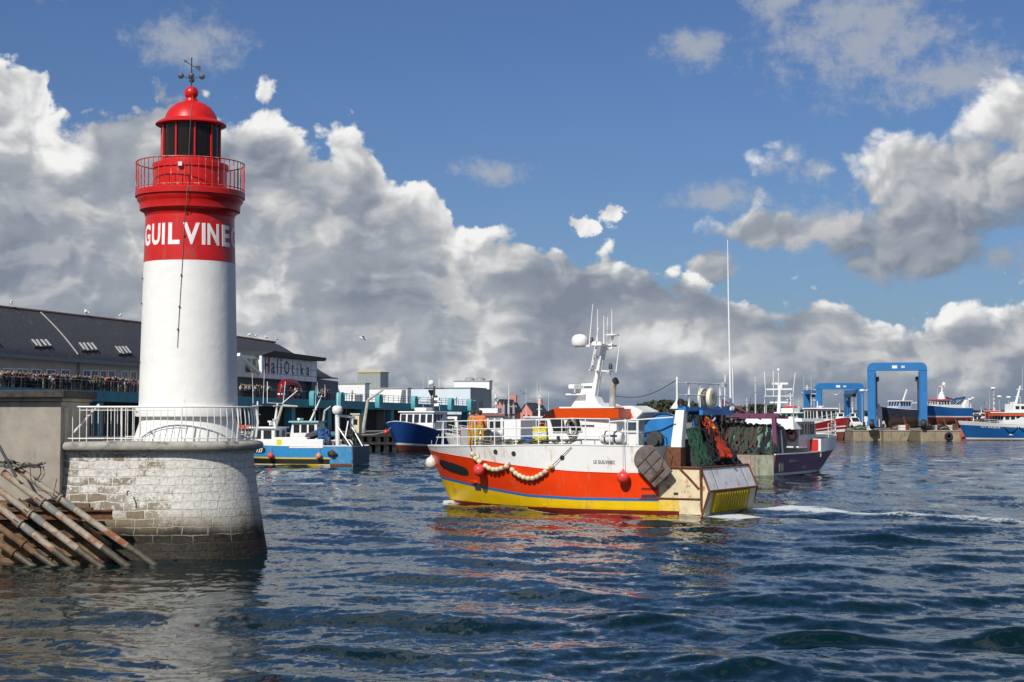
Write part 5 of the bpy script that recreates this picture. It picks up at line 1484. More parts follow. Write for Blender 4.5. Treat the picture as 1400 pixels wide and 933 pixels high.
# ---------------------------------------------------------------- the orange trawler
def make_trawler():
    RZ = math.atan2(BOAT_DIR.y, BOAT_DIR.x)
    M = Matrix.Translation(BOAT_POS) @ Matrix.Rotation(RZ, 4, 'Z')
    Mi = M.inverted()
    root = thing('trawler', 'orange, white and yellow stern trawler under way with LE GUILVINEC on its side', 'trawler', BOAT_POS, RZ)
    ORANGE = material('orange_hull_paint', (0.80, 0.050, 0.004), 0.28, var=0.05, scale=1.2, dirt=(0.62, 0.10, 0.03), amount=0.46, streak=True, bump=0.35, bscale=2.2)
    HWHITE = material('white_hull_paint', (0.82, 0.81, 0.78), 0.3, var=0.03, scale=1.2, dirt=(0.55, 0.42, 0.28), amount=0.46, streak=True, bump=0.35, bscale=2.2)
    YEL = material('yellow_hull_paint', (0.82, 0.52, 0.004), 0.3, var=0.05, scale=1.2, dirt=(0.50, 0.28, 0.05), amount=0.46, streak=True, bump=0.35, bscale=2.2)
    BLU = material('blue_stripe_paint', (0.03, 0.17, 0.42), 0.3, var=0.05)
    ANTI = material('red_antifouling', (0.20, 0.018, 0.010), 0.5, var=0.15)
    CREAMP = material('rust_stained_cream_plate', (0.74, 0.62, 0.40), 0.5, var=0.10, scale=1.5, dirt=(0.36, 0.13, 0.03), amount=0.52, dscale=2.4, bump=0.3, bscale=5)
    PLATE = material('scuffed_grey_white_plate', (0.74, 0.73, 0.72), 0.5, var=0.12, scale=2, dirt=(0.42, 0.13, 0.12), amount=0.42, dscale=1.6, bump=0.3, bscale=5)
    RUSTF = material('rust_brown_frame', (0.15, 0.045, 0.02), 0.8, var=0.3, scale=6)
    BLUE_GEAR = material('blue_gear_paint', (0.025, 0.20, 0.50), 0.4, var=0.12, scale=1.5)
    ORF = material('orange_roof_paint', (0.85, 0.085, 0.006), 0.35, var=0.04)
    H = Hull(15.25, 13.95, 6.05, 2.85, u0=(.36, .52), p=(1.55, 2.25), q=(.82, .60), tr=.955, flare=.06)
    ip = lambda xs, ys: (lambda x: float(np.interp(x, xs, ys)))
    zW = ip([0, 2.0, 4, 6, 8, 10, 12, 13.9, 15.25], [1.74, 1.74, 1.72, 1.76, 1.88, 2.06, 2.30, 2.47, 2.60])
    zB = ip([0, 2.2, 6, 9, 11.5, 13.6, 15.25], [.66, .67, .63, .69, .94, 1.19, 1.34])
    zBl = lambda x: zB(x) - 0.13
    zY = ip([0, 2, 6, 9, 11.8, 15.25], [.15, .15, .13, .13, .16, .22])
    sheer = ip([0, 2.2, 6, 10, 13.4, 15.25], [2.86, 2.86, 2.90, 2.82, 2.75, 2.74])
    lowtop = lambda x: 2.0 if x < 2.18 else zW(x)
    m = MB()
    H.skin(m, [lambda x: -0.9, zY, zBl, zB, lowtop], [0, 1, 2, 3], n=60, transom=None)
    m.build('hull', [ANTI, YEL, BLU, ORANGE], root)
    m = MB(); H.skin(m, [lambda x: zW(x), sheer], [0], x0=2.2, n=48)
    # close the aft end of the raised forward part
    y = H.hb(2.2, 2.8)
    m.add([(2.2, -y, 1.75), (2.2, y, 1.75), (2.2, y, 2.86), (2.2, -y, 2.86)], [(0, 1, 2, 3)])
    m.build('upper_side', HWHITE, root)
    d = MB(); H.deck(d, lambda x: sheer(x) - 0.06, 0.03, x0=2.2); H.deck(d, lambda x: 1.05, .10, x0=0.05, x1=2.5, n=6); d.build('deck', DECK_GREY, root)
    c = MB(); H.capping(c, sheer, .12, .05, x0=2.2); c.build('sheer_rail', WHITE, root)
    ru = MB()
    for sg in (1,):
        for zf, x0, r in ((lambda x: zW(x), 2.2, .022),):
            ru.tube([Vector((x := (x0 + (15.0 - x0) * i / 40.0) * 1.0, H.hb(min(x, H.stem(zf(x)) - .01), zf(x)) + .006, zf(x))) for i in range(38)], r * .5, 5)
    ru.build('weld_seam', ORANGE, root)
    # ---- helpers that find the side of the hull behind a pixel
    def proj(p):
        w = M @ Vector(p); dy = w.y; dz = w.z - CAM_H
        dep = dy * CT + dz * ST
        return 700 + 2200 * w.x / dep, 466.5 - 2200 * (-dy * ST + dz * CT) / dep
    def onhull(px, py, off=0.0, x=7.0, z=1.5):
        for _ in range(25):
            f = lambda a, b: proj((a, H.hb(a, b) + off, b))
            u, v = f(x, z); u1, v1 = f(x + .01, z); u2, v2 = f(x, z + .01)
            a, b, c_, d_ = (u1 - u) / .01, (u2 - u) / .01, (v1 - v) / .01, (v2 - v) / .01
            det = a * d_ - b * c_
            if abs(det) < 1e-9: break
            x += max(-1, min(1, ((px - u) * d_ - b * (py - v)) / det)); z += max(-.5, min(.5, (a * (py - v) - c_ * (px - u)) / det))
            x = max(0.02, min(14.9, x)); z = max(0, min(2.9, z))
        return Vector((x, H.hb(x, z) + off, z))
    def nrm(p):
        a = Vector((p.x + .05, H.hb(p.x + .05, p.z), p.z)) - Vector((p.x - .05, H.hb(p.x - .05, p.z), p.z))
        b = Vector((p.x, H.hb(p.x, p.z + .05), p.z + .05)) - Vector((p.x, H.hb(p.x, p.z - .05), p.z - .05))
        n = b.cross(a).normalized(); return n if n.y > 0 else -n
    def patch(px_poly, off, thick, mat, name, parent=root):
        n = len(px_poly); cx, cy = sum(p[0] for p in px_poly) / n, sum(p[1] for p in px_poly) / n
        V, F = [], []
        for k in (1.0, .75, .5, .25):
            for x, y in px_poly:
                p = onhull(cx + (x - cx) * k, cy + (y - cy) * k, off, 12 if x < 640 else (2 if x > 850 else 8)); V.append(p + nrm(p) * thick)
        p = onhull(cx, cy, off, 12 if cx < 640 else (2 if cx > 850 else 8)); V.append(p + nrm(p) * thick)
        for r_ in range(3): F += [(r_ * n + i, r_ * n + (i + 1) % n, (r_ + 1) * n + (i + 1) % n, (r_ + 1) * n + i) for i in range(n)]
        F += [(3 * n + i, 3 * n + (i + 1) % n, 4 * n) for i in range(n)]
        o_ = len(V); V += [onhull(x, y, off - .02, 12 if x < 640 else (2 if x > 850 else 8)) for x, y in px_poly]
        F += [(i, o_ + i, o_ + (i + 1) % n, (i + 1) % n) for i in range(n)]
        return MB().add(V, F).build(name, mat, parent)
    # portholes, hawse recess, freeing ports
    for px, py in ((677.6, 618), (702.4, 620.5), (768.7, 626)):
        p = onhull(px, py, 0.0, 9); n = nrm(p); s1 = n.orthogonal().normalized(); s2 = n.cross(s1); r = .115
        f = MB(); f.tube([p - n * .05, p + n * .02], r, 18); f.build('porthole', DARK, root)
    hz = [(601, 629), (604, 628.5), (622, 634), (636, 639.5), (640, 643.5), (641, 648), (639, 650.5), (630, 649.5), (617, 645.5), (606, 640), (601.5, 634)]
    patch(hz, 0.004, .012, BLACK, 'hawse_recess')
    for poly in ([(648, 660), (658, 661.5), (657.5, 671), (650, 670)], [(742, 689.5), (747, 690), (747, 693), (742, 693)]):
        patch(poly, .004, .012, DARK if poly[0][0] < 700 else YEL, 'scupper')
    patch([(644, 658), (649, 657), (652, 659.5), (648, 661)], .01, .06, ORANGE, 'hull_fitting')
    # aft side: cream plate, rusted frames, vent
    fr = MB()
    def sheet(x0, x1, za, zb, off, mb, n=6):
        P = [Vector((x0 + (x1 - x0) * i / n, 0, 0)) for i in range(n + 1)]
        vs = []
        for z in (za, zb):
            for o_ in (off, off - .03):
                vs += [(p.x, H.hb(p.x, z) + o_, z) for p in P]
        k = n + 1
        fs = []
        for i in range(n): fs += [(i, i + 1, 2 * k + i + 1, 2 * k + i), (k + i + 1, k + i, 3 * k + i, 3 * k + i + 1), (i, k + i, k + i + 1, i + 1), (2 * k + i, 2 * k + i + 1, 3 * k + i + 1, 3 * k + i)]
        fs += [(0, 2 * k, 3 * k, k), (n, k + n, 3 * k + n, 2 * k + n)]
        mb.add(vs, fs)
    q = MB(); sheet(0.02, 1.92, .72, 1.96, .014, q); sheet(.02, 1.02, .03, .64, .014, q); q2 = MB(); sheet(1.024, 1.92, .16, .64, .014, q2); q2.build('lower_side_plate', material('worn_yellow_plate', (0.80, 0.55, 0.08), 0.45, var=.15, dirt=(0.72, 0.60, 0.38), amount=0.6, dscale=2.0), root); q.build('stern_side_plate', CREAMP, root)
    E = lambda x, z, o=.03: Vector((x, H.hb(max(x, 0.01), z) + o, z))
    f = MB(); f.tube([E(0, z) for z in (-.1, .5, 1.0, 1.5, 2.02)], .055, 6); f.build('corner_frame', RUSTF, root)
    f = MB(); f.tube([E(x, .68) for x in (0, .6, 1.2, 1.95)], .035, 6); f.build('side_frame', RUSTF, root)
    f = MB(); f.tube([E(x, 2.0) for x in (0, .6, 1.2, 2.0)], .055, 6); f.build('side_frame', RUSTF, root)
    f = MB(); f.tube([E(.1, 1.12), E(.55, 1.6), E(.95, 1.98)], .05, 6); f.build('diagonal_frame', RUSTF, root)
    f = MB(); f.tube([E(1.95, .66), E(1.95, 1.3), E(1.95, 2.0)], .03, 6); f.build('side_frame', ORANGE, root)
    patch([(921, 673.5), (927, 673.5), (927, 676.5), (921, 676.5)], .035, .012, DARK, 'scupper')
    vt = patch([(874, 664), (901, 664.5), (901, 682), (874, 682)], .012, .04, ORANGE, 'side_vent')
    patch([(877, 676.5), (899, 676), (899, 681), (877, 681)], .056, .012, DARK, 'vent_slot', vt)
    patch([(877, 667), (899, 667.3), (899, 670), (877, 670)], .056, .012, ANTI, 'vent_slot', vt)
    # rusty scrape marks where doors rub
    # transom: knuckled, upper plate leaning in, yellow grating below
    yk, yt = H.hb(0, 1.0), H.hb(0, 2.0) - .12
    kn, tp, zk = -0.34, 0.06, 1.02
    t = MB()
    t.add([(kn, -yk, zk), (kn, yk, zk), (tp, yt, 1.98), (tp, -yt, 1.98)], [(0, 1, 2, 3)], 0)
    t.add([(-.02, -yk, -.4), (-.02, yk, -.4), (kn, yk, zk - .002), (kn, -yk, zk - .002)], [(0, 1, 2, 3)], 1)
    for sg in (1, -1):
        t.add([(0.03, sg * yk, -.4), (-.02, sg * yk, -.4), (kn, sg * yk, zk), (tp, sg * yt, 1.98), (.08, sg * yk, 1.98)], [(0, 1, 2, 3, 4)], 2)
    t.build('transom', [PLATE, material('lower_stern_plate', (0.50, 0.48, 0.36), 0.5, var=0.15, dirt=(0.40, 0.30, 0.04), amount=0.5), CREAMP], root)
    g = MB(); ny = 13
    for i in range(ny):
        y = -yk * .52 + yk * 1.22 * i / (ny - 1)
        xp = lambda z: -.02 + (kn + .02) * (z + .4) / (zk + .4) - .045; a, b = Vector((xp(.10), y, .10)), Vector((xp(zk - .10), y, zk - .10)); g.bar(a, b, .12, .11, up=(1, 0, 0))
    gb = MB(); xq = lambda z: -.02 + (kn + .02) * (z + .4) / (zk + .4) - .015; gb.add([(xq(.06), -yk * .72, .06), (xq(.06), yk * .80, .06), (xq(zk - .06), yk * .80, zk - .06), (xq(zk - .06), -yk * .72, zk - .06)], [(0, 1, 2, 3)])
    gr = gb.build('stern_grating', material('yellow_shadow_plate', (0.40, 0.27, 0.01), 0.5, var=0.15), root)  # darker yellow behind the bars paints the shade in the gaps
    g.build('grating_bar', material('yellow_grating', (0.85, 0.60, 0.012), 0.45, var=0.1), gr)
    for a, b, w in (((kn - .02, -yk, zk), (kn - .02, yk, zk), .085), ((tp - .01, -yt, 2.0), (tp - .01, yt, 2.0), .08), ((-.03, -yk, .02), (-.03, yk, .02), .09), ((kn - .02, -yk, zk), (tp, -yt, 2.0), .08), ((kn - .02, yk, zk), (tp, yt, 2.0), .08), ((kn - .02, yk, zk), (-.03, yk + .01, 0), .09), ((kn - .02, -yk, zk), (-.03, -yk, 0), .09)):
        fb = MB(); fb.tube([a, b], w * .6, 6); fb.build('transom_frame', RUSTF, root)
    for f_ in (-.62, .62):
        s_ = MB(); s_.tube([(kn * .99 - .015, yk * f_, zk), (tp - .015, yt * f_, 1.98)], .012, 4); s_.build('plate_seam', DARK, root)
    # ---- name on the side
    vs, fs = text_geometry('LE GUILVINEC', 0.215, 0.006, 0.66, spacing=1.12)
    p0 = onhull(811.5, 634, 0, 5); p1 = onhull(841, 635, 0, 4); wdt = max(v[0] for v in vs)
    V = []
    for x, yv, _ in vs:
        k = x / wdt; px_ = p0.x + (p1.x - p0.x) * k; z = p0.z + (p1.z - p0.z) * k + yv
        V.append((px_, H.hb(px_, z) + .008, z))
    MB().add(V, fs).build('name_lettering', DARK, root)
    # ---- foredeck railing
    ra = MB(); path = H.rail_path(sheer, 4.2, 13.9, 1, .10, 16) + H.rail_path(sheer, 13.9, 4.2, -1, .10, 16)
    ra.rails(path, (0.42, 0.78, 1.16), 1.16, .024, n=6)
    ra.build('foredeck_railing', WHITE_CLEAN, root)
    rb = MB(); path = [Vector((4.2, H.hb(4.2, 2.8) - .10, 2.9)), Vector((1.3, H.hb(1.3, 2.8) - .25, 3.0))]
    rb.tube([p + Vector((0, 0, 1.02 + .10 * i)) for i, p in enumerate(path)], .03, 6); rb.tube([Vector((3.4, 2.8, 2.9)), Vector((3.4, 2.8, 3.95))], .025, 6); rb.tube([Vector((2.9, 2.8, 2.9)), Vector((2.9, 2.8, 3.97))], .025, 6)
    rb.build('side_railing', WHITE_CLEAN, root)
    # ---- wheelhouse
    def L(px, py, y):
        """local point at athwartships position y that shows at the pixel"""
        lo, hi = -3.0, 16.0
        for _ in range(50):
            mid = (lo + hi) / 2
            if proj((mid, y, 3.0))[0] > px: lo = mid
            else: hi = mid
        x = (lo + hi) / 2; w = M @ Vector((x, y, 0))
        return Vector((x, y, zat(py, w.y)))
    yw = 1.85
    f0, f1, a1 = L(751, 609, yw), L(747.5, 569, yw), L(843, 609, yw)
    zb, zt = 2.80, L(790, 570.5, yw).z
    m = MB()
    xf0, xf1, xa = f0.x, f1.x, a1.x
    m.loft([[(xa, -yw, zb), (xf0, -yw, zb), (xf0 + .25, -yw * .55, zb), (xf0 + .25, yw * .55, zb), (xf0, yw, zb), (xa, yw, zb)],
            [(xa, -yw, zt), (xf1, -yw, zt), (xf1 + .3, -yw * .55, zt), (xf1 + .3, yw * .55, zt), (xf1, yw, zt), (xa, yw, zt)]], closed=True, caps=True)
    wh = m.build('wheelhouse', WHITE_CLEAN, root)
    for px0, px1, y0, y1 in ((752, 771.5, 573.2, 591), (776.5, 793, 572.2, 590)):
        P = [L(px0, y0, yw + .012), L(px1, y0, yw + .012), L(px1 + 3, y1, yw + .012), L(px0 + 4.5, y1, yw + .012)]
        k = [p + Vector((0, .02, 0)) for p in P]
        w_ = MB().add(P + k, [(3, 2, 1, 0), (4, 5, 6, 7), (0, 1, 5, 4), (1, 2, 6, 5), (2, 3, 7, 6), (3, 0, 4, 7)]).build('window', WIN, wh)
        fr = MB(); fr.tube([p + Vector((0, .02, 0)) for p in P], .03, 6, closed=True); fr.build('window_frame', WHITE_CLEAN, w_)
    for i in range(4):
        y = -1.15 + i * .77
        z0_, z1_ = zb + .72, zt - .16; fx = lambda z: xf0 + .25 + (xf1 + .05 - xf0) * (z - zb) / (zt - zb) + .014
        wd = .30 if i in (1, 2) else .22
        MB().add([(fx(z0_), y - wd, z0_), (fx(z0_), y + wd, z0_), (fx(z1_), y + wd, z1_), (fx(z1_), y - wd, z1_)], [(0, 1, 2, 3)]).build('window', WIN, wh)
    p = L(763.5, 604, yw); MB().box(p.x, p.y + .01, p.z, .16, .03, .26).build('vent_hatch', DARK, wh)
    p = L(804, 584, yw); MB().box(p.x, p.y + .01, p.z, .62, .04, .09).build('name_slot', DARK, wh)
    # roof: orange band with a visor running forward to a point
    r0, r1, r2 = L(735.5, 569.5, yw + .35), L(757, 558.5, yw + .3), L(834, 568, yw + .2)
    m = MB(); yo = yw + .30; zl, zh = zt - .05, L(790, 558.3, yo).z
    outl = [(xa - .25, zl), (r0.x - .10, zl), (r0.x, zl + .03), (r1.x, zh), (xa - .25, zh - .03)]
    n_ = len(outl)
    for sg in (1, -1): pass
    V = [(x, -yo if i not in (1, 2) else -yo * .86, z) for i, (x, z) in enumerate(outl)] + [(x, yo if i not in (1, 2) else yo * .86, z) for i, (x, z) in enumerate(outl)]
    m.add(V, [tuple(range(n_ - 1, -1, -1)), tuple(range(n_, 2 * n_))] + [(i, (i + 1) % n_, n_ + (i + 1) % n_, n_ + i) for i in range(n_)])
    rf = m.build('wheelhouse_roof', ORF, root)
    P = [L(738.5, 568, yo * .90), L(756, 559.6, yo), L(756.5, 566.3, yo)]
    cen = sum(P, Vector()) / 3
    MB().add([p + Vector((0, .06, 0)) for p in P] + [p - Vector((0, .02, 0)) for p in P], [(0, 1, 2), (5, 4, 3), (0, 1, 4, 3), (1, 2, 5, 4), (2, 0, 3, 5)]).build('visor_recess', BLACK, rf)
    top = MB(); top.box((xa + r1.x) / 2 - .05, 0, zh + .002, (r1.x - xa) * .92, 2 * yo * .9, .06); top.build('roof_top', WHITE_CLEAN, rf)
    # casings behind and on the wheelhouse
    def hump(pxc, ybase, ytop, wpx, y, name, ln=1.0, yd=1.1):
        c = L(pxc, ybase, y); t_ = L(pxc, ytop, y); w = wpx * .0318 / .95
        prof = [(math.cos(a) * w / 2, math.sin(a) ** .8 * (t_.z - c.z)) for a in [math.pi * i / 10 for i in range(11)]]
        MB().prism([(c.x + u, c.z + v) for u, v in prof], y - yd, y + yd, 'xz').build(name, WHITE_CLEAN, root, bevel=.08)
    hump(820, 560, 551, 40, .0, 'rounded_casing')
    # mast foot: sloped white pedestal
    ped = MB(); A, B_, C, D = L(784, 558, 0), L(826, 558, 0), L(812, 531.5, 0), L(801, 531.5, 0)
    ped.prism([(A.x, A.z), (L(799, 536, 0).x, L(799, 536, 0).z), (D.x, D.z), (C.x, C.z), (B_.x, B_.z)], -.35, .35, 'xz'); ped.build('mast_pedestal', WHITE_CLEAN, root, bevel=.03)
    pl = L(797, 540, 0); MB().box(pl.x + .1, 0, pl.z - .02, .9, 1.3, .07).build('radar_platform', WHITE_CLEAN, root)
    rd = L(794, 538, 0); ra_ = MB(); ra_.box(rd.x, 0, rd.z, .45, .45, .18); ra_.box(rd.x, 0, rd.z + .19, .30, 1.9, .2); ra_.build('radar_scanner', WHITE_CLEAN, root, bevel=.03)
    sp = L(802, 526, 0); MB().bar(L(812, 526, 0), L(796, 526.5, 0), .12).bar(L(797, 526.5, 0), L(797, 531, 0), .10).build('radar_bracket', WHITE_CLEAN, root)
    # main mast, leaning aft, with two crosstrees
    a, b = L(812, 545, 0), L(826.5, 472, 0)
    mm = MB(); mm.tube([a, b], [.19, .13], 12); mm.tube([L(808, 510, .0), L(816, 475, .0)], .04, 6); mm.tube([L(812, 545, .25), L(824, 472, .25)], .04, 6); mst = mm.build('mast', WHITE, root)
    m = MB(); m.bar(L(786.5, 474, 0), L(838, 471.5, 0), .13, .08); m.box(b.x, 0, b.z - .05, .5, 1.6, .07); m.tube([L(826, 479, 0), L(838, 476, 0)], .05, 6); m.build('upper_crosstree', WHITE_CLEAN, mst)
    m = MB(); m.bar(L(806, 506, 0), L(838, 508, 0), .09, .06); m.bar(L(816, 506, -.7), L(816, 506, .7), .07); m.build('lower_crosstree', WHITE_CLEAN, mst)
    rdm = L(793, 473, 0); MB().lathe([(.02, 0), (.34, 0), (.385, .06), (.385, .26), (.34, .40), (.22, .50), (.02, .54)], 20, tuple(rdm)).build('radome', WHITE_CLEAN, mst)
    gp = L(816, 472, 0); MB().lathe([(.02, 0), (.25, 0), (.27, .07), (.20, .15), (.02, .18)], 16, tuple(gp)).build('satellite_aerial', WHITE_CLEAN, mst)
    for p0, p1, yv in (((806, 472), (811, 416), .2), ((817, 470), (817.5, 423), -.2), ((809, 500), (818.5, 448), .3), ((826, 470), (826, 432), .1), ((831, 470), (831, 434), -.4), ((837, 476), (837, 423), .0), ((842.5, 509), (849.5, 455), .35)):
        u, w = L(p0[0], p0[1], yv), L(p1[0], p1[1], yv)
        MB().tube([u, u.lerp(w, .4), w], [.030, .026, .016], 6).build('whip_aerial', WHITE_CLEAN, mst)
    pd = L(837.5, 459, 0); MB().lathe([(.06, -.16), (.08, -.04), (.32, 0), (.32, .06), (.02, .07)], 14, tuple(pd)).build('aerial_disc', WHITE_CLEAN, mst)
    for px, py in ((809, 469), (835, 505)):
        l_ = L(px, py, .12); MB().lathe([(.09, 0), (.09, .2), (.05, .26), (.01, .26)], 10, tuple(l_)).build('mast_lamp', DARK, mst)
    for px, py in ((814, 488), (809, 503), (832, 511)):
        l_ = L(px, py, .15); MB().lathe([(.12, -.06), (.12, .03), (.06, .10), (.01, .10)], 10, tuple(l_)).build('floodlight', GALV, mst)
    # exhaust
    e = [L(837.5, 561, .35), L(837.5, 548, .35), L(838, 536, .35), L(838.5, 527, .35), L(840, 522.5, .35), L(844, 520.3, .35)]
    ex = MB(); ex.tube(e[:-1], .15, 14); o = ex.build('exhaust_pipe', material('sooty_steel', (0.42, 0.39, 0.35), 0.5, 0.3, var=0.2, dirt=(0.12, 0.09, 0.07), amount=0.5), root)
    MB().tube([e[-2], e[-1]], .165, 14).build('exhaust_tip', BLACK, o)
    # aft casing: white box with rounded lid and orange panel; rust stained post
    P = [L(841, 575, .9), L(868, 575, .9), L(878.5, 564.5, .9), L(877, 562, .9), L(862, 555, .9), L(850, 555.5, .9), L(841, 560, .9)]
    MB().prism([(p.x, p.z) for p in P], -.9, .9, 'xz').build('liferaft_housing', WHITE, root, bevel=.04)
    P = [L(845, 569.5, .9), L(866, 571.5, .9), L(863, 563.5, .9), L(846, 564, .9)]
    MB().prism([(p.x, p.z) for p in P], .905, .93, 'xz').build('orange_panel', ORF, root)
    m = MB(); P = [L(836, 606, .95), L(850, 606, .95), L(846, 562, .95), L(834, 562, .95)]; m.prism([(p.x, p.z) for p in P], .3, 1.1, 'xz'); m.build('aft_casing', material('stained_cream_paint', (0.66, 0.61, 0.46), 0.5, var=0.1, dirt=(0.30, 0.2, 0.1), amount=0.3, streak=True), root)
    m = MB()
    for px in (851.5, 855, 871): 
        m.tube([L(px, 609, 1.6), L(px, 573, 1.6)], .035, 6)
    for py in (577, 590): m.tube([L(849, py, 1.6), L(874, py, 1.6)], .03, 6)
    m.build('deck_ladder', WHITE_CLEAN, root)
    m = MB(); p = L(862, 606, 1.2); m.box(p.x, 1.2, 2.85, 1.05, .6, .62); m.build('deck_locker', WHITE, root, bevel=.02)
    # winch plate: big blue half-round gear guard
    c0, c1 = L(877, 609, .8), L(925, 609, .8); zt_ = L(900, 565, .8).z; zb_ = 2.86
    prof = [(c0.x, zb_), (c1.x, zb_)]
    for i in range(13):
        a = i / 12.0
        x = c1.x + (c0.x - c1.x) * a
        prof.append((x, zb_ + (zt_ - zb_) * (0.62 + .38 * math.sin(math.pi * min(1, max(0, a * .86 + .12))) ** .7)))
    MB().prism(prof, .35, .45, 'xz').build('winch_guard', BLUE_GEAR, root)
    fr = MB(); fr.tube([(x, .47, z) for x, z in prof[2:]], .045, 6); 
    for q in (((879, 593), (905, 588)), ((905, 588), (922, 580)), ((886, 606), (894, 594)), ((894, 594), (904, 592)), ((904, 592), (911, 599)), ((911, 599), (912, 608)), ((880, 598), (884, 594)), ((884, 594), (888, 597)), ((888, 597), (888, 608)), ((880, 597), (880, 608))):
        fr.tube([L(q[0][0], q[0][1], .47), L(q[1][0], q[1][1], .47)], .035, 5)
    fr.build('winch_guard_frame', material('dark_blue_pipe', (0.012, 0.05, 0.13), 0.5), root)
    w_ = MB(); c = L(898, 601, .5); w_.lathe([(.02, -.2), (.36, -.2), (.36, .0), (.16, .02), (.16, .25), (.3, .27), (.02, .27)], 16, (c.x, .75, c.z), axis='y'); w_.build('winch_drum', DARK, root)
    # ---- gantry at the stern with blue beam and railed top
    gz = L(935, 561, 2.0).z
    for sg, nm in ((1, 'gantry_leg'), (-1, 'gantry_leg')):
        m = MB(); x = 1.30
        m.loft([[(x - .30, sg * 2.15, 1.05), (x + .32, sg * 2.15, 1.05), (x + .32, sg * 2.6, 1.05), (x - .30, sg * 2.6, 1.05)],
                [(x - .26, sg * 2.05, 3.1), (x + .22, sg * 2.05, 3.1), (x + .22, sg * 2.45, 3.1), (x - .26, sg * 2.45, 3.1)],
                [(x - .30, sg * 1.85, gz), (x + .10, sg * 1.85, gz), (x + .10, sg * 2.25, gz), (x - .30, sg * 2.25, gz)]], closed=True, caps=True)
        lg = m.build(nm, [WHITE if sg > 0 else material('rusty_yellow_leg', (0.34, 0.25, 0.09), 0.7, var=0.3, dirt=(0.14, 0.06, 0.03), amount=0.6)], root, bevel=.02)
        m = MB(); m.box(x + .02, sg * 2.39, 1.9, .66, .54, .95); m.build('worn_leg_plate', RUST, lg, bevel=.03)
        if sg > 0:
            m = MB(); m.box(x + .10, 2.42, 1.2, .62, .5, .66); m.build('yellow_leg_foot', material('chipped_yellow_paint', (0.62, 0.40, 0.08), 0.6, var=0.2, dirt=(0.2, 0.09, 0.03), amount=0.4), lg, bevel=.04)
    m = MB(); m.bar((1.15, -2.75, gz + .06), (1.15, 2.2, gz + .06), .42, .20); m.bar((.75, -2.6, gz - .1), (.75, 1.0, gz - .1), .16, .22); m.bar((1.5, -2.4, gz - .12), (1.5, .8, gz - .12), .16, .16); m.build('gantry_beam', BLUE_GEAR, root)
    for k in range(3):
        m = MB(); m.box(.9, -1.9 + k * 1.2, gz - .50, .16, .22, .40); m.lathe([(.02, -.06), (.17, -.06), (.17, .06), (.02, .06)], 12, (.9, -1.9 + k * 1.2, gz - .62), axis='y'); m.build('hanging_block', BLUE_GEAR if k else DARK, root)
    m = MB(); P = [L(919, 559, 2.1), L(929, 559, 2.1), L(929.5, 544, 2.1)]; m.prism([(p.x, p.z) for p in P], 1.85, 2.3, 'xz'); m.build('gantry_bracket', WHITE_CLEAN, root)
    rl = MB(); rp = [Vector((1.35, 2.15, gz + .1)), Vector((1.35, -2.55, gz + .1)), Vector((.95, -2.55, gz + .1)), Vector((.95, 2.15, gz + .1))]
    rl.rails(rp, (0.55, 1.08), 1.18, .025); rl.build('gantry_railing', WHITE_CLEAN, root)
    pm = MB(); pm.tube([L(926, 556, 2.1), L(926, 515.5, 2.1)], .05, 8); pm.build('gantry_post', WHITE, root)
    for px in (961.5, 973):
        c = L(px, 545, .0); tz = MB(); tz.lathe([(.10, -.1), (.30, -.13), (.44, -.08), (.46, 0), (.44, .08), (.30, .13), (.10, .1)], 22, (c.x, 0, c.z), axis='x'); tz.build('rope_reel', material('cream_reel', (0.72, 0.66, 0.50), 0.6, var=0.12), root)
    tm = MB(); tm.tube([L(999.5, 575, -2.4), L(998.5, 500, -2.4), L(997, 400, -2.4), L(996.5, 328, -2.4)], [.052, .042, .032, .016], 8); tw = tm.build('whip_mast', WHITE_CLEAN, root)
    tm = MB(); tm.tube([L(1002.5, 556, -2.6), L(1002, 503, -2.6)], .035, 6); tm.tube([L(991, 556, -2.5), L(992, 513, -2.5)], .03, 6); tm.build('stay_post', WHITE_CLEAN, tw)
    for px, py in ((989, 527), (931, 550)):
        l_ = L(px, py, -1.5 if px > 950 else 2.2); MB().lathe([(.16, -.10), (.16, .06), (.08, .14), (.01, .14)], 10, tuple(l_)).build('floodlight', GALV if px > 950 else BLACK, root)
    cbm = MB(); A, B_ = L(840, 541.5, .2), L(925, 520, 2.1)
    cbm.tube([A.lerp(B_, i / 16) - Vector((0, 0, .55 * math.sin(math.pi * i / 16) * .6)) for i in range(17)], .018, 5); cbm.build('stay_wire', DARK, root)
    # ---- nets on drums between the gantry legs
    rnd = random.Random(21)
    net_roll(root, 1.15, 2.35, .95, 3.2, [NET_DARK, NET_BROWN, NET_DARK, NET_ORANGE, NET_DARK, NET_DARK], rnd, -.25)
    V3 = lambda *a: Vector(a)
    net_heap(root, [V3(1.0, 1.9, 3.6), V3(.8, 1.6, 3.7), V3(.45, 1.75, 2.0), V3(.3, 1.2, 2.05)], [NET_GREEN, NET_GREEN, NET_GREEN, NET_DARK], rnd, 22, .065)
    net_heap(root, [V3(.75, .65, 4.1), V3(.7, .1, 3.9), V3(.25, .25, 2.35), V3(.2, -.65, 2.4)], [NET_ORANGE, NET_ORANGE, material('red_netting', (0.40, 0.03, 0.02), 0.9, var=.4)], rnd, 26, .075)
    net_heap(root, [V3(1.0, 1.4, 4.2), V3(1.0, -2.0, 4.1), V3(.55, 1.5, 2.1), V3(.45, -2.1, 2.1)], [NET_DARK, NET_DARK, NET_DARK, NET_DARK, NET_BLUE, NET_GREEN, NET_BROWN], rnd, 46, .085)
    net_heap(root, [V3(.5, 1.7, 2.5), V3(.4, -2.0, 2.6), V3(.35, 1.6, 2.0), V3(.3, -2.1, 2.0)], [NET_DARK, NET_DARK, NET_BROWN], rnd, 34, .10)
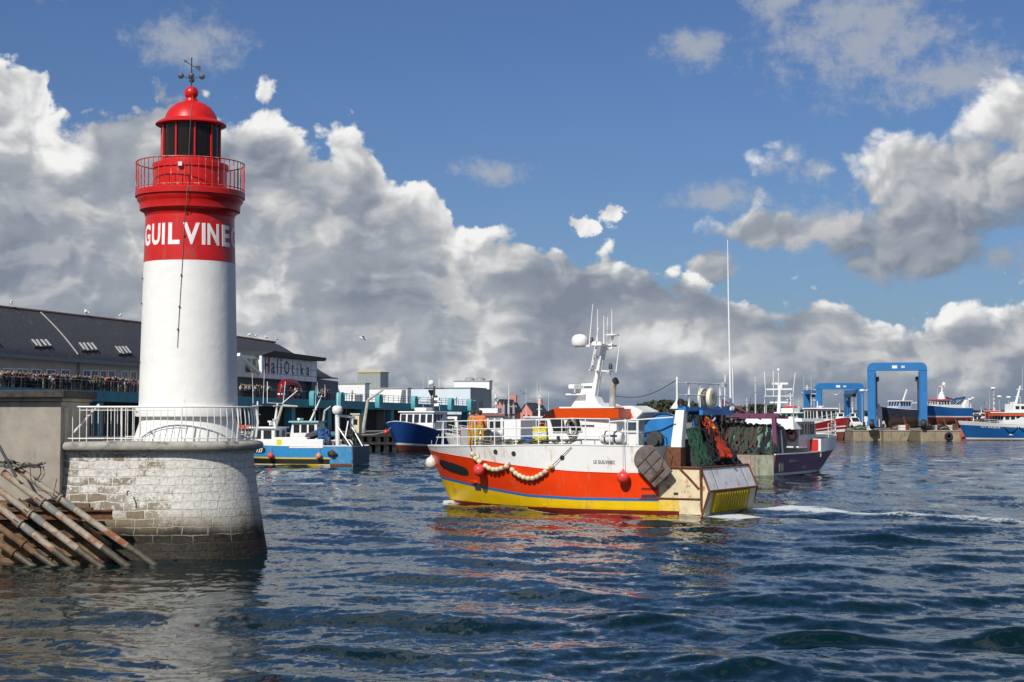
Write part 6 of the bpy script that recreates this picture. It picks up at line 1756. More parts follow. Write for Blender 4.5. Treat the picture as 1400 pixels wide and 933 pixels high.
    net_heap(root, [V3(.55, 1.5, 3.6), V3(.5, -.6, 3.8), V3(.2, 1.5, 2.2), V3(.15, -.8, 2.3)], [NET_DARK, NET_DARK, NET_BROWN, NET_GREEN], rnd, 15, .035)
    net_heap(root, [V3(.85, .9, 4.3), V3(.8, .4, 4.3), V3(.5, .8, 3.6), V3(.5, .1, 3.6)], [material('yellow_rope', (.55, .36, .04), .8), NET_ORANGE], rnd, 6, .04)
    wr = MB(); wr.tube([L(978, 572, -.1), L(955, 600, .9), L(948, 616, 1.0)], .04, 6); wr.build('bridle_rope', ROPE, root)
    # ---- foredeck gear
    p0_, p1_ = L(697, 604, .3), L(719, 604, .3)
    m = MB(); m.box((p0_.x + p1_.x) / 2, .1, 2.74, abs(p0_.x - p1_.x) * 1.05, 1.5, L(708, 574, .3).z - 2.74); m.build('companion_hatch', WHITE_CLEAN, root, bevel=.04)
    m = MB(); p = L(672, 603, -.4); m.box(p.x, -.5, 2.74, .55, .8, .5); m.lathe([(.30, -.45), (.18, -.40), (.18, .40), (.30, .45)], 14, (p.x, -.5, 3.25), axis='y'); m.build('anchor_winch', GALV, root)
    m = MB(); p = L(640, 604, .2); m.box(p.x, .2, 2.74, .5, .5, .75); m.lathe([(.12, 0), (.12, .5), (.2, .5), (.2, .6)], 12, (p.x - .9, .3, 2.72)); m.build('bollard', GALV, root)
    # fish boxes
    bx = [material('yellow_plastic', (0.70, 0.60, 0.02), 0.4), material('blue_plastic', (0.03, 0.10, 0.42), 0.4), WHITE_CLEAN]
    # ropes on the wheelhouse window
    return root, M, L, onhull, nrm, H, sheer, proj
TR, TM, TL, ON_HULL, HULL_N, TH, TSHEER, TPROJ = make_trawler()

def world_of(p): return TM @ Vector(p)
def trawler_gear():
    rz = TR.rotation_euler.z
    # buoys on the side
    b = ON_HULL(655, 643, .29, 11.5); buoy('pink red ball buoy hanging at the bow of the orange trawler below the float rope', world_of(b), .275, BUOY_RED, 1.3)
    b = ON_HULL(852, 653, .285, 4); buoy('red ball buoy hanging on the side of the orange trawler near the stern door', world_of(b), .27, BUOY_RED, 1.2)
    w = at(590, 633, 76.9); buoy('grey white ball buoy hanging at the far side of the orange trawler stem', w, .29, BUOY_WHITE, .7)
    # ropes of net floats
    FL = material('cream_net_float', (0.62, 0.53, 0.34), 0.6, var=0.15, scale=8, dirt=(0.4, 0.32, 0.2), amount=.3)
    z2 = lambda q: (570 + q[0] / 4.665, 520 + q[1] / 4.665)
    sets = [([(355, 472), (374, 500), (398, 520), (438, 548), (461, 562), (487, 570), (512, 570), (538, 563), (570, 551)], (338, 415), (590, 525), 'string of cream net floats hanging nearest the stem of the orange trawler'),
            ([(608, 573), (631, 595), (655, 610), (681, 621), (709, 627), (738, 627), (765, 617), (790, 603), (818, 584), (857, 551)], (590, 525), (985, 425), 'string of cream net floats hanging amidships, ending in one single float')]
    for fl, a, e, lab in sets:
        P = [ON_HULL(*z2(q), .12, 10) for q in fl]
        A, E = ON_HULL(*z2(a), .06, 10), ON_HULL(*z2(e), .06, 9)
        c = P[len(P) // 2]
        t = thing('float_rope', lab, 'floats', world_of(c), rz, 'ropes of floats along the side of the orange trawler')
        MB().tube([p - c for p in [A] + P + [E]], .016, 5).build('rope', DARK_ROPE, t)
        for i, p in enumerate(P):
            d = (P[min(i + 1, len(P) - 1)] - P[max(i - 1, 0)]).normalized()
            m = MB(); m.tube([d * k for k in (-.115, -.10, -.05, 0, .05, .10, .115)], [.04, .085, .112, .118, .112, .085, .04], 14)
            o = m.build('net_float', FL, t); o.location = p - c
    # hanging lines on the side
    lines = [((415, 418), (452, 300 + 100)), ((590, 530), (622, 415))]
    # otter board at the quarter
    c = ON_HULL(890, 634, .42, 2.2); W = world_of(c)
    t = thing('trawl_door', 'oval grey wooden trawl door hanging at the stern quarter of the orange trawler', 'trawl door', W, rz)
    m = MB(); ang = R(-47)       # local x runs forward (towards the left of the picture)
    prof = []
    for i in range(20):
        a = math.pi / 2 + math.pi * i / 19; prof.append((-.32 + .50 * math.cos(a), .60 * math.sin(a)))
    prof += [(.86, -.55), (.90, .50)]
    rot = lambda u, v: (-(u * math.cos(ang) - v * math.sin(ang)), u * math.sin(ang) + v * math.cos(ang))
    DW = material('grey_weathered_board', (0.155, 0.125, 0.11), 0.85, var=.2, scale=4, dirt=(.07, .05, .04), amount=.4, bump=.6, bscale=12)
    m.prism([rot(u, v) for u, v in prof], -.06, .06, 'xz'); m.build('board', DW, t, bevel=.02)
    for a, b in (((-.30, -.58), (-.30, .58)), ((.12, -.56), (.12, .55)), ((-.30, -.05), (.82, -.05))):
        m = MB(); u, v = rot(*a), rot(*b); m.bar((u[0], .075, u[1]), (v[0], .075, v[1]), .03, .03, up=(0, 1, 0)); m.build('board_seam', DARK, t)
    m = MB(); u, v = rot(.55, -.5), rot(.55, .35); m.bar((u[0], .09, u[1]), (v[0], .09, v[1]), .10, .08, up=(0, 1, 0)); m.build('towing_bracket', RUST, t)
    m = MB(); u = rot(.45, .3); m.tube([(u[0], .1, u[1]), (-.75, -.05, .85)], .02, 5); m.build('chain', DARK, t)
    # liferaft canister
    a, b = TL(822, 600, 2.25), TL(852, 600, 2.25)
    t = thing('liferaft_canister', 'white liferaft canister with dark straps beside the orange trawler wheelhouse', 'liferaft', world_of(((a.x + b.x) / 2, 2.25, 2.90)), rz)
    hl = abs(a.x - b.x) / 2
    MB().lathe([(.02, -hl), (.2, -hl), (.27, -hl + .06), (.285, -.05), (.30, -.04), (.30, .04), (.285, .05), (.27, hl - .06), (.2, hl), (.02, hl)], 24, (0, 0, .33), axis='x').build('shell', WHITE_CLEAN, t)
    for x in (-hl * .45, hl * .45): MB().lathe([(.292, -.03), (.302, -.03), (.302, .03), (.292, .03)], 24, (x, 0, .33), axis='x').build('strap', DARK, t)
    MB().box(0, .29, .38, .75, .03, .07).build('grip_rail', DARK, t); MB().box(-hl * .45, 0, 0, .12, .5, .09).box(hl * .45, 0, 0, .12, .5, .09).build('cradle', GALV, t)
    # coil of rope hung on the wheelhouse side
    p = TL(782, 585, 1.97); t = thing('rope_coil', 'pale coil of rope hanging on the wheelhouse side window', 'rope', world_of(p), rz)
    rnd = random.Random(8)
    for k in range(7):
        m = MB(); rx, rzv = .22 + .08 * rnd.random(), .32 + .10 * rnd.random()
        m.tube([(rx * math.cos(2 * math.pi * i / 16) + rnd.gauss(0, .02), rnd.gauss(.05, .03), rzv * math.sin(2 * math.pi * i / 16) + .02 * k - .05) for i in range(16)], .024, 6, closed=True); m.build('rope_turn', (ROPE, material('grey_brown_rope', (.18, .16, .12), .9), DARK_ROPE)[k % 3], t)
    # fish boxes on the foredeck
    cols_ = [material('yellow_plastic', (0.68, 0.60, 0.03), 0.4), material('blue_plastic', (0.04, 0.12, 0.42), 0.4), material('white_plastic', (.72, .73, .74), .4)]
    for k, (px, lev, ci, yv) in enumerate(((741, 0, 1, 1.2), (741, 1, 0, 1.2), (741, 2, 2, 1.2), (741, 3, 0, 1.2), (729, 0, 2, 1.0), (729, 1, 1, 1.0), (750, 0, 1, .7), (750, 1, 2, .7))):
        p = TL(px, 600, yv)
        nm = ('yellow', 'blue', 'white')[ci]; pos = ('lowest', 'second lowest', 'third', 'topmost')[lev]; st = {741: 'middle', 729: 'forward', 750: 'wheelhouse side'}[px]
        t = thing('fish_box', '%s plastic fish box, %s in the %s stack before the wheelhouse' % (nm, pos, st), 'fish box', world_of((p.x, yv, 2.76 + lev * .235)), rz, 'plastic fish boxes on the foredeck')
        m = MB(); m.loft([[(x * f, y * f, z) for x, y in ((-.36, -.24), (.36, -.24), (.36, .24), (-.36, .24))] for f, z in ((.9, 0), (1, .19), (1.05, .195), (1.05, .23), (.94, .23), (.86, .03))], closed=True, caps=True); m.build('tub', cols_[ci], t)
        MB().box(0, .253, .16, .22, .03, .04).build('handle', cols_[ci], t)
    # ropes lying on the deck edge
    t = thing('mooring_rope', 'heap of grey mooring rope on the foredeck behind the railing', 'rope', world_of((8.6, 1.9, 2.80)), rz)
    for k in range(9):
        m = MB(); x0 = -2.2 + k * .6
        m.tube([(x0 + .42 * math.cos(t_ * .8) + .1 * rnd.random(), .30 * math.sin(t_ * .8) + .1 * rnd.random(), .04 + .02 * t_ + .04 * rnd.random()) for t_ in range(14)], .032, 6); m.build('rope_turn', material('grey_brown_rope', (.18, .16, .12), .9) if k % 2 else material('grey_green_rope', (.12, .15, .11), .9), t)
    # the two deckhands
    ORT = material('orange_work_top', (0.72, 0.17, 0.035), .75, var=.15, scale=8, bump=.6, bscale=14); YT = material('mustard_oilskin', (0.52, 0.29, 0.03), .55, var=.15, scale=6, bump=.5, bscale=12)
    PAL = material('salmon_work_top', (0.62, 0.26, 0.13), .75, var=.15, scale=8, bump=.6, bscale=14)
    for px, yv, top, arms, turn, lab in ((644.5, .55, PAL, 'haul', 65, 'deckhand in faded orange top and mustard oilskin trousers leaning at the bow rail'), (656.5, .70, ORT, 'down', 110, 'deckhand in bright orange top and mustard oilskin trousers seen from behind')):
        p = TL(px, 600, yv)
        J = pose(arms, .06 if arms == 'haul' else .0, .05)
        me = figure_mesh('deckhand', J, {'bib': 1.06}, [top, YT, SKIN, HAIR_BROWN, YT], hands=True, levels=2)
        o = bpy.data.objects.new('person', me); col.objects.link(o)
        w = world_of((p.x, yv, TSHEER(p.x) - .055)); o.location = w; o.rotation_euler = (0, 0, R(turn + 60)); o.scale = (1.12, 1.12, 0.99)
        tag(o, lab, 'person')
        hm = MB(); hd = J['head']; hm.lathe([(.098, -.02), (.112, .03), (.10, .085), (.06, .125), (.01, .135)], 16, (hd[0], hd[1] + .015, hd[2] + .02)); hm.build('hair', HAIR_BROWN, o)
        br = MB()
        for sg in (-1, 1): br.tube([(sg * .07, .135, 1.05), (sg * .085, .125, 1.25), (sg * .09, .07, 1.415), (sg * .09, -.06, 1.40), (sg * .08, -.125, 1.20)], .017, 6)
        br.build('brace_straps', YT, o)
    o = None
    p = TL(632, 600, 1.0)
    t = thing('red_tub', 'red plastic tub on the foredeck beside the deckhands', 'tub', world_of(TL(636.5, 600, -.2)), rz); t.location.z = 2.70
    MB().lathe([(.02, 0), (.24, 0), (.28, .8), (.30, .82), (.27, .82), (.22, .1), (.02, .1)], 18).build('barrel', material('red_plastic', (.55, .05, .02), .4), t)
    MB().tube([(.28, 0, .7), (.36, 0, .62), (.28, 0, .55)], .015, 5).build('handle', DARK, t)
trawler_gear()

# ---------------------------------------------------------------- the other boats
def boat(name, label, cat, pos, heading, L, B, top, bands, x_over=1.2, keel=-.8, z0=0.0, deckdrop=.75, bow_lift=0.0, group=None, deckmat=None, hull_kw=None, cap=None, transom=0, wl_rake=None):
    """a hull with painted bands; pos is the stern on the water, heading a direction in plan"""
    rz = math.atan2(heading[1], heading[0])
    root = thing(name, label, cat, (pos[0], pos[1], z0), rz, group)
    H = Hull(L, L - x_over, B, top + bow_lift, keel=keel, **(hull_kw or {}))
    sheer = lambda x: top + bow_lift * max(0.0, (x / L - .35) / .65) ** 1.7
    hs = []
    def row(f):
        if callable(f): return f
        return lambda x: f + (sheer(x) - top) * min(1.0, max(0, f / top))
    rows = [lambda x: keel] + [row(h) for h, _ in bands[:-1]] + [sheer]
    mats = []
    for _, m in bands: mats.append(m)
    um = list(dict.fromkeys(mats))
    m = MB(); H.skin(m, rows, [um.index(x) for x in mats], n=40, transom=um.index(mats[-1]) if transom is None else transom, sub=3)
    hull = m.build('hull', um, root)
    d = MB(); H.deck(d, lambda x: sheer(x) - deckdrop, .06); d.build('deck', deckmat or DECK_GREY, root)
    c = MB(); H.capping(c, sheer, .12, .07); c.build('bulwark_capping', cap or WHITE, root)
    return root, H, sheer
def rail_part(root, H, zf, x0, x1, sides=(1, -1), hs=(.45, .95), every=1.2, r=.025, inset=.08):
    for sd in sides:
        m = MB(); m.rails(H.rail_path(zf, x0, x1, sd, inset, 10), hs, every, r, n=5); m.build('deck_railing', WHITE_CLEAN, root)
def a_frame(root, x, w, z0, z1, mat, r=.12, back=0.0, name='gantry'):
    m = MB()
    for sg in (-1, 1): m.bar((x, sg * w, z0), (x + back, sg * w * .8, z1), r * 2)
    m.bar((x + back, -w * .95, z1), (x + back, w * .95, z1), r * 2.2, r * 1.6)
    return m.build(name, mat, root)

W_ = WHITE
SKYBLUE = material('bright_blue_hull', (0.035, 0.27, 0.56), 0.4, var=0.08, dirt=(0.22, 0.12, 0.06), amount=0.12, streak=True)
NAVYH = material('dark_blue_hull', (0.014, 0.062, 0.23), 0.35, var=0.10, dirt=(0.09, 0.05, 0.04), amount=0.10, streak=True)
PURPLE = material('purple_hull', (0.15, 0.03, 0.13), 0.4, var=0.1, dirt=(0.14, 0.07, 0.05), amount=0.18, streak=True)
BLACKH = material('black_hull_paint', (0.015, 0.015, 0.017), 0.5, var=.1)
YELH = material('yellow_line_paint', (0.70, 0.50, 0.03), 0.45, var=.05)
ANTIF = material('brown_red_antifouling', (0.19, 0.055, 0.035), 0.7, var=.2, dirt=(.08, .05, .03), amount=.3)
REDH = material('deep_red_hull', (0.30, 0.018, 0.022), 0.4, var=.08)
GREENH = material('green_paint', (0.03, 0.22, 0.13), 0.45, var=.08)
ORANGEP = material('orange_trim_paint', (0.72, 0.10, 0.02), 0.4, var=.06)
REDP = material('red_trim_paint', (0.60, 0.035, 0.03), 0.4, var=.06)
SALMON = material('coral_paint', (0.62, 0.10, 0.06), 0.5, var=.08)
MIDBLUE = material('mid_blue_hull', (0.015, 0.12, 0.36), 0.4, var=.08, dirt=(.10, .08, .08), amount=.12, streak=True)
SCRAPED = material('scraped_plank', (0.36, 0.27, 0.22), 0.7, var=.2, scale=2, dirt=(.16, .08, .05), amount=.55, streak=True)
SCRAPG = material('scraped_green_plank', (0.28, 0.30, 0.22), 0.7, var=.2, scale=2, dirt=(.14, .09, .05), amount=.5, streak=True)
rndb = random.Random(31)

# ---- purple stern trawler just behind the orange one
def purple():
    hd = (.515, .857)
    root, H, sh = boat('trawler', 'purple and white trawler with green nets on its stern, heading away behind the orange one', 'trawler', (15.8, 111.0), hd, 15.4, 5.3, 1.50,
        [(0.08, ANTIF), (0.24, WHITE), (1.50, PURPLE)], x_over=1.0, bow_lift=.35, deckdrop=.55, hull_kw=dict(u0=(.42, .60), tr=.96))
    # the raised white forecastle
    fc = MB(); top2 = lambda x: sh(x) + .95
    H2 = Hull(15.7, 15.5, 5.3, 2.8, u0=(.55, .60), p=(2.2, 2.4), q=(.62, .60), tr=.96, flare=.02)
    H2.skin(fc, [lambda x: sh(x) + .02, top2], [0], x0=8.4, n=26)
    y = H2.hb(8.4, 2.4); fc.add([(8.4, -y, 1.2), (8.4, y, 1.2), (8.4, y, top2(8.4)), (8.4, -y, top2(8.4))], [(0, 1, 2, 3)])
    fc.build('forecastle', WHITE_CLEAN, root)
    d = MB(); H2.deck(d, lambda x: top2(x) - .06, .04, x0=8.4); d.build('upper_deck', DECK_GREY, root)
    rail_part(root, H2, top2, 10.2, 15.1, hs=(.35, .7, 1.05), every=1.0)
    # stern planking
    t = MB(); y = H.hb(0, .8)
    for i, (a, b) in enumerate(((-1, -.56), (-.55, .28), (.29, .42), (.43, .985))):
        MB().box(-.05, (a + b) / 2 * y * -1, .02, .07, (b - a) * y, 1.46).build('stern_plank', [SCRAPED, SCRAPED, WOOD, SCRAPG][i] if i != 3 else SCRAPG, root)
    MB().box(-.10, -.1, .55, .02, .42, .22).build('stern_plate', WHITE_CLEAN, root)
    for x in (.9, 1.35): MB().box(x, -H.hb(x, .9) - .0, .35, .30, .03, .9).build('side_plank', SCRAPG, root)
    # wheelhouse amidships
    wheelhouse(root, 6.3, 10.2, 1.75, sh(9) + .3, 3.75, WHITE_CLEAN, WHITE_CLEAN, .5, (4, 3), .45, .22)
    m = MB(); m.loft([[(4.9, -1.9, 3.2), (6.6, -1.9, 3.2), (6.6, 1.9, 3.2), (4.9, 1.9, 3.2)], [(5.5, -1.6, 4.1), (6.6, -1.6, 4.1), (6.6, 1.6, 4.1), (5.5, 1.6, 4.1)]]); m.build('aft_awning', WHITE, root)
    MB().box(8.33, -2.15, 1.30, .08, .6, 1.15).build('red_door', REDP, root)
    mo = mast_with_arms(root, (7.6, .3, 3.7), (7.9, .3, 6.3), .17, [(.55, .7), (.92, 1.0)], [], None, (8.1, .3, 6.45))
    m = MB(); m.tube([(7.8, 1.45, 7.4), (7.8, 1.35, 5.6), (7.8, -.75, 5.6), (7.8, -.95, 7.3)], .035, 6)
    for y in (.75, .35): m.tube([(7.8, y, 5.6), (7.8, y, 7.45)], .03, 6)
    m.build('aerial_frame', WHITE_CLEAN, mo)
    MB().lathe([(.02, 0), (.12, 0), (.12, .15), (.02, .2)], 10, (7.8, .35, 7.45)).build('mast_lamp', WHITE_CLEAN, mo)
    for y in (1.2, -.9): MB().tube([(7.5, y, 3.7), (7.5, y, 5.0)], .05, 6).build('stay_post', GALV, mo)
    # purple gantry and net drums
    PG = material('purple_gantry_paint', (0.16, 0.045, 0.10), .5, var=.15)
    m = MB()
    for sg in (1, -1): m.bar((1.2, sg * 2.1, 1.2), (1.2, sg * 1.9, 4.2), .28); m.bar((1.2, sg * 1.9, 4.15), (3.9, sg * 1.7, 4.05), .22)
    m.bar((1.2, -2.3, 4.2), (1.2, 2.3, 4.2), .3, .26); m.bar((3.6, -2.0, 4.05), (3.6, 2.0, 4.05), .2)
    m.bar((1.2, 2.0, 5.3), (2.6, -.4, 3.9), .12); m.bar((1.2, 2.0, 5.3), (1.2, 2.1, 3.9), .16); m.bar((1.2, 2.0, 5.3), (1.2, 1.1, 3.9), .12); m.build('gantry', PG, root)
    for y in (.1, -1.7): MB().tube([(1.6, y, 4.0), (1.7, y, 4.9), (1.7, y - .1, 5.4)], [.06, .03, .02], 5).build('stay_post', DARK, root)
    MB().lathe([(.02, -.12), (.18, -.08), (.16, .08), (.02, .12)], 12, (1.3, 1.2, 4.7), axis='x').build('floodlight', GALV, root)
    m = MB(); m.bar((2.6, -1.9, 1.4), (2.4, -1.8, 3.6), .22); m.build('white_davit', WHITE_CLEAN, root)
    net_roll(root, 2.6, 2.45, 1.25, 4.2, [NET_DARK, NET_PALE, NET_PALE, NET_BROWN, NET_GREEN, NET_GREEN, NET_BROWN, NET_BROWN], rndb, .2)
    net_heap(root, [Vector((2.1, 1.9, 3.7)), Vector((2.0, -2.0, 3.5)), Vector((.9, 1.9, 1.7)), Vector((.7, -2.1, 1.6))], [NET_PALE, NET_GREEN, NET_BROWN, NET_DARK, NET_DARK, NET_BROWN], rndb, 46, .10)
    net_heap(root, [Vector((.9, 2.0, 1.9)), Vector((.7, -2.0, 2.0)), Vector((.3, 1.9, 1.3)), Vector((.3, -2.1, 1.3))], [NET_DARK, NET_DARK, NET_BROWN, NET_GREEN], rndb, 34, .12)
    m = MB(); m.add([(.4, 2.3, 2.5), (.3, 1.5, 1.75), (.5, 2.5, 1.65)], [(0, 1, 2)]); m.build('white_flap', WHITE_CLEAN, root)
    m = MB(); m.tube([(-.15, 1.5, 1.55), (-.2, 1.45, 1.2), (-.15, 1.5, .95)], [.12, .3, .2], 10); m.build('hanging_net', NET_DARK, root)
    t = thing('lifebuoy', 'orange lifebuoy on the purple trawler wheelhouse', 'lifebuoy', root.matrix_basis @ Vector((6.2, -1.3, 2.75)), root.rotation_euler.z)
    MB().tube([(0, .34 * math.cos(a), .34 * math.sin(a)) for a in [2 * math.pi * i / 18 for i in range(18)]], .09, 8, closed=True).build('ring', material('faded_lifebuoy_orange', (.55, .12, .08), .6), t)
    # small writing panels on the side
    for x, w, z in ((3.3, 1.6, .95), (5.4, .8, .45)): MB().box(x, -H.hb(x, z) - .012, z, w, .02, .22 if w > 1 else .3).build('pale_side_plate', material('faded_lettering', (.33, .28, .33), .6), root)
purple()

# ---- blue, yellow and black boat near the lighthouse
def blue_left():
    hd = (-.97, .243)
    root, H, sh = boat('fishing_boat', 'blue fishing boat with black and yellow stripe beside the lighthouse pier', 'fishing boat', (-12.7, 135.3), hd, 14.6, 4.7, 1.62,
        [(0.10, WHITE), (0.14, YELH), (0.56, BLACKH), (0.68, YELH), (1.62, SKYBLUE)], x_over=1.3, bow_lift=.5, deckdrop=.5, hull_kw=dict(u0=(.42, .60), tr=.95))
    q = MB()
    for x0, x1 in ((0.05, 1.95),):
        n = 8; vs = []
        for z in (.06, 1.56):
            for i in range(n + 1): x = x0 + (x1 - x0) * i / n; vs.append((x, H.hb(x, z) + .02, z))
        q.add(vs, [(i, i + 1, n + 2 + i, n + 1 + i) for i in range(n)])
    q.build('stern_side_plate', material('scraped_blue_plate', (0.05, 0.27, 0.50), .6, var=.15, dirt=(.34, .24, .15), amount=.5), root)
    q = MB(); vs = []
    for z in (.0, .2):
        for i in range(9): x = .03 + 1.9 * i / 8; vs.append((x, H.hb(x, z) + .025, z))
    q.add(vs, [(i, i + 1, 10 + i, 9 + i) for i in range(8)]); q.build('rusty_side_strip', RUST, root)
    MB().box(-.03, 0, .1, .05, H.hb(0, 1) * 1.96, 1.5).build('transom_plate', material('dull_blue_plate', (0.055, 0.12, 0.17), .7, var=.2, dirt=(.16, .12, .08), amount=.45), root)
    # registration number on a black patch
    x = 8.15; z = 1.28
    vs = []; k = 16
    for j in (0, 1):
        for i in range(k):
            a = 2 * math.pi * i / k; xx = x + (.75 if math.cos(a) > 0 else .55) * math.copysign(abs(math.cos(a)) ** .6, math.cos(a)); zz = z + .27 * math.copysign(abs(math.sin(a)) ** .7, math.sin(a)); vs.append((xx, H.hb(xx, zz) + .012 + .012 * j, zz))
    MB().add(vs, [tuple(range(k, 2 * k))] + [(i, (i + 1) % k, k + (i + 1) % k, k + i) for i in range(k)]).build('number_patch', BLACK, root)
    vs, fs = text_geometry('737', .50, .012, .8); w = max(v[0] for v in vs)
    MB().add([(x + w / 2 - a, H.hb(x, z) + .04 + (H.hb(x + w / 2 - a, z) - H.hb(x, z)), z - .18 + b) for a, b, _ in vs], fs).build('number_lettering', WHITE_CLEAN, root)
    # superstructure
    wheelhouse(root, 7.2, 9.6, 1.35, 1.3, 3.1, WHITE, WHITE_CLEAN, .3, (3, 2), .2, .12)
    m = MB(); m.box(5.6, .9, 1.2, 3.0, 2.0, 1.15); m.build('deck_shelter', WHITE, root, bevel=.05)
    MB().box(6.55, 1.91, 1.45, .45, .04, .72).build('yellow_sign', material('yellow_plastic', (0.70, 0.60, 0.02), 0.4), root)
    m = MB(); m.box(4.0, 2.02, 1.45, 3.0, .55, .75); m.build('white_locker', WHITE_CLEAN, root, bevel=.04)
    m = MB(); m.tube([(4.5, 1.2, 1.3), (4.3, .9, 2.4), (2.9, .6, 2.9), (2.7, .5, 2.6)], .35, 9); m.build('dark_canopy', DARK, root)
    mo = mast_with_arms(root, (7.7, .2, 3.1), (7.4, .2, 5.2), .14, [(.35, .5), (.9, .8)], [], None, (7.9, .2, 3.6))
    m = MB(); m.tube([(8.05, .9, 7.05), (8.05, .9, 5.25), (6.9, .2, 5.2), (6.7, .2, 7.05)], .035, 6); m.bar((7.0, .2, 5.2), (5.6, .2, 6.3), .06); m.build('aerial_frame', WHITE_CLEAN, mo)
    mo = mast_with_arms(root, (9.4, -.2, 2.9), (9.4, -.2, 5.4), .12, [(.55, .6), (.85, 1.0)], [(9.1, -.7, 5.2, 8.1, -.1), (9.6, .3, 5.2, 7.8, .1)], None, None)
    m = MB(); m.box(10.6, 1.0, 3.05, 2.3, .5, .32); m.build('orange_roof_rail', ORANGEP, root)
    m = MB()
    for x in (9.9, 10.6, 11.3): m.tube([(x, 1.2, 1.6), (x, 1.2, 3.1)], .03, 5)
    m.build('post_frame', WHITE_CLEAN, root)
    m = MB(); m.lathe([(.08, -.05), (.48, -.05), (.48, .05), (.08, .05)], 14, (10.4, 1.5, 2.3), axis='y'); m.build('line_hauler', BLACK, root)
    rail_part(root, H, sh, 9.5, 13.6, hs=(.4, .8), every=.9)
    # stern gantry with white post and struts, blue net heap
    g = MB(); g.tube([(1.7, .9, 1.3), (1.75, .9, 4.3)], .20, 10); g.tube([(1.1, -.9, 1.3), (1.1, -.9, 3.9)], .16, 8); g.bar((1.75, 1.1, 4.2), (1.0, -1.2, 4.0), .2); g.build('gantry', WHITE, root)
    MB().lathe([(.30, -.35), (.42, -.2), (.45, 0), (.42, .2), (.25, .35)], 14, (1.75, .9, 4.65)).build('power_block', WHITE, root)
    MB().tube([(1.75, .9, 5.0), (1.75, .9, 6.1)], .03, 5).build('whip_aerial', WHITE_CLEAN, root)
    for a, b in (((1.6, 1.3, 3.3), (.2, 1.8, 1.6)), ((1.0, -.6, 3.2), (-.1, -.2, 1.6)), ((.9, .6, 3.7), (.9, 1.3, 2.4))): MB().tube([a, b], .055, 6).build('gantry_strut', WHITE_CLEAN, root)
    net_heap(root, [Vector((3.2, 1.4, 3.1)), Vector((2.2, 1.0, 3.0)), Vector((3.0, 1.3, 1.8)), Vector((2.2, 1.4, 1.8))], [NET_BLUE, NET_BLUE, NET_DARK], rndb, 22, .16)
    net_heap(root, [Vector((2.4, 1.8, 2.1)), Vector((1.8, 1.8, 1.9)), Vector((1.9, 2.28, .9)), Vector((1.3, 2.28, .9))], [NET_DARK, NET_BROWN], rndb, 12, .12)
    net_heap(root, [Vector((2.0, .6, 2.6)), Vector((.9, -.6, 3.0)), Vector((.6, 1.0, 1.5)), Vector((.2, -1.0, 1.5))], [NET_DARK, NET_GREEN, NET_BROWN], rndb, 14, .10)
    for x, lab in ((7.05, 'red ball buoy hanging on the blue and black fishing boat nearer the pier'), (2.8, 'faded pink ball buoy hanging on the blue and black fishing boat near its stern')):
        w = root.matrix_basis @ Vector((x, H.hb(x, .9) + .27, .82)); buoy(lab, w, .25, BUOY_RED if x > 5 else material('faded_pink_vinyl', (.66, .24, .17), .5, var=.1), .5)
blue_left()

def small_teal():
    root, H, sh = boat('fishing_boat', 'small lilac grey fishing boat with teal roofed wheelhouse behind the blue one', 'fishing boat', (-15.0, 146.0), (-.99, .14), 11.5, 3.9, 1.9, [(0.3, ANTIF), (1.9, material('lilac_grey_hull', (.22, .19, .27), .5, var=.1))], bow_lift=.5)
    wheelhouse(root, 2.4, 5.0, 1.3, 1.7, 3.55, WHITE, material('teal_roof_paint', (.10, .36, .38), .5), .3, (3, 3), .2, .14)
    mast_with_arms(root, (3.4, .0, 3.6), (2.3, 0, 6.0), .10, [(.45, .7), (.95, .9)], [(2.6, .5, 6.0, 7.2, 0), (2.1, -.3, 5.9, 7.0, 0), (3.0, -.2, 3.6, 6.9, -.1)], None, (4.3, 0, 3.8))
    m = MB(); m.tube([(2.6, .9, 1.6), (1.6, 1.0, 2.6), (.6, 1.0, 2.4)], [.5, .35, .2], 9); m.build('tarpaulin', material('teal_tarpaulin', (.05, .18, .20), .7, var=.2), root)
    rail_part(root, H, sh, 7, 10.8)
small_teal()

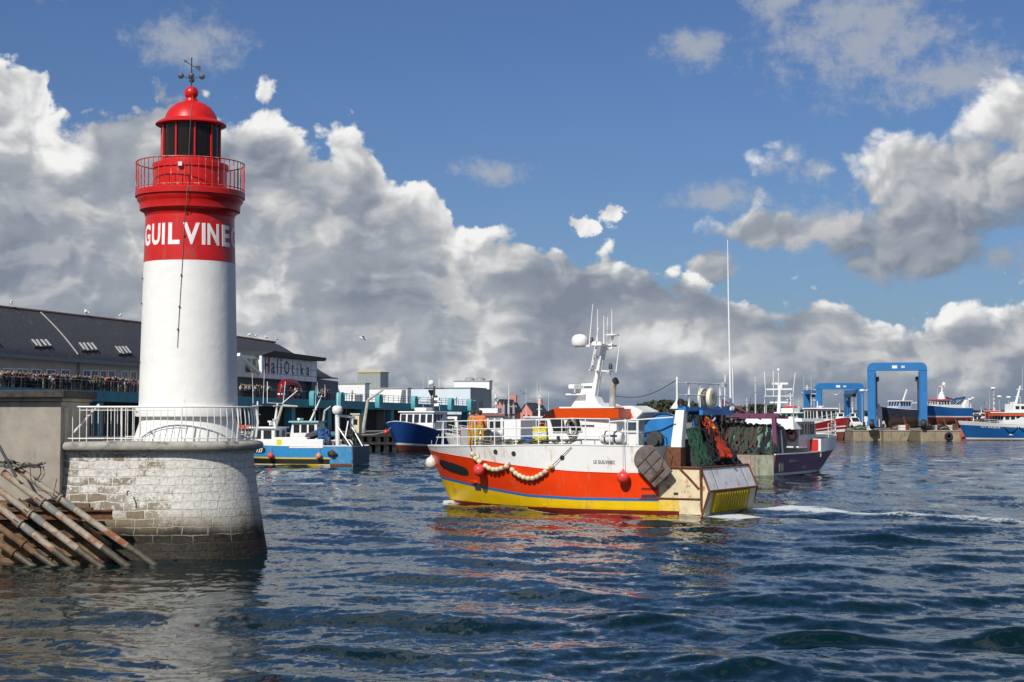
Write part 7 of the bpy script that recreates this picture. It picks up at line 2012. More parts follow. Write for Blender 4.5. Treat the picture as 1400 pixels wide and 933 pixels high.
# ---- dark blue trawler, bow towards the viewer
def navy():
    a = R(21); bow = Vector((xat(547.5, 185.5), 185.5, 0)); hd = Vector((-math.sin(a), -math.cos(a), 0)); L = 19.5
    st = bow - hd * (L - 1.3)
    root, H, sh = boat('trawler', 'dark blue trawler with white wheelhouse lying bow on at the quay', 'trawler', st, hd, L, 6.3, 1.75, [(.40, ANTIF), (.52, WHITE), (1.75, NAVYH)], x_over=1.3, bow_lift=1.75, deckdrop=.4, hull_kw=dict(u0=(.45, .62), p=(1.7, 2.6), q=(.80, .55)))
    rail_part(root, H, sh, 10.5, 15.2, hs=(.4, .8), every=1.0, inset=.15)
    wheelhouse(root, 9.8, 13.9, 2.2, 2.1, 4.55, WHITE, WHITE_CLEAN, .3, (5, 4), .15, .12)
    m = MB(); m.box(11.2, -.2, 4.72, 2.0, 1.5, .38); m.build('roof_locker', WHITE, root, bevel=.05)
    m = MB(); m.box(15.6, 0, 2.7, .8, 1.4, .6); m.build('anchor_winch', GALV, root)
    mo = mast_with_arms(root, (9.4, .3, 4.4), (9.2, .3, 7.7), .24, [(.5, .6), (.92, 1.25)], [(9.2, .9, 7.5, 9.2, 0), (9.2, -.5, 7.5, 9.0, 0)], None, None, DARK)
    MB().ball((9.2, -.1, 8.1), .36, 14).build('radome', WHITE_CLEAN, mo)
    for z in (5.3, 6.0): MB().box(9.5, .8, z, .4, .6, .3).build('mast_box', WHITE_CLEAN, mo)
    mo = mast_with_arms(root, (6.2, -1.5, 3.2), (6.0, -1.5, 6.6), .12, [(.45, 1.1), (.75, 1.5)], [(6, -.4, 3, 8.6, 0), (6, -2.6, 3, 8.8, 0)], None, None, DARK)
    MB().lathe([(.02, -.35), (.12, -.3), (.40, .3), (.40, .42), (.02, .42)], 12, (6.0, -1.5, 6.9)).build('signal_cone', BLACK, mo)
    m = MB(); m.bar((7.5, -2.5, 1.6), (7.2, -2.3, 4.0), .3); m.bar((7.5, 2.5, 1.6), (7.2, 2.3, 4.0), .3); m.bar((7.2, -2.5, 3.9), (7.2, 2.5, 3.9), .3); m.build('gantry', WHITE, root)
    MB().box(7.9, 0, 1.6, 2.4, 3.2, 2.0).build('deck_casing', DARK, root)
    # registration smudge on the bow
    w = root.matrix_basis @ Vector((16.9, H.hb(16.9, 2.6) * 0 - .0, 2.3))
    p = at(527.5, 591, 184.2); buoy('small red ball buoy on the mooring line of the dark blue trawler', p, .26, BUOY_RED, .1)
    ml = MB(); A = at(540, 578, 186.5); B_ = at(527.5, 590.5, 184.2); C = at(494, 602, 189); C.z = 1.9
    ml.tube([A, A.lerp(B_, .5) - Vector((0, 0, .1)), B_, B_.lerp(C, .5) - Vector((0, 0, .15)), C], .045, 5); o = ml.build('mooring_line', ROPE); tag(o, 'pale mooring line from the dark blue trawler bow to the jetty', 'rope')
    ml = MB(); A = at(600, 594, 183); B_ = at(592, 606, 181); B_.z = -.1
    ml.tube([A, B_], .04, 5); o = ml.build('mooring_line', ROPE); tag(o, 'pale line slanting from the dark blue trawler into the water', 'rope')
navy()

# ---- moored boats showing above the orange trawler's foredeck
def moored(name, label, px, Y, hd, L, B, top, bands, wx, wz, wall, roofm, mast, bow_lift=.8, band=None, win=(4, 4), **kw):
    pos = Vector((xat(px, Y), Y, 0)); hd = Vector((*hd, 0)).normalized()
    root, H, sh = boat(name, label, 'fishing boat', pos - hd * L * .5, hd, L, B, top, bands, bow_lift=bow_lift, **kw)
    wheelhouse(root, wx[0], wx[1], B * .33, top - .1, wz, wall, roofm, .35, win, .25, .18, band)
    mast_with_arms(root, *mast)
    return root, H, sh
root, H, sh = moored('fishing_boat', 'white fishing boat with dark red roof edge moored behind the orange trawler foredeck', 684, 150, (-.95, .3), 11, 4.2, 1.7, [(.3, ANTIF), (1.7, WHITE)], (4.8, 8.0), 4.15, WHITE, material('dark_red_roof_edge', (.12, .02, .025), .5),
    ((5.8, 0, 4.2), (6.0, 0, 6.2), .14, [(.5, .7), (.8, .5)], [(5.0, -.8, 4.2, 7.6, -.1), (4.4, .8, 4.0, 7.0, 0)], None, (6.6, 0, 4.5)))
MB().box(6.4, .2, 4.40, 1.8, 1.2, .45).build('flying_bridge', WHITE_CLEAN, root)
rail_part(root, H, sh, 7.5, 10.3)
root, H, sh = moored('fishing_boat', 'teal and white fishing boat with orange lifebuoy moored before the salmon houses', 745, 190, (.95, .25), 14, 4.6, 1.8, [(.3, ANTIF), (1.8, GREENH)], (5, 8.6), 3.9, material('pale_teal_paint', (.35, .58, .62), .5), WHITE_CLEAN,
    ((6.3, 0, 4.0), (6.3, 0, 6.6), .13, [(.35, 1.0), (.62, .7), (.9, 1.2)], [(6.3, .9, 6, 8.2, 0), (6.3, -.5, 6, 8.0, 0), (4.8, .4, 3.9, 7.4, 0), (7.2, -.8, 4, 7.0, 0)], None, (7.2, 0, 4.2)))
t = thing('lifebuoy', 'orange lifebuoy on the pale teal wheelhouse seen above the foredeck railing', 'lifebuoy', root.matrix_basis @ Vector((6.2, -1.62, 2.9)), root.rotation_euler.z)
MB().tube([(.36 * math.cos(a), 0, .36 * math.sin(a)) for a in [2 * math.pi * i / 16 for i in range(16)]], .09, 8, closed=True).build('ring', ORANGEP, t)
for k, px in enumerate((689.5, 695.5, 702)):
    lab = ('grey mooring pole nearest the pale blue building, leaning slightly', 'tall grey mooring pole in the middle of the three above the foredeck', 'grey mooring pole with a short crossbar above the foredeck hatch')[k]
    Y = 165; t = thing('mooring_pole', lab, 'pole', (xat(px, Y), Y, 0), 0, 'grey mooring poles by the trawlers')
    MB().tube([(0, 0, -1.0), (.04 * (k - 1), 0, zat(553 - (k == 1), Y))], .14, 8).build('shaft', GALV, t)
    if k == 2: MB().bar((-.35, 0, zat(556, Y)), (.35, 0, zat(556, Y)), .12).build('crossbar', GALV, t)
    MB().lathe([(.17, 0), (.17, .1), (.03, .3)], 8, (.04 * (k - 1), 0, zat(553 - (k == 1), Y))).build('cap', DARK, t)

# ---- boats at and on the far quay
root, H, sh = moored('fishing_boat', 'deep red trawler with white wheelhouse beside the smaller travel lift', 1110, 283, (.42, -.907), 20, 6.2, 2.0, [(.75, ANTIF), (.98, WHITE), (1.2, REDH), (1.3, WHITE), (2.0, REDH)], (10.5, 14.5), 5.3, WHITE, WHITE_CLEAN,
    ((11.5, 0, 5.4), (11.5, 0, 9.0), .2, [(.4, .9), (.7, 1.1), (.9, .7)], [(11.5, 1.2, 6, 9.5, 0), (11.5, -1.2, 6, 9.0, 0)], None, (12.4, 0, 5.7)), bow_lift=1.8, band=REDP, hull_kw=dict(u0=(.45, .62), p=(1.7, 2.6), q=(.80, .55)))
rail_part(root, H, sh, 14, 18.8)
root, H, sh = moored('fishing_boat', 'white trawler with green banded wheelhouse behind the bow of the purple one', 1086, 303, (.75, -.66), 19, 5.8, 2.2, [(.6, ANTIF), (1.0, WHITE), (2.2, GREENH)], (6.5, 11.5), 4.6, material('pale_green_cabin', (.20, .46, .33), .5), WHITE_CLEAN,
    ((8.6, 0, 4.7), (8.6, 0, 8.4), .18, [(.35, 1.1), (.65, .8), (.9, 1.0)], [(8.6, 1.0, 5, 9.6, 0), (7.2, 0.6, 4.6, 9.0, 0)], (9.6, .2, 4.9), None), bow_lift=1.2)
m = MB(); m.box(8.6, 0, 4.78, 2.6, 2.4, .75); m.build('upper_bridge', WHITE, root, bevel=.05)
MB().box(8.6, 0, 5.54, 1.6, 1.5, .35).build('red_bridge_roof', REDP, root)
root, H, sh = moored('fishing_boat', 'white fishing boat with red roof edge between the green and the deep red one', 1108, 308, (.5, -.86), 15, 5.0, 1.9, [(.5, ANTIF), (1.9, WHITE)], (5.5, 9), 4.1, WHITE, REDP, ((6.5, 0, 4.2), (6.5, 0, 10.0), .2, [(.5, .9), (.75, 1.3), (.9, .6)], [(6.5, 1, 8, 11.5, 0), (6.5, -.8, 8, 12, 0)], None, None), bow_lift=1.0)

def ashore_blue_red():
    Y = 283; hd = Vector((-.90, -.43, 0)).normalized(); L = 9.6; pos = Vector((xat(1322, Y), Y + 1, 0))
    root, H, sh = boat('trawler', 'blue and red trawler propped up ashore beside the big travel lift', 'trawler', pos, hd, L, 4.3, 1.65, [(-.2, ANTIF), (.05, REDH), (.24, WHITE), (1.65, MIDBLUE)], x_over=.9, keel=-1.75, z0=3.80, bow_lift=.55, hull_kw=dict(u0=(.42, .6)))
    wheelhouse(root, 4.6, 7.6, 1.35, 1.5, 3.0, WHITE_CLEAN, REDP, .3, (4, 4), .2, .2)
    m = MB(); m.box(3.2, 0, 1.3, 2.6, 2.6, .95); m.build('deck_shelter', WHITE, root, bevel=.04)
    mo = mast_with_arms(root, (5.4, 0, 3.1), (5.2, 0, 5.7), .20, [(.5, .5), (.9, .9)], [(6.8, .6, 3, 5.0, 0), (.6, .5, 1.6, 5.7, 0)], (5.2, .4, 5.6), None)
    m = MB(); m.lathe([(.7, 0), (.5, .8), (.2, 1.2)], 12, (5.4, 0, 3.2)); m.build('mast_foot', WHITE, root)
    m = MB()
    for x in (1.4, 2.0, 2.6, 3.2): m.bar((x, -1.2, 2.2), (x - .5, .9, 3.5), .16)
    m.bar((1.2, -1.2, 3.1), (3.4, -1.2, 3.5), .22); m.bar((.9, .9, 3.6), (3.3, .9, 3.2), .22); m.build('blue_gantry', material('dark_blue_gear', (.02, .09, .20), .5), root)
    m = MB(); m.prism([(.4, 1.4), (1.5, 1.4), (.95, 3.1), (.4, 3.1)], -1.3, 1.3, 'xz'); m.build('stern_ramp_frame', WHITE, root, bevel=.03)
    rail_part(root, H, sh, 6.5, 9.2, hs=(.35, .7))
    for x in (1.5, 4.0, 6.5):
        for sg in (-1, 1):
            t = MB(); t.bar((x, sg * 2.6, -1.85), (x, sg * 1.75, -.15), .20); t.build('prop', RUST, root)
    m = MB(); m.box(4.0, 0, -1.848, 7.0, .8, .30); m.build('keel_block', WOOD, root)
ashore_blue_red()
def ashore_dark():
    Y = 281; hd = Vector((-.85, -.52, 0)).normalized(); pos = Vector((xat(1262, Y), Y + 3, 0))
    root, H, sh = boat('fishing_boat', 'dark stripped hull with pale blue wheelhouse on the hard under the big travel lift', 'fishing boat', pos, hd, 9.5, 4.0, 1.45, [(.1, material('bare_brown_hull', (.075, .05, .04), .85, var=.3, scale=1, dirt=(.13, .06, .03), amount=.5)), (1.45, material('dull_navy_hull', (.035, .045, .075), .7, var=.3))], x_over=.8, keel=-1.7, z0=3.72, bow_lift=.45)
    wheelhouse(root, 3.2, 6.6, 1.35, 1.3, 2.9, material('pale_blue_cabin', (.42, .55, .78), .5, var=.2), WHITE_CLEAN, .7, (4, 4), .15, .14)
    m = MB(); m.bar((3.9, 0, 3.0), (2.9, 0, 5.0), .2); m.bar((2.8, 0, 2.6), (.6, 0, 2.7), .25); m.build('leaning_mast', WHITE, root)
    m = MB(); m.box(3.8, 0, -1.77, 6.0, .7, .3); m.build('keel_block', WOOD, root)
    for x in (2, 5.5):
        for sg in (-1, 1): MB().bar((x, sg * 2.5, -1.77), (x, sg * 1.7, .2), .18).build('prop', RUST, root)
ashore_dark()

def blue_right():
    Y = 272; bow = Vector((xat(1309, Y), Y, 0)); hd = Vector((-.985, -.17, 0)); L = 24.0
    pos = bow - hd * L
    root, H, sh = boat('trawler', 'long mid blue trawler with white bulwark moored furthest towards the open quay', 'trawler', pos, hd, L, 6.6, 2.45, [(.12, ANTIF), (.34, WHITE), (2.0, MIDBLUE), (2.45, WHITE)], x_over=1.6, bow_lift=.75, deckdrop=.8, hull_kw=dict(u0=(.5, .65)))
    wheelhouse(root, 11.5, 17.0, 2.2, 2.3, 4.6, WHITE, WHITE, .3, (4, 5), .2, .15)
    m = MB(); m.box(14.4, 0, 4.1, 6.0, 4.8, .28); m.build('orange_roof_band', ORANGEP, root)
    m = MB(); m.box(13.0, 0, 4.72, 3.4, 3.2, 1.4); m.build('upper_bridge', WHITE_CLEAN, root, bevel=.05)
    for k in range(3): MB().box(12.0 + k * 1.0, 1.61, 5.2, .7, .04, .55).build('window', WIN, root)
    mo = mast_with_arms(root, (13.5, 0, 6.1), (12.6, 0, 9.2), .24, [(.4, .8), (.8, 1.1)], [(12.6, .6, 8.6, 12.8, -.2)], None, (14.2, 0, 6.3))
    m = MB(); n = 10
    m.prism([(17.4, 2.9)] + [(17.4 + 3.0 * i / n, 3.05 + .62 * math.sin(math.pi * (i + .6) / (n + 1.2))) for i in range(n + 1)] + [(20.4, 2.9)], -1.7, 1.7, 'xz'); m.build('dark_awning', DARK, root)
    m = MB()
    for x in (17.6, 19.0, 20.2): m.tube([(x, 1.7, 2.2), (x, 1.7, 3.0)], .05, 6)
    m.build('awning_post', GALV, root)
    rail_part(root, H, sh, 15.5, 20.5, hs=(.3, .6), every=1.4)
    m = MB()
    for i in range(7): m.box(20.0 + rndb.random() * 3, rndb.uniform(-1, 1.2), 2.4, .5 + rndb.random() * .5, .5, .5 + rndb.random() * .4)
    m.build('deck_gear', material('ochre_deck_gear', (.45, .28, .10), .7, var=.3), root)
    # small white registration and swagged tyre chains
    vs, fs = text_geometry('GV 642876', .52, .01, 1.0); w = max(v[0] for v in vs); x0, x1 = 20.9, 17.8
    P = []
    for a, b, _ in vs:
        x = x0 + (x1 - x0) * a / w; z = sh(x) - .80 + b; P.append((x, H.hb(x, z) + .02, z))
    MB().add(P, fs).build('number_lettering', WHITE_CLEAN, root)
    for a, b in ((14.6, 12.1), (17.2, 14.9), (11.9, 9.4)):
        MB().tube([(a + (b - a) * i / 10, H.hb(a + (b - a) * i / 10, 2.0) + .1, sh(15) - .35 - .75 * math.sin(math.pi * i / 10) ** .8) for i in range(11)], .07, 6).build('fender_chain', BLACK, root)
    m = MB(); x = 15.7; m.add([(x - .5, H.hb(x, .9) + .03, .85), (x + .5, H.hb(x, .9) + .03, .85), (x + .15, H.hb(x, .9) + .03, 1.3), (x - .2, H.hb(x, .9) + .03, 1.35)], [(0, 1, 2, 3)]); m.build('hull_emblem', WHITE_CLEAN, root)
blue_right()
root, H, sh = moored('fishing_boat', 'coral red fishing boat with coral wheelhouse behind the long mid blue trawler', 1361, 292, (.9, -.3), 13, 5, 2.0, [(.4, ANTIF), (2.0, SALMON)], (4.6, 7.4), 4.9, SALMON, SALMON, ((6.2, 0, 5.0), (6.2, 0, 7.9), .13, [(.4, .8), (.7, .5), (.95, .7)], [(6.2, .7, 7.6, 9.4, 0), (5.4, -.4, 5, 8.6, 0)], None, None))
root, H, sh = moored('fishing_boat', 'white boat with blue stripe moored beyond the coral red one', 1335, 305, (.95, -.1), 13, 4.6, 2.3, [(.4, ANTIF), (1.4, WHITE), (1.7, MIDBLUE), (2.3, WHITE)], (4.0, 7.4), 4.1, WHITE, SLATE, ((5.4, 0, 4.2), (5.4, 0, 6.4), .12, [(.5, .7)], [(5.0, .7, 4, 7.0, 0)], None, None))

# ---------------------------------------------------------------- dock with the two travel lifts
LIFT = material('travel_lift_blue', (0.018, 0.165, 0.43), 0.45, var=0.08, scale=.5, dirt=(0.03, 0.10, 0.20), amount=0.2, streak=True)
def travel_lift(label, pos, rz, W, H, D, k=1.0):
    root = thing('travel_lift', label, 'travel lift', pos, rz, 'blue travel lifts on the dock')
    cw = 1.35 * k
    for sg in (-1, 1):
        x = sg * (W / 2 - cw / 2)
        for y in (0, D):
            m = MB(); m.box(x, y, 1.3 * k, cw, .95 * k, H - 1.3 * k - 1.36 * k); c = m.build('column', LIFT, root, bevel=.05)
            MB().box(x - sg * cw * .40, y - .50 * k, 1.6 * k, .06, .05, H * .7).build('ladder', DARK, c)
            wb = MB(); wb.box(x, y, .45 * k, cw * 1.15, 2.2 * k, .9 * k); wb.build('bogie', LIFT if sg < 0 else DARK, root, bevel=.05)
            for dy in (-.85, .85):
                MB().lathe([(.25 * k, -.38 * k), (.72 * k, -.36 * k), (.80 * k, -.2 * k), (.80 * k, .2 * k), (.72 * k, .36 * k), (.25 * k, .38 * k)], 20, (x, y + dy * k, .80 * k), axis='x').build('wheel', BLACK, root)
        m = MB(); m.box(x, D / 2, H - 1.30 * k - 1.0 * k, cw * .8, D - .98 * k, .9 * k); m.build('side_beam', LIFT, root)
        m = MB(); m.box(x, D / 2, 1.5 * k, cw * .7, D - .98 * k, .8 * k); m.build('lower_beam', LIFT, root)
        for y in (D * .2, D * .5, D * .8):
            m = MB(); m.box(x - sg * cw * .6, y, H - 3.0 * k, .7 * k, .9 * k, .7 * k); m.build('winch_block', DARK, root)
            MB().tube([(x - sg * cw * .6, y, H - 3.0 * k), (x - sg * cw * .6, y, 3.2 * k)], .045, 5).build('wire', DARK, root)
    # top beam with rounded ends across the far or near pair
    t = MB(); h = 1.35 * k; r = 1.0 * k
    prof = [(-W / 2, H - h), (W / 2, H - h)] + [(W / 2 - r + r * math.sin(math.pi / 2 - a), H - r + r * math.cos(math.pi / 2 - a)) for a in [math.pi / 2 * i / 6 for i in range(7)]] + [(-W / 2 + r - r * math.sin(a), H - r + r * math.cos(a)) for a in [math.pi / 2 * i / 6 for i in range(7)]]
    t.prism(prof, -.55 * k, .55 * k, 'xz'); t.build('top_beam', LIFT, root, bevel=.03)
    MB().box(-W * .04, -.57 * k, H - h * .72, W * .085, .03, h * .36).build('name_plate', WHITE_CLEAN, root)
    MB().box(W * .10, -.57 * k, H - h * .68, W * .06, .03, h * .28).build('name_plate', material('pale_plate', (.55, .62, .68), .5), root)
    m = MB(); m.box(-W / 2 + cw / 2, D * .5, 1.35 * k, cw * .9, 2.4 * k, 1.5 * k); m.build('engine_house', LIFT, root, bevel=.05)
    return root
Y1 = 266.0
kx = Y1 / 2200.0
pc = Vector((xat(1226.5, Y1), Y1, 1.95))
travel_lift('bigger blue travel lift straddling the dock, its arch seen square on', pc, -math.atan((1226.5 - 700) / 2200.0), 79.5 * kx, zat(496, Y1) - 1.95, 8.0)
Y2 = 282.0
travel_lift('smaller blue travel lift standing beside the deep red trawler', Vector((xat(1147.5, Y2), Y2, 1.95)), R(2), 66 * Y2 / 2200, zat(524, Y2) - 1.95, 9.5, .80)

DOCKM = material('stained_dock_concrete', (0.30, 0.245, 0.165), 0.9, var=0.2, scale=.8, dirt=(0.12, 0.065, 0.03), amount=0.5, streak=True, bump=.5, bscale=4)
def dock(label, px0, px1, Y, depth, ytop=589.5, cut=0.0):
    x0, x1 = xat(px0, Y), xat(px1, Y); z = zat(ytop, Y)
    root = thing('dock_block', label, 'dock', ((x0 + x1) / 2, Y, 0), 0, 'concrete blocks of the travel lift dock')
    w = (x1 - x0) / 2
    prof = [(-w, -1.5), (w - cut, -1.5), (w, z), (-w, z)]
    MB().prism(prof, 0, depth, 'xz').build('block', DOCKM, root, bevel=.03)
    m = MB(); m.box(0, depth / 2, z + .002, 2 * w + .1, depth + .2, .12); m.build('kerb', CONCRETE, root)
    return root, w, z
dock('brown stained dock block below the smaller travel lift', 1166, 1206, 268, 40)
dock('stained dock block with sloping end between the two travel lift legs', 1207.5, 1244, 266, 42, cut=1.2)
dock('narrow dark dock block beside the big travel lift leg', 1246, 1256, 271, 36)
r_, w_, z_ = dock('stained dock block with a black tyre at its corner', 1258, 1313, 264.5, 44)
t = thing('tyre_fender', 'black tyre hanging on the dock corner beside the long mid blue trawler', 'tyre', at(1297, 596.5, 264.3), 0)
MB().lathe([(.28, -.16), (.55, -.18), (.66, -.08), (.66, .08), (.55, .18), (.28, .16), (.28, -.16)], 20, axis='y').build('tyre', BLACK, t)
MB().tube([(0, 0, .6), (0, .1, 1.1)], .03, 5).build('chain', DARK, t)

# gear, vans and huts on the dock
def van(label, px, py, Y, rz, body):
    p = at(px, py, Y); t = thing('van', label, 'van', (p.x, Y, 1.95), rz)
    MB().prism([(-2.1, .35), (2.1, .35), (2.15, .95), (1.35, 1.15), (.75, 1.85), (-2.05, 1.9)], -.85, .85, 'xz').build('body', body, t, bevel=.08)
    for sg in (-1, 1): MB().prism([(.2, 1.2), (1.15, 1.2), (.65, 1.72), (.2, 1.75)], sg * .852, sg * .87, 'xz').build('side_window', WIN, t)
    MB().add([(1.36, -.7, 1.17), (1.36, .7, 1.17), (.79, .65, 1.82), (.79, -.65, 1.82)], [(0, 1, 2, 3)]).build('windscreen', WIN, t).location = (.02, 0, .012)
    for x in (-1.3, 1.35):
        for y in (-.8, .8): MB().lathe([(.05, -.1), (.33, -.1), (.34, .1), (.05, .1)], 14, (x, y, .34), axis='y').build('wheel', BLACK, t)
van('white van parked beside the smaller travel lift', 1165, 590, 276, R(-70), WHITE_CLEAN)
van('white van parked beyond the middle of the travel lift dock', 1184, 590, 300, R(15), WHITE_CLEAN)
van('small pale grey car behind the dark stripped hull', 1218, 590, 296, R(170), material('grey_car_paint', (.45, .46, .48), .3))
def white_slab():
    Y = 276; p = at(1202.5, 589, Y); t = thing('upright_panel', 'tall white panel with a slanting red tipped top standing by the travel lift leg', 'panel', (p.x, Y, 1.95), R(-12))
    k = Y / 2200; h = zat(552, Y) - 1.95
    MB().prism([(-3.0 * k, 0), (3.6 * k, 0), (3.4 * k, h - .9), (-1.4 * k, h), (-3.2 * k, h - .3)], -.3, .3, 'xz').build('panel', WHITE_CLEAN, t, bevel=.03)
    MB().bar((-1.4 * k, 0, h + .03), (3.4 * k, 0, h - .87), .64, .06).build('red_tip', REDP, t)
    MB().box(0, 0, .0, 1.6, 1.8, .25).build('foot', GALV, t)
white_slab()
def tent():
    Y = 292; p = at(1221, 590, Y); k = Y / 2200; t = thing('shelter', 'beige arched sheeting shelter behind the dark stripped hull', 'shelter', (p.x, Y, 1.95), R(-10))
    h = zat(558.5, Y) - 1.95; w = 10 * k
    MB().prism([(-w, 0), (w, 0)] + [(w * math.cos(a), h * (.55 + .45 * math.sin(a))) for a in [math.pi * i / 10 for i in range(11)]], 0, 6, 'xz').build('sheeting', material('beige_sheeting', (.52, .46, .36), .7, var=.12), t)
    MB().box(0, -.02, 0, w * .9, .05, h * .5).build('opening', DARK, t)
tent()
rndd = random.Random(77)
GEARM = [NET_BROWN, NET_DARK, material('ochre_deck_gear', (.45, .28, .10), .7, var=.3), RUST, NET_GREEN, material('blue_plastic', (0.04, 0.12, 0.42), 0.4), WHITE]
for i, px in enumerate((1226, 1233, 1239, 1268, 1276, 1284, 1290, 1297, 1304, 1176, 1190)):
    Y = 269 + rndd.random() * 4; p = at(px, 590, Y)
    wh = ('beside the big wheel', 'below the dark hull', 'next to the narrow block', 'under the propped bow', 'under the propped trawler amidships', 'by the hull props', 'under the propped stern', 'above the black tyre', 'at the outer dock corner', 'in front of the white van', 'between the two travel lifts')[i]
    kind = i % 3; Z0 = zat(589.5, Y) + .14
    if kind == 0:
        t = thing('net_pile', '%s fishing net pile on the dock %s' % (('brown', 'dark', 'ochre', 'rust', 'green')[i % 5], wh), 'net', (p.x, Y, 1.95 if Y > 306 else Z0), 0, 'gear lying on the dock')
        m = MB(); rings = []
        for a in range(7):
            f = a / 6.0; rr = 1.0 * (1 - f ** 2) ** .5 + .02
            rings.append([(rr * math.cos(2 * math.pi * j / 18) * (1 + .3 * mnoise.noise(Vector((j * .7, a, i)))), rr * math.sin(2 * math.pi * j / 18), f * .9 + .12 * mnoise.noise(Vector((j, a * .8, i + 4))) * (f > 0)) for j in range(18)])
        m.loft(rings); m.build('net', GEARM[i % 5], t)
        MB().tube([(-.8, -.7, .3), (0, -.9, .55), (.7, -.75, .25)], .05, 6).build('head_rope', ROPE, t)
    elif kind == 1:
        t = thing('crate_stack', 'small stack of %s crates on the dock %s' % (('ochre', 'white', 'blue')[i % 3], wh), 'crates', (p.x, Y, Z0), rndd.random(), 'gear lying on the dock')
        for q in range(2): MB().loft([[(x * f, y * f, z) for x, y in ((-.5, -.4), (.5, -.4), (.5, .4), (-.5, .4))] for f, z in ((.92, q * .45), (1, q * .45 + .40), (.9, q * .45 + .40), (.84, q * .45 + .06))]).build('crate', (GEARM[2], WHITE, GEARM[5])[i % 3], t)
    else:
        t = thing('cable_drum', 'rusty cable drum standing on the dock %s' % wh, 'drum', (p.x, Y, Z0 + .55), 0, 'gear lying on the dock')
        for y in (-.4, .4): MB().lathe([(.06, -.04), (.55, -.04), (.55, .04), (.06, .04)], 16, (0, y, 0), axis='y').build('flange', RUST, t)
        MB().lathe([(.33, -.36), (.36, 0), (.33, .36)], 14, axis='y').build('wound_cable', DARK, t)

# lamp posts
def lamp(px, ytop, Y, label, two=False):
    x = xat(px, Y); h = zat(ytop, Y) - 1.95
    t = thing('lamp_post', label, 'lamp post', (x, Y, 1.95), 0, 'lamp posts on the far quay')
    MB().tube([(0, 0, 0), (0, 0, h)], [.10, .06], 8).build('pole', GALV, t)
    MB().lathe([(.08, -.28), (.45, -.10), (.52, .05), (.40, .22), (.05, .28)], 14, (0, 0, h + .2)).build('lamp_head', WHITE_CLEAN, t)
lamp(1357.5, 533, 300, 'tall lamp post with round white head behind the coral red boat')
lamp(1366, 544, 330, 'middle lamp post of the three beyond the coral red boat')
lamp(1378.5, 545, 330, 'lamp post standing before the cream house with arched roof')
lamp(1326, 548, 330, 'lamp post just off the stern of the blue and red trawler')
lamp(1178.5, 536, 275, 'lamp post rising next to the column of the smaller travel lift')

# masts of boats further up the harbour
for i, (px, yt, Y) in enumerate(((1078, 555, 340), (1086, 548, 350), (1093, 541, 330), (1144, 552, 345), (1153, 556, 350), (1160, 550, 340), (1168, 556, 355), (1316, 556, 345), (1340, 556, 350), (1391, 544, 330), (1014, 545, 300), (1026, 516, 300), (1042, 540, 300))):
    wh = ('the lowest by the green banded wheelhouse', 'the middle one by the green banded wheelhouse', 'the tallest by the green banded wheelhouse', 'inside the smaller travel lift nearest the red wheelhouse', 'inside the smaller travel lift, the shortest', 'inside the smaller travel lift, the tallest', 'close to the dark column of the smaller travel lift', 'behind the gantry of the blue and red trawler', 'beyond the bow awning of the long mid blue trawler', 'at the outer edge behind the orange roof band', 'behind the purple gantry, the thin low one', 'behind the purple gantry, the tall one', 'behind the purple gantry beside the wheelhouse mast')[i]
    L = 8 + 3 * rndd.random(); hd = (.7 + .3 * rndd.random(), -.5)
    root, H, sh = boat('moored_boat', 'distant moored boat, its mast %s' % wh, 'boat', (xat(px, Y) - hd[0] * L * .5, Y, 0), hd, L, 3.0, 1.1, [(.25, MIDBLUE if i % 2 else ANTIF), (1.1, WHITE)], x_over=.9, bow_lift=.5, z0=0.0 if Y < 306 else 1.95 + .4, keel=-.4, group='boats further up the harbour')
    wheelhouse(root, L * .35, L * .65, .9, .9, 2.3, WHITE, WHITE_CLEAN, .3, (2, 2), .1, .08)
    zb = 0.0 if Y < 306 else 2.35
    mast_with_arms(root, (L * .5, 0, 2.3), (L * .5, 0, zat(yt, Y) - zb), .09, [(.7, .5), (.9, .35)], [(L * .5, .4, 2.4, (zat(yt, Y) - zb) * .9, 0)])

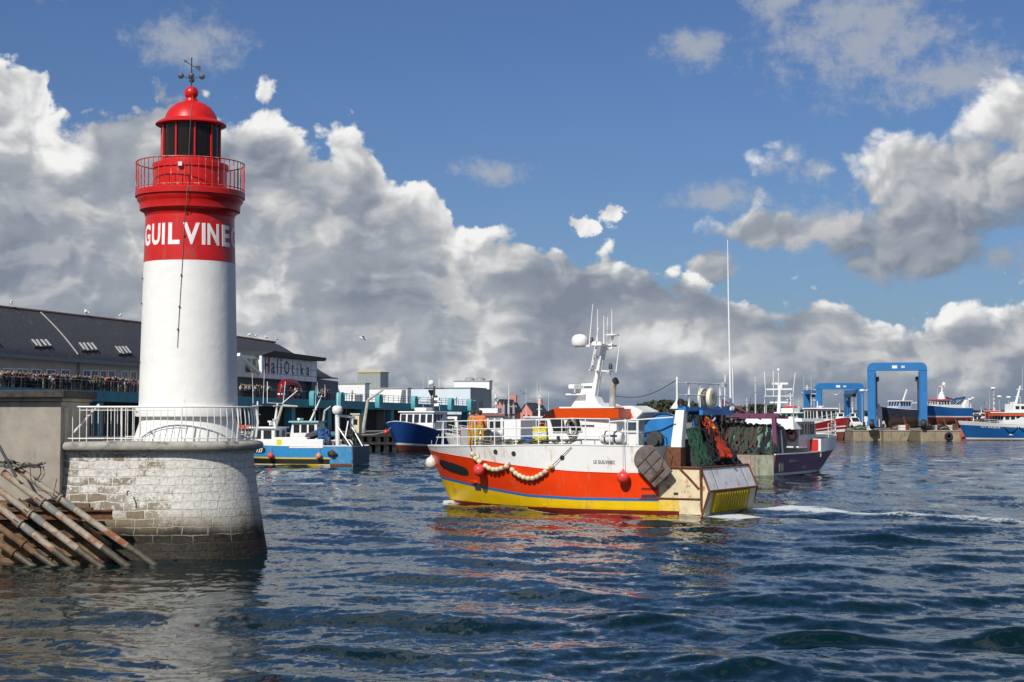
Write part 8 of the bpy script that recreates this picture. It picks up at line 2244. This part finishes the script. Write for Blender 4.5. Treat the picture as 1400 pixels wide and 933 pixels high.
# gulls
GULL = material('white_gull', (0.78, 0.78, 0.77), .7); GULLG = material('grey_gull_wing', (0.40, 0.42, 0.45), .7)
def gull_body():
    m = MB(); m.tube([(0, .30, 0), (0, .22, .02), (0, .05, 0), (0, -.14, 0), (0, -.24, .04), (0, -.32, .03), (0, -.38, .01)], [.03, .06, .10, .09, .06, .05, .012], 8)
    for sg in (1, -1):
        m.add([(sg * .05, -.12, .03), (sg * .32, -.16, .16), (sg * .68, .0, .08), (sg * .34, .02, .15), (sg * .05, .10, .03), (sg * .05, -.1, .015), (sg * .32, -.14, .14), (sg * .34, .0, .13), (sg * .05, .08, .01)], [(0, 1, 3, 4), (1, 2, 3), (8, 7, 6, 5), (7, 2, 6), (0, 5, 6, 1), (4, 3, 7, 8)])
    return m
gm = None
for i, (px, py, Y) in enumerate(((497, 463, 120), (693, 544, 200), (715.5, 538, 210), (1075, 545, 160), (1079, 547.5, 165), (1143, 540, 200), (1348, 552.5, 200), (1184, 534, 210), (1330, 545, 230))):
    wh = ('alone against the clouds above the jib crane', 'low over the nearer salmon house', 'high between the two salmon houses', 'beside the purple trawler mast, upper of two', 'beside the purple trawler mast, lower of two', 'inside the arch of the smaller travel lift', 'low over the dark awning of the long blue trawler', 'between the two travel lifts', 'behind the stern of the blue and red trawler')[i]
    if gm is None: o = gull_body().build('gull', GULL); gm = o.data
    else: o = bpy.data.objects.new('gull', gm); col.objects.link(o)
    o.location = at(px, py, Y); o.rotation_euler = (R(rndd.uniform(-15, 25)), R(rndd.uniform(-30, 30)), R(rndd.uniform(0, 360))); o.scale = (.9, .9, .9)
    tag(o, 'white gull flying %s' % wh, 'gull', 'gulls flying over the harbour')
sm = None
for i, px in enumerate((14, 116, 118, 163, 340, 349, 364, 378)):
    s = q_s(px, RIDGE_OFF); p = QA + QU * s + QL * RIDGE_OFF
    if sm is None:
        m = MB(); m.tube([(0, .22, .18), (0, .05, .26), (0, -.12, .30), (0, -.17, .42), (0, -.24, .44), (0, -.30, .42)], [.02, .10, .11, .055, .06, .01], 8); m.tube([(.03, 0, .18), (.03, 0, 0)], .012, 4); m.tube([(-.03, 0, .18), (-.03, 0, 0)], .012, 4)
        o = m.build('gull', GULL); sm = o.data
    else: o = bpy.data.objects.new('gull', sm); col.objects.link(o)
    o.location = (p.x, p.y, RIDGE_Z(s) + .2); o.rotation_euler = (0, 0, R(rndd.uniform(0, 360))); o.scale = (1.4, 1.4, 1.4)
    tag(o, 'white gull perched on the slate roof ridge %s' % ('nearest the picture edge', 'above the valley flashing, first of a pair', 'above the valley flashing, second of a pair', 'close to the lighthouse shaft', 'just past the lighthouse shaft', 'second past the lighthouse shaft', 'third past the lighthouse shaft', 'at the far end over the sign')[i], 'gull', 'gulls perched on the roof ridge')
